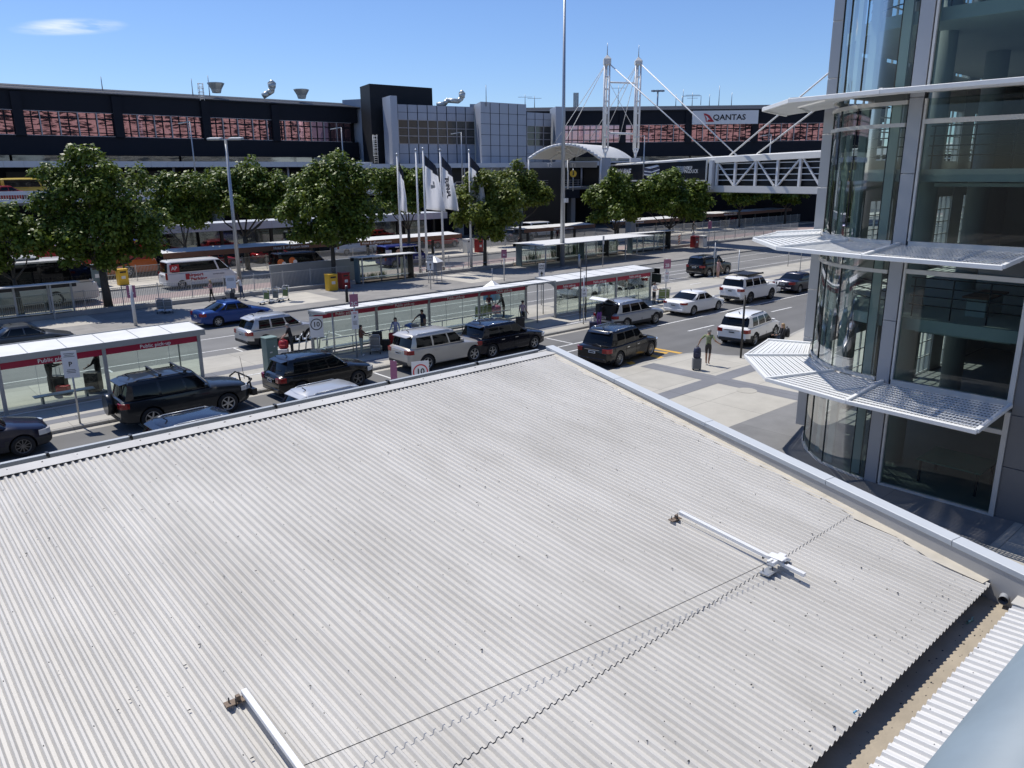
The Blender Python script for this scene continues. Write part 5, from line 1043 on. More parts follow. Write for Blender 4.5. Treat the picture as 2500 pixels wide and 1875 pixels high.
def flagpole(label, x, y, ht, flag=True, word='', w=1.5, kind=0, ph=0.):
    t = thing('flagpole', label, 'flagpole', (x, y, .16), 0, 'flagpoles beside the road'); b = MB(); b.tube((0, 0, 0), (0, 0, ht), .13, .06, n=14); b.build('pole', 'white_paint', t, local=True)
    b = MB(); b.ball((0, 0, ht+.08), .12); b.build('finial', 'galv', t, local=True)
    if not flag: return
    hv = Vector((.76, -.65, 0)); nv = Vector((.65, .76, 0)); nu, nv_ = 12, 26; z1, z0 = ht-.45, 5.75
    def pt(u, v): 
        drop = .9*u*(1-v*.75); ww = w*(.55+.45*v); return hv*(.1+u*ww+.03*math.sin(9*v+ph))+nv*(.2*math.sin(u*5+v*5+ph)*(u**.5)+.1*math.sin(u*11+ph))*(.4+w*.3)+Vector((0, 0, z1+(z0-z1)*v-drop))
    b = MB(); G = [[b.bm.verts.new(pt(i/nu, j/nv_)) for i in range(nu+1)] for j in range(nv_+1)]
    for j in range(nv_):
        for i in range(nu):
            f = b.bm.faces.new((G[j][i], G[j][i+1], G[j+1][i+1], G[j+1][i])); f.smooth = True; f.material_index = 1 if j < 5+ (1 if i > 6 else 0) else 0
    fl = b.build('flag', ['flag_cloth', 'flag_navy'], t, local=True, recalc=False)
    if word:
        for k, ch in enumerate(word):
            v = .36+.42*k/len(word); p = pt(.42, v); lettering(ch, .62*w/1.5, p-nv*.05, Vector((0, 0, -1)), (pt(.5, v)-pt(.34, v)), 'flag_navy', fl, bold=.02, depth=.012, local=True)
            lettering(ch, .62*w/1.5, p-nv*.1, Vector((0, 0, -1)), (pt(.5, v)-pt(.34, v)), 'flag_navy', fl, bold=.02, depth=.012, local=True) if 0 else None
    if kind == 1:
        b = MB(); q = lambda u, v: pt(u, v)-nv*.07; b.extrude([q(.38, .5), q(.66, .47), q(.66, .52), q(.38, .58)], nv*.01); b.extrude([q(.56, .4), q(.66, .41), q(.64, .47), q(.54, .47)], nv*.01); b.build('emblem', 'alu_dull', fl, local=True)
flagpole('flagpole with the narrowest, almost furled flag, leftmost of the row', 38.9, 58.0, 10.35, True, '', .62, 0, 2); flagpole('bare white flagpole standing close behind the second flag', 41.3, 58.6, 10.75, False)
flagpole('flagpole with a wide white flag with a small grey emblem', 41.5, 57.8, 10.85, True, '', 1.75, 1, .5); flagpole('flagpole with a white flag lettered in dark downward letters, third of the row', 43.3, 57.7, 10.75, True, 'TRIENNIAL', 1.45, 0, 1.3)
flagpole('flagpole with a white flag lettered in dark downward letters, rightmost of the row', 46.6, 57.7, 10.75, True, 'TRIENNIAL', 1.5, 0, 3.1)
# planter with strappy plants under the long shelter
def strappy(label, x, y, z, n, h, w):
    b = MB()
    for i in range(n):
        a = R.random()*6.28; r = R.random()*w; l = h*R.uniform(.6, 1.1); px__, py__ = x+math.cos(a)*r*1.6, y+math.sin(a)*r*.6; o = Vector((math.cos(a)*.35*l, math.sin(a)*.35*l, 0)); s = Vector((-math.sin(a), math.cos(a), 0))*.035
        p = Vector((px__, py__, z)); m = p+o*.4+Vector((0, 0, l*.7)); e = p+o+Vector((0, 0, l)); b.quad(p-s, p+s, m+s*.7, m-s*.7); b.quad(m-s*.7, m+s*.7, e+s*.1, e-s*.1)
    tag(b.build('strappy_plant', 'strap_leaf', recalc=False), label, 'plant', 'strappy plants by the far shelters')
mat('strap_leaf', (.075, .11, .035), .55, 0, .35, 3)
b = MB(); b.box(57.3, 57.0, .1, 63.3, 57.25, .55); tag(b.build('planter_box', 'planter_concrete', bevel=.02), 'low concrete planter behind the long grey shelter', 'planter')
strappy('strappy plant behind the left glass of the long shelter', 55.4, 58.4, .16, 90, 1.0, .8); strappy('strappy plant just left of the tall pole base', 58.6, 57.9, .3, 120, 1.25, .8); strappy('strappy plant just right of the tall pole base', 61.0, 57.9, .3, 160, 1.35, .95); strappy('dark strappy plant at the right end of the long shelter', 66.2, 57.6, .3, 160, 1.2, .9)
for lb, x in (('small shrub behind the small rideshare shelter, left one', 35.0), ('small shrub behind the small rideshare shelter, middle one', 36.0), ('small shrub behind the small rideshare shelter, right one', 37.0)): strappy(lb, x, 58.35, .16, 60, .6, .35)
# ---------------------------------------------------------------- vehicles
def paint(name, col, metal=0., rough=.3): 
    m = mat(name, col, rough, metal, 0, coat=.55, spec=.3); return name
for n_, c_, mt_, r_ in (('p_navy', (.006, .008, .026), .3, .3), ('p_charcoal', (.018, .021, .025), .5, .32), ('p_black', (.003, .003, .004), 0, .25), ('p_silver', (.50, .50, .49), .55, .34), ('p_champagne', (.50, .48, .44), .5, .34), ('p_midnight', (.004, .005, .012), .2, .25),
    ('p_steel', (.40, .42, .45), .55, .34), ('p_white', (.78, .78, .77), 0, .3), ('p_blue', (.012, .055, .23), .45, .3), ('p_grey', (.08, .085, .09), .5, .32), ('p_green', (.03, .04, .036), .4, .3), ('p_red', (.30, .012, .018), .2, .3), ('p_yellow', (.72, .50, .06), 0, .35), ('p_cobalt', (.015, .02, .16), .2, .3), ('p_orange', (.70, .16, .03), 0, .4), ('p_coach', (.66, .65, .62), 0, .3), ('p_bright_red', (.45, .02, .02), .1, .3)): paint(n_, c_, mt_, r_)
mat('arch_black', (.008, .008, .009), .8, 0, 0); mat('cladding', (.022, .023, .025), .6, 0, .1)
def lerp_tab(tab, x):
    if x <= tab[0][0]: return tab[0][1]
    for (x0, v0), (x1, v1) in zip(tab, tab[1:]):
        if x <= x1: return v0+(v1-v0)*(x-x0)/(x1-x0)
    return tab[-1][1]
KIND = dict(
 sedan=dict(L=4.75, W=1.83, H=1.46, g=.19, wb=2.78, r=.325, belt=.93, cowl=.96, nose=.70, deck=1.0, xc=.98, xwt=.28, xrt=-.80, xrb=-1.62, rear_h=.95, win=((.86, -.02), (-.10, -.86), (-.94, -1.25)), clad=.0),
 crossover=dict(L=4.55, W=1.86, H=1.68, g=.21, wb=2.66, r=.36, belt=1.07, cowl=1.08, nose=.88, deck=1.07, xc=1.02, xwt=.38, xrt=-1.78, xrb=-2.1, rear_h=1.05, win=((.88, .05), (-.03, -.85), (-.95, -1.62)), clad=.36),
 wagon=dict(L=4.8, W=1.86, H=1.60, g=.21, wb=2.75, r=.35, belt=1.02, cowl=1.02, nose=.82, deck=1.02, xc=1.05, xwt=.35, xrt=-1.85, xrb=-2.2, rear_h=1.0, win=((.9, .05), (-.03, -.9), (-1.0, -1.75)), clad=.36),
 offroad=dict(L=4.85, W=1.92, H=1.86, g=.27, wb=2.82, r=.40, belt=1.20, cowl=1.22, nose=1.05, deck=1.20, xc=.92, xwt=.42, xrt=-2.1, xrb=-2.28, rear_h=1.18, win=((.8, .0), (-.08, -.95), (-1.05, -1.95)), clad=.0),
 van=dict(L=5.5, W=1.95, H=2.2, g=.2, wb=3.3, r=.33, belt=1.22, cowl=1.22, nose=.95, deck=1.22, xc=2.05, xwt=1.25, xrt=-2.62, xrb=-2.68, rear_h=1.2, win=((1.88, 1.05), (.92, -2.3)), clad=.0),
 coach=dict(L=12., W=2.5, H=3.4, g=.3, wb=6.2, r=.5, belt=1.62, cowl=1.5, nose=1.42, deck=1.62, xc=5.75, xwt=5.0, xrt=-5.85, xrb=-5.95, rear_h=1.6, win=((5.5, 4.4), (4.3, -5.6)), clad=.0))
def tyre_lathe(b, c, prof, n=22, m=0, ax=-1):
    rings = []
    for i in range(n):
        a = 2*math.pi*i/n; rings.append([(c[0]+math.cos(a)*r_, c[1]+ax*o_, c[2]+math.sin(a)*r_) for r_, o_ in prof])
    rings.append(rings[0]); b.loft(rings, closed=False, m=m)
def add_wheel(t, x, y, r, side, spokes=7, rimm='rim', far=False, w=.23):
    """side -1: outer face towards -y"""
    b = MB(); k = -side; tyre_lathe(b, (x, y, r), [(r*.62, w*.35), (r*.68, w*.5), (r*.93, w*.5), (r, w*.38), (r, -w*.4), (r*.6, -w*.45)], ax=side if 1 else 1); wl = b.build('wheel', 'rubber', t, local=True, recalc=True)
    if far: return
    b = MB(); tyre_lathe(b, (x, y, r), [(r*.665, w*.44), (r*.63, w*.47), (r*.59, w*.40), (r*.58, w*.1)], m=0, ax=side)
    for i in range(spokes):
        a = 2*math.pi*i/spokes+.3; d = Vector((math.cos(a), 0, math.sin(a))); c = Vector((x, y+side*w*.33, r))
        b.beam(c+d*r*.10, c+d*r*.62, r*.13, .03, up=(0, 1, 0)) if spokes < 9 else b.beam(c+d*r*.10, c+d*r*.62, r*.075, .03, up=(0, 1, 0))
    b.tube((x, y+side*w*.28, r), (x, y+side*w*.42, r), r*.15, r*.13, n=12); b.build('rim', rimm, wl, local=True)
    b = MB(); b.tube((x, y+side*w*.05, r), (x, y+side*w*.1, r), r*.6, n=20); b.build('brake_disc', 'arch_black', wl, local=True)
def make_car(kind, name, label, cat, loc, rz=0., col='p_white', rails=0, rim='rim', spokes=7, clad=None, glass_m='car_glass', group='cars at the pick-up kerbs', roofm=None, scale=1., plate=True, tail='std', low=False, hide=(), Hadd=0., **ov):
    k = dict(KIND[kind]); k.update(ov); k['H'] += Hadd
    L, W, H, g, r = k['L'], k['W']/2, k['H'], k['g'], k['r']; belt, cowl, nose, deck = k['belt'], k['cowl'], k['nose'], k['deck']; xc, xwt, xrt, xrb = k['xc'], k['xwt'], k['xrt'], k['xrb']
    if clad is None: clad = k['clad']
    t = thing(name, label, cat, loc, rz, group)
    h2 = L/2; xa = -k['wb']/2+.02; xf = k['wb']/2+.02
    bx = kind in ('van', 'coach')
    wt = [(-h2, .84 if not bx else .94), (-h2+.07, .92 if not bx else .98), (-h2+.22, .975 if not bx else 1), (-h2+.55, 1), (h2-1.0, 1), (h2-.45, .965), (h2-.2, .89), (h2-.06, .77), (h2, .66)]
    if kind == 'coach': wt[4:] = [(h2-.6, 1), (h2-.2, .98), (h2-.06, .93), (h2, .86)]
    tt = [(-h2, k['rear_h']-.12), (-h2+.06, k['rear_h']-.03), (-h2+.2, deck), (xrb, deck), (xc-.2, max(belt, cowl)), (xc+.12, cowl), (h2-.55, nose+.07), (h2-.2, nose), (h2-.06, nose-.09), (h2, nose-.2)]
    bt = [(-h2, g+.16), (-h2+.1, g+.08), (-h2+.5, g), (h2-.7, g), (h2-.15, g+.04), (h2, g+.12)]
    def sec(x, half=True):
        w, zt_, zb = lerp_tab(wt, x)*W, lerp_tab(tt, x), lerp_tab(bt, x); zs = zt_-.055; zm = zb+(zs-zb)*.52
        return [(0, zb), (w*.86, zb), (w*.975, zb+.07), (w*.995, zb+(zm-zb)*.6), (w, zm), (w*.985, zm+(zs-zm)*.55), (w*.955, zs-.03), (w*.91, zs), (w*.80, zt_-.015), (w*.4, zt_+.012), (0, zt_+.02)]
    xs = sorted(set([x for x, _ in wt]+[xrb, xc, xc-.25, xc+.25, -h2+.35, xa, xf, 0, h2-.75, h2-.3]+[-h2+L*i/14 for i in range(1, 14)]))
    b = MB(); rings = []
    for x in xs:
        s = sec(x); rings.append([(x, -y, z) for y, z in s]+[(x, y, z) for y, z in s[-2:0:-1]])
    b.loft(rings, caps=True)
    bmesh.ops.recalc_face_normals(b.bm, faces=b.bm.faces)
    me = bpy.data.meshes.new('body'); b.bm.to_mesh(me); b.bm.free(); me.materials.append(M[col]); me.materials.append(M['arch_black'])
    tmp = bpy.data.objects.new('tmp', me); COL.objects.link(tmp)
    cb = MB()
    for x in (xa, xf): cb.tube((x, -W-.3, r), (x, -W+.34, r), r*1.16, n=24, m=1); cb.tube((x, W-.34, r), (x, W+.3, r), r*1.16, n=24, m=1)
    bmesh.ops.recalc_face_normals(cb.bm, faces=cb.bm.faces)
    mc = bpy.data.meshes.new('cut'); cb.bm.to_mesh(mc); cb.bm.free(); mc.materials.append(M[col]); mc.materials.append(M['arch_black']); co = bpy.data.objects.new('cut', mc); COL.objects.link(co)
    md = tmp.modifiers.new('b', 'BOOLEAN'); md.object = co; md.operation = 'DIFFERENCE'; md.solver = 'EXACT'
    bme = bpy.data.meshes.new_from_object(tmp.evaluated_get(bpy.context.evaluated_depsgraph_get())); bpy.data.objects.remove(tmp); bpy.data.objects.remove(co)
    bm = bmesh.new(); bm.from_mesh(bme)
    for f in bm.faces:
        c = f.calc_center_median()
        if f.material_index == 0 and c.z < g+clad and clad: f.material_index = 2
    # ---- greenhouse
    zb = belt-.03; he = H-.10
    if kind in ('van', 'coach'): he = H-.14
    hw = lambda x: lerp_tab(wt, x)*W
    brk = []
    for a_, c_ in k['win']: brk += [a_, c_]
    half_b = [(xc+(.12 if kind != 'coach' else .2), 0.), (xc+.08, hw(xc)*.5), (xc-.03, hw(xc)*.86)]+[(x, hw(x)*.93) for x in brk]+[(xrb+.06, hw(xrb)*.86), (xrb, hw(xrb)*.5), (xrb-.02, 0.)]
    rf = .80 if not bx else .90
    def topx(x):
        u = (x-xrb)/(xc-xrb); lin = xrt+u*(xwt-xrt); return .45*lin+.55*min(max(x, xrt+.06), xwt-.06)
    half_t = [(xwt+.03, 0.), (xwt+.01, W*rf*.55), (xwt-.06, W*rf*.93)]+[(topx(x), W*rf) for x in brk]+[(xrt+.05, W*rf*.93), (xrt, W*rf*.55), (xrt-.02, 0.)]
    for i in range(3, len(half_t)-3):                      # keep the roof points in order
        if half_t[i][0] > half_t[i-1][0]-.02: half_t[i] = (half_t[i-1][0]-.03, half_t[i][1])
    nh = len(half_b); full_b = [(x, -y) for x, y in half_b]+[(x, y) for x, y in half_b[-2:0:-1]]; full_t = [(x, -y) for x, y in half_t]+[(x, y) for x, y in half_t[-2:0:-1]]
    rows = [0, .09, .5, .93, 1.0]; n = len(full_b); zr0 = lambda x: max(zb, lerp_tab(tt, x)-.05)
    def gp(i, f):
        (x0, y0), (x1, y1) = full_b[i], full_t[i]; z0 = zr0(x0) if abs(y0) > .01 or 1 else zb; z1 = he-(.02 if abs(y1) > W*rf*.9 else 0) + (.015 if abs(y1) < .1 else 0)
        bul = .035*math.sin(f*math.pi); s = 1+bul/max(.3, W) ; return Vector((x0+(x1-x0)*f, (y0+(y1-y0)*f)*s, z0+(z1-z0)*f))
    ridx = lambda j: (j, (j+1) % n)
    # which ring segments carry glass
    segs = {}; segs[0] = 'windshield'; segs[1] = 'windshield'; segs[n-1] = 'windshield'; segs[n-2] = 'windshield'
    nr = nh-1; segs[nr-1] = segs[nr-2] = 'rear_window'; segs[nr] = segs[nr+1] = 'rear_window'
    for q in range(len(k['win'])): segs[3+2*q] = 'side_window'; segs[n-1-(3+2*q)] = 'side_window'
    wins = {}
    G = [[bm.verts.new(gp(i, f)) for i in range(n)] for f in rows]
    for ri in range(len(rows)-1):
        for j in range(n):
            a_, c_ = ridx(j)
            if j in segs and ri in (1, 2):
                key = segs[j] if segs[j] != 'side_window' else ('side_window', j); wins.setdefault(key, []).append([gp(a_, rows[ri]), gp(c_, rows[ri]), gp(c_, rows[ri+1]), gp(a_, rows[ri+1])])
            else: f = bm.faces.new((G[ri][a_], G[ri][c_], G[ri+1][c_], G[ri+1][a_])); f.material_index = 0; f.smooth = True
    cx_ = (xwt+xrt)/2; prev = G[-1]
    for s, dz in ((.90, .055), (.6, .085), (.25, .1)):
        cur = [bm.verts.new((cx_+(v.co.x-cx_)*(s+.04 if s > .8 else s), v.co.y*s, v.co.z*0+he+dz*(1 if not bx else 1.2))) for v in G[-1]]
        for j in range(n): f = bm.faces.new((prev[j], prev[(j+1) % n], cur[(j+1) % n], cur[j])); f.smooth = True; f.material_index = 3 if roofm else 0
        prev = cur
    f = bm.faces.new(prev); f.material_index = 3 if roofm else 0
    bmesh.ops.recalc_face_normals(bm, faces=bm.faces)
    for f in bm.faces: f.smooth = True
    bm.to_mesh(bme); bm.free(); bme.name = 'body'
    bme.set_sharp_from_angle(angle=rad(32))
    o = bpy.data.objects.new('body', bme); COL.objects.link(o); o.parent = t
    while len(bme.materials) < 4: bme.materials.append(M[col])
    for i_, m in enumerate((col, 'arch_black', 'cladding', roofm or col)): bme.materials[i_] = M[m]
    for key, fs in wins.items():
        if key in hide: continue
        b = MB()
        for q in fs: f = b.quad(*q); f.smooth = True
        bmesh.ops.remove_doubles(b.bm, verts=b.bm.verts, dist=.0005); b.build(key if isinstance(key, str) else key[0], glass_m, t, local=True, recalc=True)
    # ---- doors with handles (both sides), lights, plate, mirrors
    def shell(nm, x0, x1, sgn, m):
        b = MB(); N = 5; gr = []
        for i in range(N+1):
            x = x0+(x1-x0)*i/N; s = sec(x); gr.append([(x, sgn*(y+.005), z) for y, z in s[3:7]])
        b.loft(gr, closed=False); return b.build(nm, m, t, local=True)
    if kind not in ('coach',):
        dx = [(k['win'][0][0]-.02, k['win'][0][1]-.03)]
        if kind != 'van': dx.append((k['win'][1][0]+.03, max(k['win'][1][1]-.06, xa+r*1.0)))
        for sgn in (-1, 1):
            for x0, x1 in dx:
                d_ = shell('door', x0-.01, x1+.01, sgn, col)
                s = sec(x1); zh = s[6][1]-.12; hx = x1+.17; y = sgn*(s[5][0]+.016); b = MB(); b.box(hx-.1, y-.012, zh-.014, hx+.1, y+.012, zh+.014); b.build('door_handle', 'chrome' if rails == 2 else col, d_, local=True)
    zl = lerp_tab(tt, -h2+.2)
    hl = {'std': (.19, .14), 'tall': (.3, .16), 'slim': (.13, .2)}.get(tail, (.19, .14))
    for sgn in (-1, 1):
        z1 = zl-.10; z0 = z1-hl[0]; yo = W
        if kind in ('van', 'coach'): z1 = belt+.05; z0 = belt-.5
        P_ = [(-h2-.012, sgn*W*(.84-.26)), (-h2-.012, sgn*W*.845), (-h2+.07, sgn*(W*.925+.008)), (-h2+.22, sgn*(W*.98+.008)), (-h2+.30, sgn*(W*.985+.006)), (-h2+.22, sgn*W*.85), (-h2+.1, sgn*W*.6)]
        if bx: P_ = [(-h2-.012, sgn*W*.86), (-h2-.012, sgn*W*.95), (-h2+.07, sgn*(W*.985+.008)), (-h2+.13, sgn*(W*.99+.008)), (-h2+.1, sgn*W*.8)]
        b = MB(); b.prism(P_ if sgn > 0 else P_[::-1], z0, z1); b.build('taillight', 'tail_red', t, local=True)
        zn = lerp_tab(tt, h2-.2)-.05; P_ = [(h2-.012, sgn*W*.52), (h2-.02, sgn*W*.66), (h2-.05, sgn*W*.785), (h2-.19, sgn*(W*.9)), (h2-.42, sgn*(W*.968+.006)), (h2-.42, sgn*W*.85), (h2-.2, sgn*W*.6)]
        b = MB(); b.prism(P_ if sgn > 0 else P_[::-1], zn-.2, zn-.03); b.build('headlight', 'lamp_clear', t, local=True)
        b = MB(); b.obox((xc-.30, sgn*(hw(xc)*.96+.09), belt+.08), (.12, .2, .14)); b.build('mirror', col if kind != 'van' else 'dark_plastic', t, local=True, bevel=.03)
    b = MB(); b.box(-h2-.02, -W*.8, g+.12, -h2+.3, W*.8, g+.3); b.build('rear_bumper', 'cladding' if clad or kind == 'offroad' else col, t, local=True, bevel=.03)
    b = MB(); b.box(h2-.1, -W*.5, nose-.36, h2+.012, W*.5, nose-.2); b.build('grille', 'dark_plastic', t, local=True, bevel=.01)
    if plate: 
        zp = zl-.28 if kind != 'sedan' else zl-.3; b = MB(); b.box(-h2-.03, -.19, zp-.06, -h2-.012, .19, zp+.06); p_ = b.build('number_plate', 'plate', t, local=True)
        b = MB(); b.box(-h2-.032, -.14, zp-.03, -h2-.0305, .14, zp+.03); b.build('plate_characters', 'dark_plastic', p_, local=True)
        b = MB(); b.box(-h2-.028, -.42, zl-.185, -h2, .42, zl-.165); b.build('trim_strip', 'chrome', t, local=True)
    for x in (xa, xf):
        for sgn in (-1, 1): add_wheel(t, x, sgn*(W-.125), r, sgn, spokes, rim, far=False, w=.23 if kind != 'coach' else .3)
    if rails:
        for sgn in (-1, 1):
            y = sgn*W*rf*.88; z = he+.085; b = MB(); pts = [Vector((xwt-.25, y, z-.05)), Vector((xwt-.4, y, z)), Vector((xrt+.45, y, z)), Vector((xrt+.25, y, z-.05))]; b.path(pts, .022, 6); b.build('roof_rail', 'chrome' if rails == 2 else ('black_paint' if rails == 3 else 'alu'), t, local=True)
    b = MB(); b.beam((xrt+.35, 0, he+.09), (xrt+.22, 0, he+.2), .04, .03); b.build('antenna_fin', 'black_paint', t, local=True)
    if kind in ('crossover', 'wagon', 'offroad'):
        b = MB(); b.extrude([(xrt+.06, -W*.66, he+.03), (xrt+.06, W*.66, he+.03), (xrt-.2, W*.6, he-.03), (xrt-.2, -W*.6, he-.03)], (0, 0, -.035)); b.build('rear_spoiler', col, t, local=True, bevel=.01)
        b = MB(); b.beam((xrb+.06, .05, belt+.08), (xrb+.1, -W*.55, belt+.16), .02, .02); b.build('rear_wiper', 'black_paint', t, local=True)
    t['_'] = 0; del t['_']
    return t, k
CARS = 'cars at the pick-up kerbs'
KERB = 29.83
make_car('crossover', 'parked_car', 'dark navy crossover cut off by the left edge, with chrome roof rails', 'car', (2.72, 29.8, 0), 0, 'p_navy', 2, 'dark_rim', 10)
t, k = make_car('offroad', 'parked_car', 'charcoal off-road wagon with roof bars, bull bar and a spare wheel on its tail', 'car', (9.62, 29.9, 0), 0, 'p_charcoal', 3, 'rim', 6)
h2 = k['L']/2
b = MB(); tyre_lathe(b, (-h2-.14, 0, .98), [(.2, .12), (.34, .13), (.39, .08), (.39, -.1), (.3, -.12)]); 
for v in b.bm.verts: x, y = v.co.x+h2+.14, v.co.y; v.co.x, v.co.y = -h2-.14+y, x
sw = b.build('spare_wheel', 'rubber', t, local=True); b = MB(); b.tube((-h2-.27, 0, .98), (-h2-.02, 0, .98), .4, n=28); b.build('wheel_cover', 'p_charcoal', sw, local=True, bevel=.03)
for x in (-.9, .0):
    b = MB(); b.box(x-.04, -.86, 1.95, x+.04, .86, 1.99); s_ = b.build('roof_bar', 'black_paint', t, local=True, bevel=.008)
    for y in (-.72, .72): b = MB(); b.box(x-.05, y-.03, 1.84, x+.05, y+.03, 1.95); b.build('bar_foot', 'black_paint', s_, local=True)
b = MB()
for y in (-.5, .5): b.path([Vector((h2-.05, y, .45)), Vector((h2+.18, y, .6)), Vector((h2+.1, y, 1.15))], .035)
b.path([Vector((h2-.15, -.86, 1.0)), Vector((h2+.08, -.8, 1.16)), Vector((h2+.1, -.5, 1.17)), Vector((h2+.1, .5, 1.17)), Vector((h2+.08, .8, 1.16)), Vector((h2-.15, .86, 1.0))], .035); b.beam((h2+.15, -.85, .62), (h2+.15, .85, .62), .2, .26); b.build('bull_bar', 'black_paint', t, local=True)
b = MB(); b.tube((h2-.02, -.35, 1.1), (h2-.12, -.35, 2.05), .012, .006, n=6); b.build('whip_antenna', 'black_paint', t, local=True)
make_car('wagon', 'parked_car', 'dark wagon mostly hidden behind the roof gutter, only its blue sheened roof showing', 'car', (8.9, 24.65, 0), .02, 'p_midnight', 1, 'rim', 7, Hadd=-.05)
make_car('wagon', 'parked_car', 'silver wagon half hidden behind the roof gutter', 'car', (13.7, 24.7, 0), .03, 'p_silver', 1, 'rim', 7)
make_car('crossover', 'parked_car', 'black family crossover beside the tall grey green cabinet', 'car', (15.45, 29.75, 0), 0, 'p_black', 3, 'dark_rim', 5, clad=0)
make_car('offroad', 'parked_car', 'champagne silver off-roader parked in front of the middle shelter', 'car', (22.0, 29.85, 0), -.01, 'p_champagne', 1, 'rim', 6, belt=1.16, cowl=1.12, nose=.95, Hadd=-.06)
make_car('crossover', 'parked_car', 'glossy blue black luxury crossover in front of the middle shelter bench', 'car', (26.0, 29.8, 0), 0, 'p_midnight', 2, 'rim', 5, clad=0, L=4.85, W=1.93, wb=2.9)
t, k = make_car('wagon', 'parked_car', 'silver grey wagon with its tailgate raised, at the kerb', 'car', (36.3, 29.75, 0), 0, 'p_steel', 1, 'rim', 9, clad=.4, hide=('rear_window',), Hadd=.04)
h2 = k['L']/2
b = MB(); b.box(-h2-.02, -.62, .62, -h2+.5, .62, 1.5); b.build('boot_opening', 'arch_black', t, local=True)
b = MB(); b.extrude([(-1.85, -.66, 1.62), (-1.85, .66, 1.62), (-2.75, .62, 1.98), (-2.75, -.62, 1.98)], (.03, 0, -.05)); b.extrude([(-2.75, -.62, 1.98), (-2.75, .62, 1.98), (-3.05, .6, 1.86), (-3.05, -.6, 1.86)], (.03, 0, -.05)); tg = b.build('tailgate', 'p_white', t, local=True, bevel=.012)
b = MB(); b.extrude([(-2.0, -.54, 1.61), (-2.0, .54, 1.61), (-2.66, .5, 1.875), (-2.66, -.5, 1.875)], (.01, 0, -.02)); b.build('tailgate_glass', 'car_glass', tg, local=True)
for y in (-.6, .6): b = MB(); b.tube((-2.2, y, 1.15), (-2.4, y, 1.8), .012, n=6); b.build('gas_strut', 'black_paint', tg, local=True)
make_car('sedan', 'parked_car', 'white sedan at the kerb behind the silver grey wagon', 'car', (43.0, 29.75, 0), 0, 'p_white', 0, 'rim', 9, tail='slim')
t, k = make_car('offroad', 'parked_car', 'large white off-roader with a black roof rack and white bull bar', 'car', (49.75, 29.85, 0), 0, 'p_white', 0, 'dark_rim', 5, L=5.0, W=1.97)
b = MB(); b.box(-1.5, -.75, 1.97, .35, .75, 2.0); b.box(-1.55, -.8, 1.93, .4, -.74, 2.04); b.box(-1.55, .74, 1.93, .4, .8, 2.04)
b.build('roof_rack', 'black_paint', t, local=True); h2 = 2.5
b = MB(); b.path([Vector((h2-.1, -.85, .95)), Vector((h2+.12, -.75, 1.15)), Vector((h2+.14, .75, 1.15)), Vector((h2-.1, .85, .95))], .045); b.path([Vector((h2, -.55, .5)), Vector((h2+.2, -.55, .7)), Vector((h2+.14, -.5, 1.15))], .04); b.path([Vector((h2, .55, .5)), Vector((h2+.2, .55, .7)), Vector((h2+.14, .5, 1.15))], .04); b.beam((h2+.15, -.9, .6), (h2+.15, .9, .6), .22, .28); b.build('bull_bar', 'p_white', t, local=True)
make_car('sedan', 'parked_car', 'dark navy sedan at the kerb, partly behind the glass tower', 'car', (56.6, 29.75, 0), 0, 'p_navy', 0, 'rim', 9, L=4.9)
make_car('crossover', 'parked_car', 'black off-road wagon with chrome trim, waiting by the yellow markings', 'car', (29.05, 24.4, 0), .14, 'p_black', 2, 'rim', 10, clad=0, L=4.83, W=1.94, Hadd=.08, wb=2.92, r=.38)
make_car('crossover', 'parked_car', 'white crossover with black rails, stopped at the lay-by', 'car', (37.6, 22.35, 0), .13, 'p_white', 3, 'rim', 5)
make_car('sedan', 'parked_car', 'dark grey sedan at the far kerb near the left edge', 'car', (7.65, 47.75, 0), 0, 'p_grey', 0, 'rim', 7); make_car('sedan', 'parked_car', 'bright blue sedan at the far kerb', 'car', (19.15, 47.75, 0), .03, 'p_blue', 0, 'rim', 7)
make_car('crossover', 'parked_car', 'silver crossover behind the left end of the middle shelter', 'car', (18.55, 39.95, 0), .02, 'p_silver', 1, 'rim', 7)
make_car('sedan', 'parked_car', 'white sedan seen through the glass of the right shelter', 'car', (43.1, 39.95, 0), .02, 'p_white', 0, 'rim', 5)
t, k = make_car('crossover', 'parked_car', 'dark green car with its near front door swung open, behind the bay 2B sign', 'car', (49.2, 39.95, 0), .02, 'p_green', 3, 'rim', 7)
b = MB(); b.obox((1.0, -1.4, .72), (.06, .95, .7), 0); d_ = b.build('door', 'p_green', t, local=True, bevel=.02); b = MB(); b.obox((.98, -1.36, 1.3), (.03, .78, .42), 0); b.build('door_window', 'car_glass', d_, local=True, bevel=.01)
make_car('offroad', 'parked_car', 'black off-roader with its driver stepping out, right of the bay 2B sign', 'car', (59.3, 39.7, 0), 0, 'p_black', 1, 'rim', 6, L=4.7)
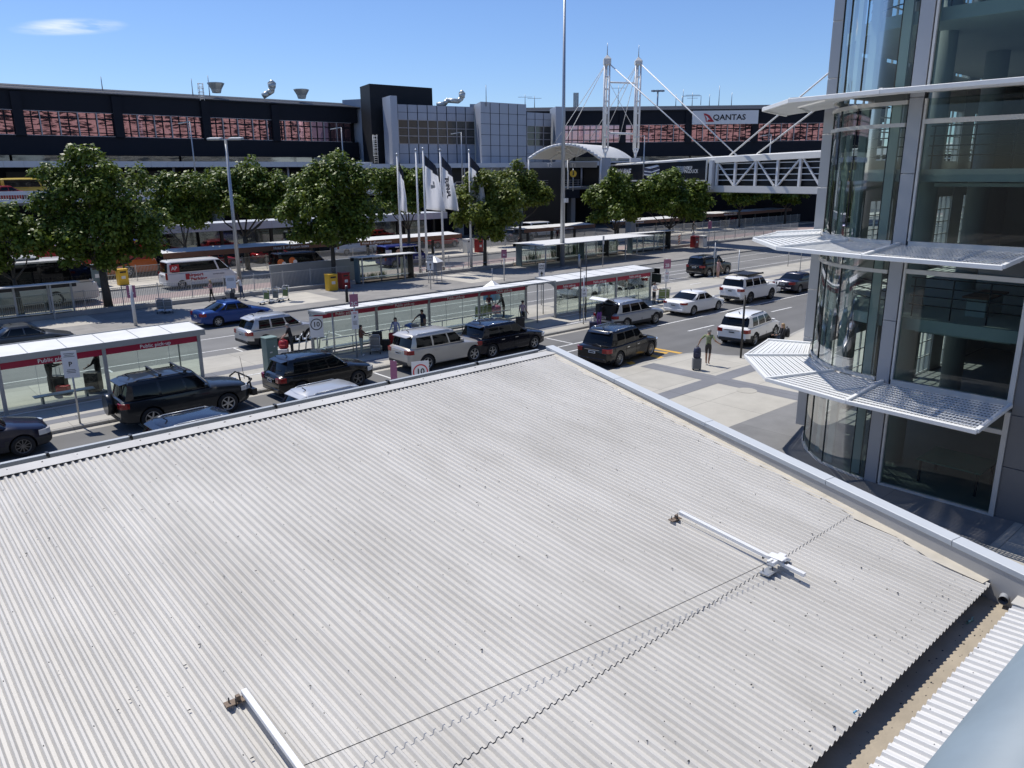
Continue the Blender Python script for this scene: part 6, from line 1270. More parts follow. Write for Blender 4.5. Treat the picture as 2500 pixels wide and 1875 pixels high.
# vehicles on the bus roads
BUS = 'vehicles on the bus roads'
t, k = make_car('coach', 'coach', 'long white coach with black windows at the far left', 'coach', (9.35, 64.0, 0), 0, 'p_coach', 0, 'rim', 8, group=BUS, plate=False)
b = MB(); b.box(-5.9, -1.262, 1.72, 5.6, -1.22, 2.85); b.build('window_band', 'car_glass', t, local=True); b = MB(); b.box(-5, -.9, 3.38, 2.5, .9, 3.62); b.build('roof_unit', 'p_white', t, local=True, bevel=.1)
b = MB(); b.box(-5.8, -1.262, .5, 5.0, -1.245, .95); b.build('skirt_panel', 'p_silver', t, local=True)
def lettered_van(label, x, y, col, texts, **kw):
    t, k = make_car('van', 'minibus', label, 'minibus', (x, y, 0), 0, col, 0, 'rim', 6, group=BUS, **kw)
    for s, sz, lx, lz, m, ft in texts: lettering(s, sz, (lx, -k['W']/2-.012, lz), (1, 0, 0), (0, 0, 1), m, t, bold=.03, fit=ft, local=True)
    return t
t = lettered_van('white airport parking minibus with red lettering behind the picket fence', 24.1, 66.3, 'p_white', (('Airport', .34, -.75, 1.06, 'letter_red', 1.35), ('Parking', .34, -.5, .72, 'letter_red', 1.35)), L=6.2, H=2.35, xc=2.35, xwt=1.45, xrt=-2.9, xrb=-3.0, wb=3.8, win=((2.2, 1.35), (1.2, -2.6)), belt=1.3, cowl=1.3, rear_h=1.28, deck=1.3)
b = MB(); b.box(-2.75, -1.0, 1.42, -2.0, -.975, 2.0); b.build('window_decal', 'letter_red', t, local=True); lettering('AP', .4, (-2.4, -1.005, 1.7), (1, 0, 0), (0, 0, 1), 'letter_white', t, bold=.02, local=True); b = MB(); b.box(-1.55, -1.0, .72, -1.25, -.98, 1.2); b.build('logo_mark', 'letter_red', t, local=True); lettering('BOOKED ONLINE', .12, (1.2, -.99, .98), (1, 0, 0), (0, 0, 1), 'letter_black', t, local=True)
t = lettered_van('black minibus with round fruit pictures, behind the grey screen wall', 33.7, 66.9, 'p_black', ())
for x, z, c in ((-2.45, 1.35, 'p_orange'), (-1.35, 1.45, 'p_orange')):
    b = MB(); b.tube((x, -1.0, z), (x, -.96, z), .32, n=20); b.build('fruit_picture', c, t, local=True); b = MB(); b.tube((x+.28, -1.004, z-.12), (x+.28, -.962, z-.12), .2, n=16); b.build('fruit_picture', 'p_white', t, local=True)
t = lettered_van('dark blue minibus with a white web address, behind the flagpoles', 44.6, 66.2, 'p_cobalt', (('www.andrewsairportpark.com.au', .2, -.1, 1.98, 'letter_white', 2.9), ('BOOK NOW', .3, 1.3, .8, 'letter_white', 1.1)))
mat('skin_picture', (.45, .28, .2), .6, 0, .1)
b = MB(); b.box(-2.7, -1.0, 1.2, -2.0, -.97, 1.75); b.build('side_picture', 'mattress_white', t, local=True); b = MB(); b.tube((-1.2, -1.0, 1.5), (-1.2, -.97, 1.5), .28, n=16); b.build('side_picture', 'skin_picture', t, local=True)
for lb, x, y, c, kd in (('dark red sedan behind the white airport parking minibus', 30.6, 79.2, 'p_red', 'sedan'), ('dark red wagon under the words of the long brown bus shelter', 37.0, 79.4, 'p_red', 'wagon'), ('bright red hatchback between the pale flagpoles', 59.4, 79.4, 'p_bright_red', 'crossover'), ('grey crossover under the brown shelter by the tall pole', 72.5, 79.2, 'p_grey', 'crossover'), ('dark sedan half hidden under the left end of the long brown shelter', 24.5, 79.2, 'p_midnight', 'sedan'), ('dark crossover deep in shade under the footbridge', 118, 79.2, 'p_grey', 'crossover'), ('red sedan deep in shade under the footbridge', 126, 79.2, 'p_red', 'sedan')):
    make_car(kd, 'parked_car', lb, 'car', (x, y, 0), 0, c, 0, group=BUS)
make_car('van', 'van', 'white van behind the brown shelter at the flagpoles', 'van', (47.5, 80.5, 0), 0, 'p_white', 0, group=BUS); make_car('van', 'van', 'white van under the brown shelter beside the tall pole', 'van', (79.5, 82.5, 0), 0, 'p_white', 0, group=BUS)
t, k = make_car('coach', 'coach', 'orange and dark red bus glimpsed behind the largest tree', 'bus', (18.6, 78.0, 0), 0, 'p_orange', 0, group=BUS, plate=False, L=11.0, wb=5.6, xc=5.25, xwt=4.6, xrt=-5.35, xrb=-5.45, win=((5.0, 4.0), (3.9, -5.1)), roofm='p_cobalt'); b = MB(); b.box(-5.2, -1.265, 1.55, 5.0, -1.23, 2.95); b.build('upper_side', 'p_red', t, local=True); lettering('ourt', .7, (2.9, -1.27, 2.4), (1, 0, 0), (0, 0, 1), 'letter_white', t, bold=.02, local=True)
make_car('van', 'minibus', 'yellow minibus up on the elevated road', 'minibus', (17.9, 94.2, DK), 0, 'p_yellow', 0, group=BUS); make_car('sedan', 'parked_car', 'dark red sedan in front of the yellow minibus on the elevated road', 'car', (15.6, 92.0, DK), 0, 'p_red', 0, group=BUS)
make_car('crossover', 'parked_car', 'white crossover on the elevated road, glimpsed between the two leftmost trees', 'car', (32.5, 93.5, DK), 0, 'p_white', 0, group=BUS); make_car('sedan', 'parked_car', 'white sedan on the elevated road behind the right flags', 'car', (68.0, 93.0, DK), 0, 'p_white', 0, group=BUS)
# ---------------------------------------------------------------- people
mat('skin_light', (.50, .31, .23), .55, 0, .05); mat('skin_tan', (.36, .21, .14), .55, 0, .05); mat('eye_dark', (.02, .018, .016), .3, 0, 0)
CLOTH = dict(black=(.012, .012, .014), navy=(.02, .028, .06), charcoal=(.035, .037, .04), green=(.20, .23, .12), white=(.68, .68, .68), plaid=(.13, .06, .045), sage=(.27, .31, .28), blueprint=(.36, .40, .58), khaki=(.17, .15, .115), mauve=(.40, .30, .34), purple=(.20, .07, .25), maroon=(.10, .02, .03), pinkish=(.48, .30, .29), denim=(.05, .075, .13), shorts=(.035, .032, .03), tan=(.30, .23, .17))
for n_, c_ in CLOTH.items(): mat('cloth_'+n_, c_, .85, 0, .15, 12)
for n_, c_ in dict(black=(.012, .010, .009), brown=(.05, .028, .016), grey=(.26, .25, .24), blonde=(.34, .23, .12)).items(): mat('hair_'+n_, c_, .6, 0, .2, 30)
def person(label, x, y, z=.13, rz=0., h=1.72, top='black', legs='black', hair='black', skin='skin_light', shoes='black', sleeves='short', legwear='long', hairlen=0, la=(10, 12, 15), ra=(10, 12, 15), stride=0., lean=0., bare=False, female=False, shoe_m=None, sit=False):
    """la / ra: (swing forward, out, elbow bend) in degrees"""
    t = thing('person', label, 'person', (x, y, z), rz, 'people waiting and walking'); s = h/1.75
    V, E, RR, TG = [], [], [], []
    def v(p, r, tg): V.append(Vector(p)*s); RR.append(r*s); TG.append(tg); return len(V)-1
    def e(a, b): E.append((a, b))
    ln = rad(lean); tilt = lambda p: Vector((p[0]*1.0+math.sin(ln)*(p[2]-.95), p[1], .95+(p[2]-.95)*math.cos(ln))) if p[2] > .95 else Vector(p)
    fw = .92 if female else 1.0
    pel = v((0, 0, .95), (.15, .125), 'legs') if 0 else v((0, 0, .95), .145*(1.02 if female else .97), 'legs'); wa = v(tilt((0, 0, 1.10)), .128*fw, 'top'); ch = v(tilt((.005, 0, 1.28)), .145*fw, 'top'); up_ = v(tilt((0, 0, 1.40)), .115*fw, 'top'); nk = v(tilt((.01, 0, 1.50)), .055, 'skin'); hd = v(tilt((.03, 0, 1.60)), .088, 'skin'); tp = v(tilt((.02, 0, 1.70)), .07, 'skin')
    for a, b in ((pel, wa), (wa, ch), (ch, up_), (up_, nk), (nk, hd), (hd, tp)): e(a, b)
    hands = []
    for sd, (sw, out, bend) in ((1, la), (-1, ra)):
        sh = tilt((0, sd*.185*fw, 1.405)); d = Vector((math.sin(rad(sw)), sd*math.sin(rad(out)), -math.cos(rad(sw))*math.cos(rad(out)))).normalized(); el = sh+d*.29; d2 = Vector((math.sin(rad(sw+bend)), sd*math.sin(rad(out*.6)), -math.cos(rad(sw+bend)))).normalized(); wr = el+d2*.25; pm = wr+d2*.085
        a = v(sh, .062*fw, 'top'); b = v(el, .043, 'top' if sleeves == 'long' else 'skin'); m_ = v((sh+el)/2+Vector((0, 0, 0)), .05, 'top' if sleeves != 'none' else 'skin'); c = v(wr, .028, 'top' if sleeves == 'long' else 'skin'); p = v(pm, .033, 'skin'); e(up_, a); e(a, m_); e(m_, b); e(b, c); e(c, p); hands.append((pm*s, d2, sd))
    for sd in (1, -1):
        st = stride*sd; lm = 'legs'; lo = 'legs' if legwear == 'long' else 'skin'
        if sit: hp, kn, an = (.02, sd*.09, .90), (.42, sd*.11, .88), (.40, sd*.11, .48)
        else: hp, kn, an = (.0, sd*.085, .86), (st*.28+.01, sd*.09, .49), (st*.5-(.06 if st < 0 else 0), sd*.09, .09+(.05 if st < 0 else 0))
        a = v(hp, .088, lm); m2 = v((Vector(hp)+Vector(kn))/2, .075, lm); b = v(kn, .055 if legwear != 'skirt' else .06, lo); m3 = v((Vector(kn)*.55+Vector(an)*.45), .052, lo); c = v(an, .036, lo); f = v((an[0]+.13, an[1]*1.1, an[2]-.05), .038, 'shoe'); e(pel, a); e(a, m2); e(m2, b); e(b, m3); e(m3, c); e(c, f)
    me = bpy.data.meshes.new('body'); me.from_pydata(V, E, []); o = bpy.data.objects.new('tmp', me); COL.objects.link(o)
    sk = o.modifiers.new('s', 'SKIN'); sk.use_smooth_shade = True; ss = o.modifiers.new('u', 'SUBSURF'); ss.levels = ss.render_levels = 1
    for i, d in enumerate(me.skin_vertices[0].data): d.radius = (RR[i], RR[i]*(1.0)); d.use_root = (i == 0)
    for i in (1, 2, 3): me.skin_vertices[0].data[i].radius = (RR[i]*1.15, RR[i]*.86)
    bme = bpy.data.meshes.new_from_object(o.evaluated_get(bpy.context.evaluated_depsgraph_get())); bpy.data.objects.remove(o); bme.name = 'body'
    slot = {'skin': 0, 'top': 1, 'legs': 2, 'shoe': 3}
    bm = bmesh.new(); bm.from_mesh(bme)
    segs = [(V[a], V[b], TG[a], TG[b]) for a, b in E]
    for f in bm.faces:
        c = f.calc_center_median(); best = None
        for a, b, ta, tb in segs:
            ab = b-a; u = max(0, min(1, (c-a).dot(ab)/ab.length_squared)); dd = (a+ab*u-c).length
            if best is None or dd < best[0]: best = (dd, ta if u < (.5 if tb != 'shoe' else .25) else tb)
        f.material_index = slot[best[1]]; f.smooth = True
    for pm, d2, sd in hands:                               # five fingers, bent, of unequal length
        sdv = Vector((-d2.z, 0, d2.x)).normalized(); b2 = MB(); b2.bm.free(); b2.bm = bm
        for k, ln_ in enumerate((.062, .072, .068, .052)):
            o_ = sdv*(.03-.02*k)*s; p0 = pm+o_+d2*.02*s; p1 = p0+d2*ln_*.55*s; p2 = p1+(d2*.6+Vector((0, -sd*.8, 0))).normalized()*ln_*.5*s; b2.tube(p0, p1, .0095*s, .0085*s, 6, 0); b2.tube(p1, p2, .0085*s, .007*s, 6, 0)
        b2.tube(pm+sdv*.03*s, pm+sdv*.055*s+d2*.03*s, .011*s, .009*s, 6, 0)
    hc = V[hd]; fx = Vector((math.cos(ln), 0, -math.sin(ln))); b2 = MB(); b2.bm.free(); b2.bm = bm
    b2.ball(hc+fx*.092*s+Vector((0, 0, -.01*s)), .017*s, 0, u=6, v=5)
    for sd in (-1, 1): b2.ball(hc+fx*.078*s+Vector((0, sd*.032*s, .02*s)), .011*s, 4, u=6, v=5); b2.ball(hc+Vector((0, sd*.088*s, 0)), .022*s, 0, sc=(.6, .5, 1), u=6, v=5)
    b2.ball(hc+fx*.08*s+Vector((0, 0, -.048*s)), .016*s, 3, sc=(.5, 1.4, .35), u=6, v=5)
    bm.to_mesh(bme); bm.free()
    for m in (skin, 'cloth_'+top, 'cloth_'+legs, shoe_m or 'cloth_'+shoes, 'eye_dark'): bme.materials.append(M[m])
    ob = bpy.data.objects.new('body', bme); COL.objects.link(ob); ob.parent = t
    if hair:
        b = MB(); b.ball(hc-fx*.018*s+Vector((0, 0, .035*s)), .102*s, sc=(1, .95, .92), u=14, v=10)
        for vv in list(b.bm.verts):
            q = vv.co-hc
            if q.dot(fx) > .045*s and q.z < .055*s: vv.co -= fx*(q.dot(fx)-.045*s)
            if q.z < -.03*s: vv.co.z = hc.z-.03*s
        if hairlen:
            b.loft([[(hc.x-.05*s*1+math.cos(a_)*r_*s, math.sin(a_)*r_*1.15*s, hc.z+dz*s) for a_ in [i*math.pi/5 for i in range(10)]] for r_, dz in ((.075, .03), (.085, -.06), (.08, -.06-hairlen*.5), (.04, -.06-hairlen))], caps=True)
        b.build('hair', 'hair_'+hair, t, local=True)
    if female and legwear == 'skirt': pass
    return t
FC = math.atan2(-math.sin(_a), -math.cos(_a))             # facing the camera
LFT, RGT = FC-1.57, FC+1.57
def G_(px, py, z=.13): q = P(px, py, z); return q.x, q.y
person('person in dark clothes behind left shelter glass, head hidden by the red band', *G_(129, 962), rz=RGT+.4, h=1.8, top='black', legs='charcoal', sleeves='long', la=(35, 8, 60), ra=(40, 8, 65), hair='brown')
person('person in black behind the second pane of the left shelter, facing left', *G_(246, 950), rz=LFT, h=1.72, top='black', legs='charcoal', sleeves='long', la=(30, 5, 30), ra=(30, 5, 40), hair='brown', hairlen=.16, female=True)
person('person in black top and sunglasses leaning over a red bag by the green cabinet', *G_(715, 868), rz=LFT, h=1.72, top='black', legs='charcoal', hair='grey', lean=14, la=(25, 4, 25), ra=(30, 4, 25), female=True)
person('person in a checked brown shirt and pale sage trousers behind a laden trolley', *G_(884, 869), rz=RGT, h=1.62, top='plaid', legs='sage', sleeves='long', hair='black', hairlen=.14, la=(45, 6, 35), ra=(45, 6, 35), shoes='white', female=True)
person('person in a pale blue blouse standing behind a big red suitcase', *G_(968, 846), rz=FC, h=1.6, top='blueprint', legs='white', sleeves='long', hair='black', hairlen=.12, la=(25, 12, 40), ra=(25, 14, 40), female=True)
person('person in a navy shirt and khaki trousers resting one arm on a blue tray trolley', *G_(1034, 828), rz=FC-.5, h=1.7, top='navy', legs='khaki', hair='black', skin='skin_tan', ra=(25, 48, 5), la=(5, 10, 10), lean=4)
person('person in a maroon top by pink luggage behind the blue black crossover', *G_(1195, 778), rz=FC+.3, h=1.62, top='maroon', legs='black', hair='black', hairlen=.2, skin='skin_tan', la=(30, 6, 40), ra=(30, 6, 40), female=True)
person('person in black bending over pink luggage behind the blue black crossover, right of two', *G_(1230, 776), rz=LFT+.3, h=1.62, top='black', legs='black', hair='black', hairlen=.16, sleeves='long', lean=16, la=(35, 6, 30), ra=(15, 30, 10), female=True)
person('person in a mauve top seen from behind with a black suitcase at the shelter end', *G_(1276, 800), rz=FC+2.7, h=1.66, top='mauve', legs='black', hair='black', skin='skin_light', la=(10, 14, 30), ra=(10, 12, 30), female=True)
person('person in purple trousers and dark top bending into the open boot', *G_(1462, 803), rz=.2, h=1.68, top='black', legs='purple', hair='brown', hairlen=.24, sleeves='long', lean=52, la=(55, 8, 20), ra=(60, 8, 15), female=True)
person('person in a white shirt and black trousers beside the trolleys at bay 2B', *G_(1596, 744), rz=FC+.6, h=1.6, top='white', legs='black', hair='black', skin='skin_tan', la=(25, 6, 80), ra=(20, 8, 75), female=True)
person('person with bare legs in a pale dress at the door of the black off-roader', *G_(1752, 678), rz=RGT+.5, h=1.62, top='pinkish', legs='pinkish', legwear='short', hair='brown', hairlen=.1, la=(25, 5, 20), ra=(20, 5, 20), female=True)
person('person in green t-shirt and dark shorts with a suitcase on the plaza', 30.62, 20.3, rz=FC+2.55, h=1.76, top='green', legs='shorts', legwear='short', hair='grey', skin='skin_tan', shoes='white', la=(-5, 42, 10), ra=(-28, 40, 85), stride=.12)
person('person with long hair and a dark backpack walking beside the white crossover', *G_(1906, 868), rz=LFT+.2, h=1.66, top='black', legs='black', hair='blonde', hairlen=.18, sleeves='long', la=(30, 6, 60), ra=(20, 6, 60), female=True, stride=.2)
person('person in dark clothes walking on the far bus footpath behind the right trees', 98.7, 69.4, rz=RGT-.4, h=1.75, top='black', legs='black', hair='black', sleeves='long', stride=.3, la=(25, 6, 20), ra=(-20, 6, 20), lean=8)
person('person in a maroon shirt standing left of the tall pole base', *G_(1361, 592), rz=FC, h=1.75, top='maroon', legs='charcoal', hair='black', la=(10, 14, 20), ra=(10, 14, 20))
person('person in black walking at the left end of the long grey shelter', *G_(1267, 614), rz=RGT, h=1.75, top='black', legs='black', hair='black', sleeves='long', stride=.25, la=(20, 6, 15), ra=(-20, 6, 15))
person('person with a bald head in a white t-shirt pushing a stroller behind the blue sedan', 23.05, 55.5, rz=LFT, h=1.76, top='white', legs='denim', hair=None, la=(55, 5, 10), ra=(50, 5, 15), lean=10, stride=.15)
person('person with long fair hair in a pink top walking along the fence', 21.0, 56.0, rz=LFT, h=1.62, top='pinkish', legs='black', hair='blonde', hairlen=.3, sleeves='long', la=(25, 5, 70), ra=(20, 5, 60), stride=.22, female=True)
# ---------------------------------------------------------------- luggage, trolleys
for n_, c_ in dict(case_black=(.014, .014, .016), case_red=(.36, .012, .018), case_navy=(.02, .025, .06), case_grey=(.16, .165, .17), case_pink=(.48, .14, .22), case_white=(.62, .61, .58), case_blue=(.06, .14, .45)).items(): mat(n_, c_, .45, 0, .1, 8)
LG = 'luggage on the footpaths'
def suitcase(label, x, y, m, rz=0., w=.46, d=.27, h=.66, z=.13, handle=True):
    t = thing('suitcase', label, 'suitcase', (x, y, z), rz, LG); b = MB(); b.box(-w/2, -d/2, .06, w/2, d/2, h); b.build('shell', m, t, local=True, bevel=.035, seg=2)
    b = MB()
    for k in (-.3, -.1, .1, .3): b.box(w*k-.012, -d/2-.008, .1, w*k+.012, d/2+.008, h-.05)
    b.build('rib', m, t, local=True)
    for sx in (-1, 1):
        b = MB(); b.tube((sx*w*.38, -.09, .035), (sx*w*.38, .09, .035), .035, n=10); b.build('wheel', 'rubber', t, local=True)
    if handle: b = MB(); b.path([Vector((-.09, d*.3, h-.02)), Vector((-.09, d*.3, h+.34)), Vector((.09, d*.3, h+.34)), Vector((.09, d*.3, h-.02))], .011); b.build('pull_handle', 'alu_dull', t, local=True)
    return t
def bag(name, label, x, y, z, m, sz, rz=0.):
    t = thing(name, label, 'bag', (x, y, z), rz, LG); w, d, h = sz
    b = MB(); b.loft([[(math.cos(a_)*w/2*q*(abs(math.cos(a_))**-.25 if abs(math.cos(a_)) > .2 else 1), math.sin(a_)*d/2*q, zz*h) for a_ in [i*math.pi/7 for i in range(14)]] for q, zz in ((.8, 0), (1, .12), (1, .6), (.82, .92), (.4, 1))], caps=True); b.build('body', m, t, local=True)
    b = MB(); b.box(-w*.3, -d/2-.05, h*.15, w*.3, -d/2+.02, h*.5); b.build('pocket', m, t, local=True, bevel=.02); b = MB(); b.path([Vector((-w*.15, 0, h*.95)), Vector((-w*.1, 0, h*1.14)), Vector((w*.1, 0, h*1.14)), Vector((w*.15, 0, h*.95))], .012); b.build('carry_handle', m, t, local=True)
    return t
def at_(px, py, dx=0, dy=0, z=.13): q = P(px, py, z); return q.x+dx, q.y+dy
suitcase('grey black cabin suitcase on the plaza in front of the person in green', *at_(1700, 903), 'case_grey', FC+1.57, .4, .26, .56); x_, y_ = at_(1700, 903); bag('backpack', 'navy backpack standing on the grey black suitcase on the plaza', x_, y_, .13+.57, 'case_navy', (.36, .24, .5), FC+1.57)
suitcase('large red suitcase in front of the person in a pale blouse', *at_(964, 852), 'case_red', FC+1.57, .56, .3, .86); suitcase('black suitcase between the blue tray trolley and the person in navy', *at_(1018, 830), 'case_black', FC+1.57, .42, .28, .62); suitcase('dark grey suitcase right of the large red one', *at_(986, 838), 'case_grey', FC+1.3, .42, .26, .6)
suitcase('big black suitcase stacked on the laden trolley, left one', *at_(919, 858, .1), 'case_black', FC+1.7, .5, .32, .72, .45, False); suitcase('black suitcase standing right of the laden trolley', *at_(934, 858, .25), 'case_black', FC+1.57, .42, .28, .6, .13, False)
bag('travel_bag', 'bright red bag held on a white case by the person in sunglasses', *at_(706, 868, -.25), .55, 'case_red', (.5, .36, .42), FC+1.57); suitcase('white case under the bright red bag', *at_(704, 870, -.25), 'case_white', FC+1.57, .5, .3, .42, .13, False)
suitcase('large black suitcase behind the left shelter glass beside the first person', *at_(146, 958), 'case_black', FC+1.57, .7, .35, .75); suitcase('red and dark bag low behind the left shelter glass', *at_(157, 962), 'case_red', FC+1.57, .5, .3, .38, .13, False)
suitcase('black and tan suitcase stack behind the second left pane', *at_(232, 955), 'case_black', FC+1.57, .6, .4, .85, .13, False); suitcase('black suitcase of the person in a mauve top', *at_(1270, 806), 'case_black', FC+1.57, .52, .32, .78)
bag('travel_bag', 'pink travel bag between the two people behind the blue black crossover', *at_(1212, 779), .5, 'case_pink', (.6, .4, .5), FC+1.57); suitcase('purple case on the ground under the open boot', *at_(1448, 806), 'case_navy', FC+1.57, .45, .3, .5)
bag('backpack', 'dark backpack on the back of the person beside the white crossover', *at_(1914, 866, .12, .02), 1.02, 'case_black', (.36, .26, .46), LFT+1.77)
mat('trolley_green', (.16, .22, .08), .5, 0, .1); mat('trolley_grey', (.22, .23, .23), .45, .2, .1)
def trolley(label, x, y, rz, panel='trolley_green', group='luggage trolleys'):
    t = thing('luggage_trolley', label, 'trolley', (x, y, .13), rz, group); b = MB()
    for sy in (-1, 1): b.path([Vector((.55, sy*.16, .14)), Vector((-.25, sy*.24, .2)), Vector((-.36, sy*.26, .98)), Vector((-.46, sy*.24, 1.05))], .018, 6)
    b.tube((-.46, -.26, 1.05), (-.46, .26, 1.05), .022, n=8); b.tube((-.28, -.25, .45), (-.28, .25, .45), .015, n=6); b.build('frame', 'alu', t, local=True)
    b = MB(); b.extrude([(-.26, -.22, .3), (-.26, .22, .3), (-.34, .23, .92), (-.34, -.23, .92)], (.02, 0, 0)); b.build('back_panel', panel, t, local=True)
    b = MB(); b.box(-.2, -.2, .17, .5, .2, .19); b.build('platform', 'alu', t, local=True); b = MB(); b.box(-.34, -.2, .8, -.14, .2, .82); b.box(-.15, -.2, .8, -.14, .2, .95); b.build('basket', 'alu', t, local=True)
    for wx_, wy_ in ((.45, 0), (-.28, -.25), (-.28, .25)): b = MB(); b.tube((wx_, wy_-.02, .07), (wx_, wy_+.02, .07), .07, n=12); b.build('wheel', 'rubber', t, local=True)
    return t
for i, px in enumerate((646, 668, 692)): trolley('luggage trolley with %s panel on the far footpath, %s of three' % (('green', 'grey', 'green')[i], ('leftmost', 'middle', 'rightmost')[i]), *at_(px, (742, 739, 734)[i]), 3.6, ('trolley_green', 'trolley_grey', 'trolley_green')[i])
for i, px in enumerate((395, 413)): trolley('luggage trolley in tree shade left of the blue sedan, %s of two' % ('left', 'right')[i], *at_(px, 764), 1.2, 'trolley_grey')
for i in range(5): trolley('nested luggage trolley at the left end of the middle shelter, %s of the row' % ('first', 'second', 'third', 'fourth', 'last')[i], 17.35+i*.32, 36.0-.12*i, 2.6, ('trolley_green', 'trolley_grey')[i % 2])
trolley('luggage trolley laden with black suitcases in front of the person in a checked shirt', *at_(918, 862), .9, 'trolley_grey'); trolley('luggage trolley with a raised blue tray beside the person in navy', *at_(1008, 832), 1.5, 'trolley_grey')
q = at_(1008, 832); b = MB(); b.obox((q[0]-.15, q[1]-.1, 1.0), (.62, .5, .05), .4, rx=.35); tag(b.build('carry_tray', 'case_blue', bevel=.01), 'blue tray lying on a trolley beside the person in navy', 'tray', LG)
for i, px in enumerate((1166, 1176, 1188)): trolley('green luggage trolley at the middle shelter rail, %s of three' % ('left', 'middle', 'right')[i], *at_(px, (784, 782, 778)[i]), 1.2, 'trolley_green')
for i, px in enumerate((1612, 1622)): trolley('luggage trolley beside the person in white at bay 2B, %s of two' % ('left', 'right')[i], *at_(px, 738-i), 1.0, 'trolley_green')
t = thing('stroller', 'small dark stroller being pushed behind the blue sedan', 'stroller', (22.25, 55.9, .13), LFT); b = MB(); b.loft([[(x_-.1, math.cos(a_)*.22, .55+math.sin(a_)*.22+z_) for a_ in [i*math.pi/5 for i in range(10)]] for x_, z_ in ((-.3, .1), (0, 0), (.3, -.05))], caps=True); b.build('seat', 'case_grey', t, local=True)
b = MB(); b.path([Vector((.4, .2, .1)), Vector((-.5, .2, 1.0)), Vector((-.5, -.2, 1.0)), Vector((.4, -.2, .1))], .014); b.path([Vector((-.4, .2, .1)), Vector((0, .2, .6))], .014); b.path([Vector((-.4, -.2, .1)), Vector((0, -.2, .6))], .014); b.build('frame', 'alu_dull', t, local=True)
for x_ in (.4, -.4):
    for y_ in (.2, -.2): b = MB(); b.tube((x_, y_-.02, .1), (x_, y_+.02, .1), .1, n=12); b.build('wheel', 'rubber', t, local=True)
def pavilion(label, x, y, s, m):
    t = thing('trolley_dispenser', label, 'dispenser', (x, y, .13), .4); b = MB(); b.box(-.45*s, -.45*s, 1.0, .45*s, .45*s, 1.75); b.build('cube', m, t, local=True, bevel=.01)
    b = MB(); b.loft([[(a_*.55*s, c_*.55*s, 1.75) for a_, c_ in ((-1, -1), (1, -1), (1, 1), (-1, 1))], [(a_*.04, c_*.04, 2.2) for a_, c_ in ((-1, -1), (1, -1), (1, 1), (-1, 1))]], smooth=False, caps=True); b.build('pointed_roof', 'white_paint', t, local=True)
    b = MB(); b.tube((0, 0, 2.15), (0, 0, 3.0), .02); b.build('mast', 'galv', t, local=True)
    for a_, c_ in ((-1, -1), (1, -1), (1, 1), (-1, 1)): b = MB(); b.tube((a_*.4*s, c_*.4*s, 0), (a_*.4*s, c_*.4*s, 1.0), .03); b.build('leg', 'alu_dull', t, local=True)
    return t
mat('poster_blue', (.10, .30, .42), .4, 0, .6, 3); mat('poster_grey', (.2, .2, .22), .4, 0, .5, 3)
pavilion('blue pictured cube with a pointed white roof behind the middle shelter', *at_(1203, 768), 1.0, 'poster_blue'); pavilion('grey cube with a pointed white roof by the rail below the flagpoles', *at_(1063, 690), 1.0, 'poster_grey')
for lb, px, py in (('red and white striped warning marker beside the right trees, left one', 1657, 600), ('red and white striped warning marker beside the right trees, right one', 1692, 592)):
    q = P(px, py, .1); t = thing('warning_marker', lb, 'marker', (q.x, q.y, .05)); b = MB(); b.box(-.22, -.03, 0, .22, .03, 1.35); b.build('board', 'offwhite', t, local=True); b = MB()
    for k in range(4): b.extrude([(-.21, -.036, .1+k*.32), (.21, -.036, .3+k*.32), (.21, -.036, .44+k*.32), (-.21, -.036, .24+k*.32)], (0, .004, 0))
    b.build('stripe', 'p_orange', t, local=True)
# ---------------------------------------------------------------- trees
def leaf_mat(name, c0, c1):
    m = bpy.data.materials.new(name); m.use_nodes = True; M[name] = m; nt = m.node_tree; nt.nodes.clear()
    o = nt.nodes.new('ShaderNodeOutputMaterial'); p = nt.nodes.new('ShaderNodeBsdfPrincipled'); tr = nt.nodes.new('ShaderNodeBsdfTranslucent'); mx = nt.nodes.new('ShaderNodeMixShader'); mx.inputs[0].default_value = .28
    g = nt.nodes.new('ShaderNodeNewGeometry'); cr = nt.nodes.new('ShaderNodeValToRGB'); e = cr.color_ramp.elements; e[0].color = (*c0, 1); e[1].color = (*c1, 1); nt.links.new(g.outputs['Random Per Island'], cr.inputs[0])
    p.inputs['Roughness'].default_value = .45; p.inputs['Specular IOR Level'].default_value = .32; nt.links.new(cr.outputs[0], p.inputs['Base Color']); nt.links.new(cr.outputs[0], tr.inputs[0])
    nt.links.new(p.outputs[0], mx.inputs[1]); nt.links.new(tr.outputs[0], mx.inputs[2]); nt.links.new(mx.outputs[0], o.inputs[0])
leaf_mat('leaf_deep', (.042, .078, .010), (.19, .25, .035)); leaf_mat('leaf_light', (.06, .095, .012), (.22, .26, .04))
mat('bark', (.085, .075, .062), .9, 0, .3, 6, .6, 18)
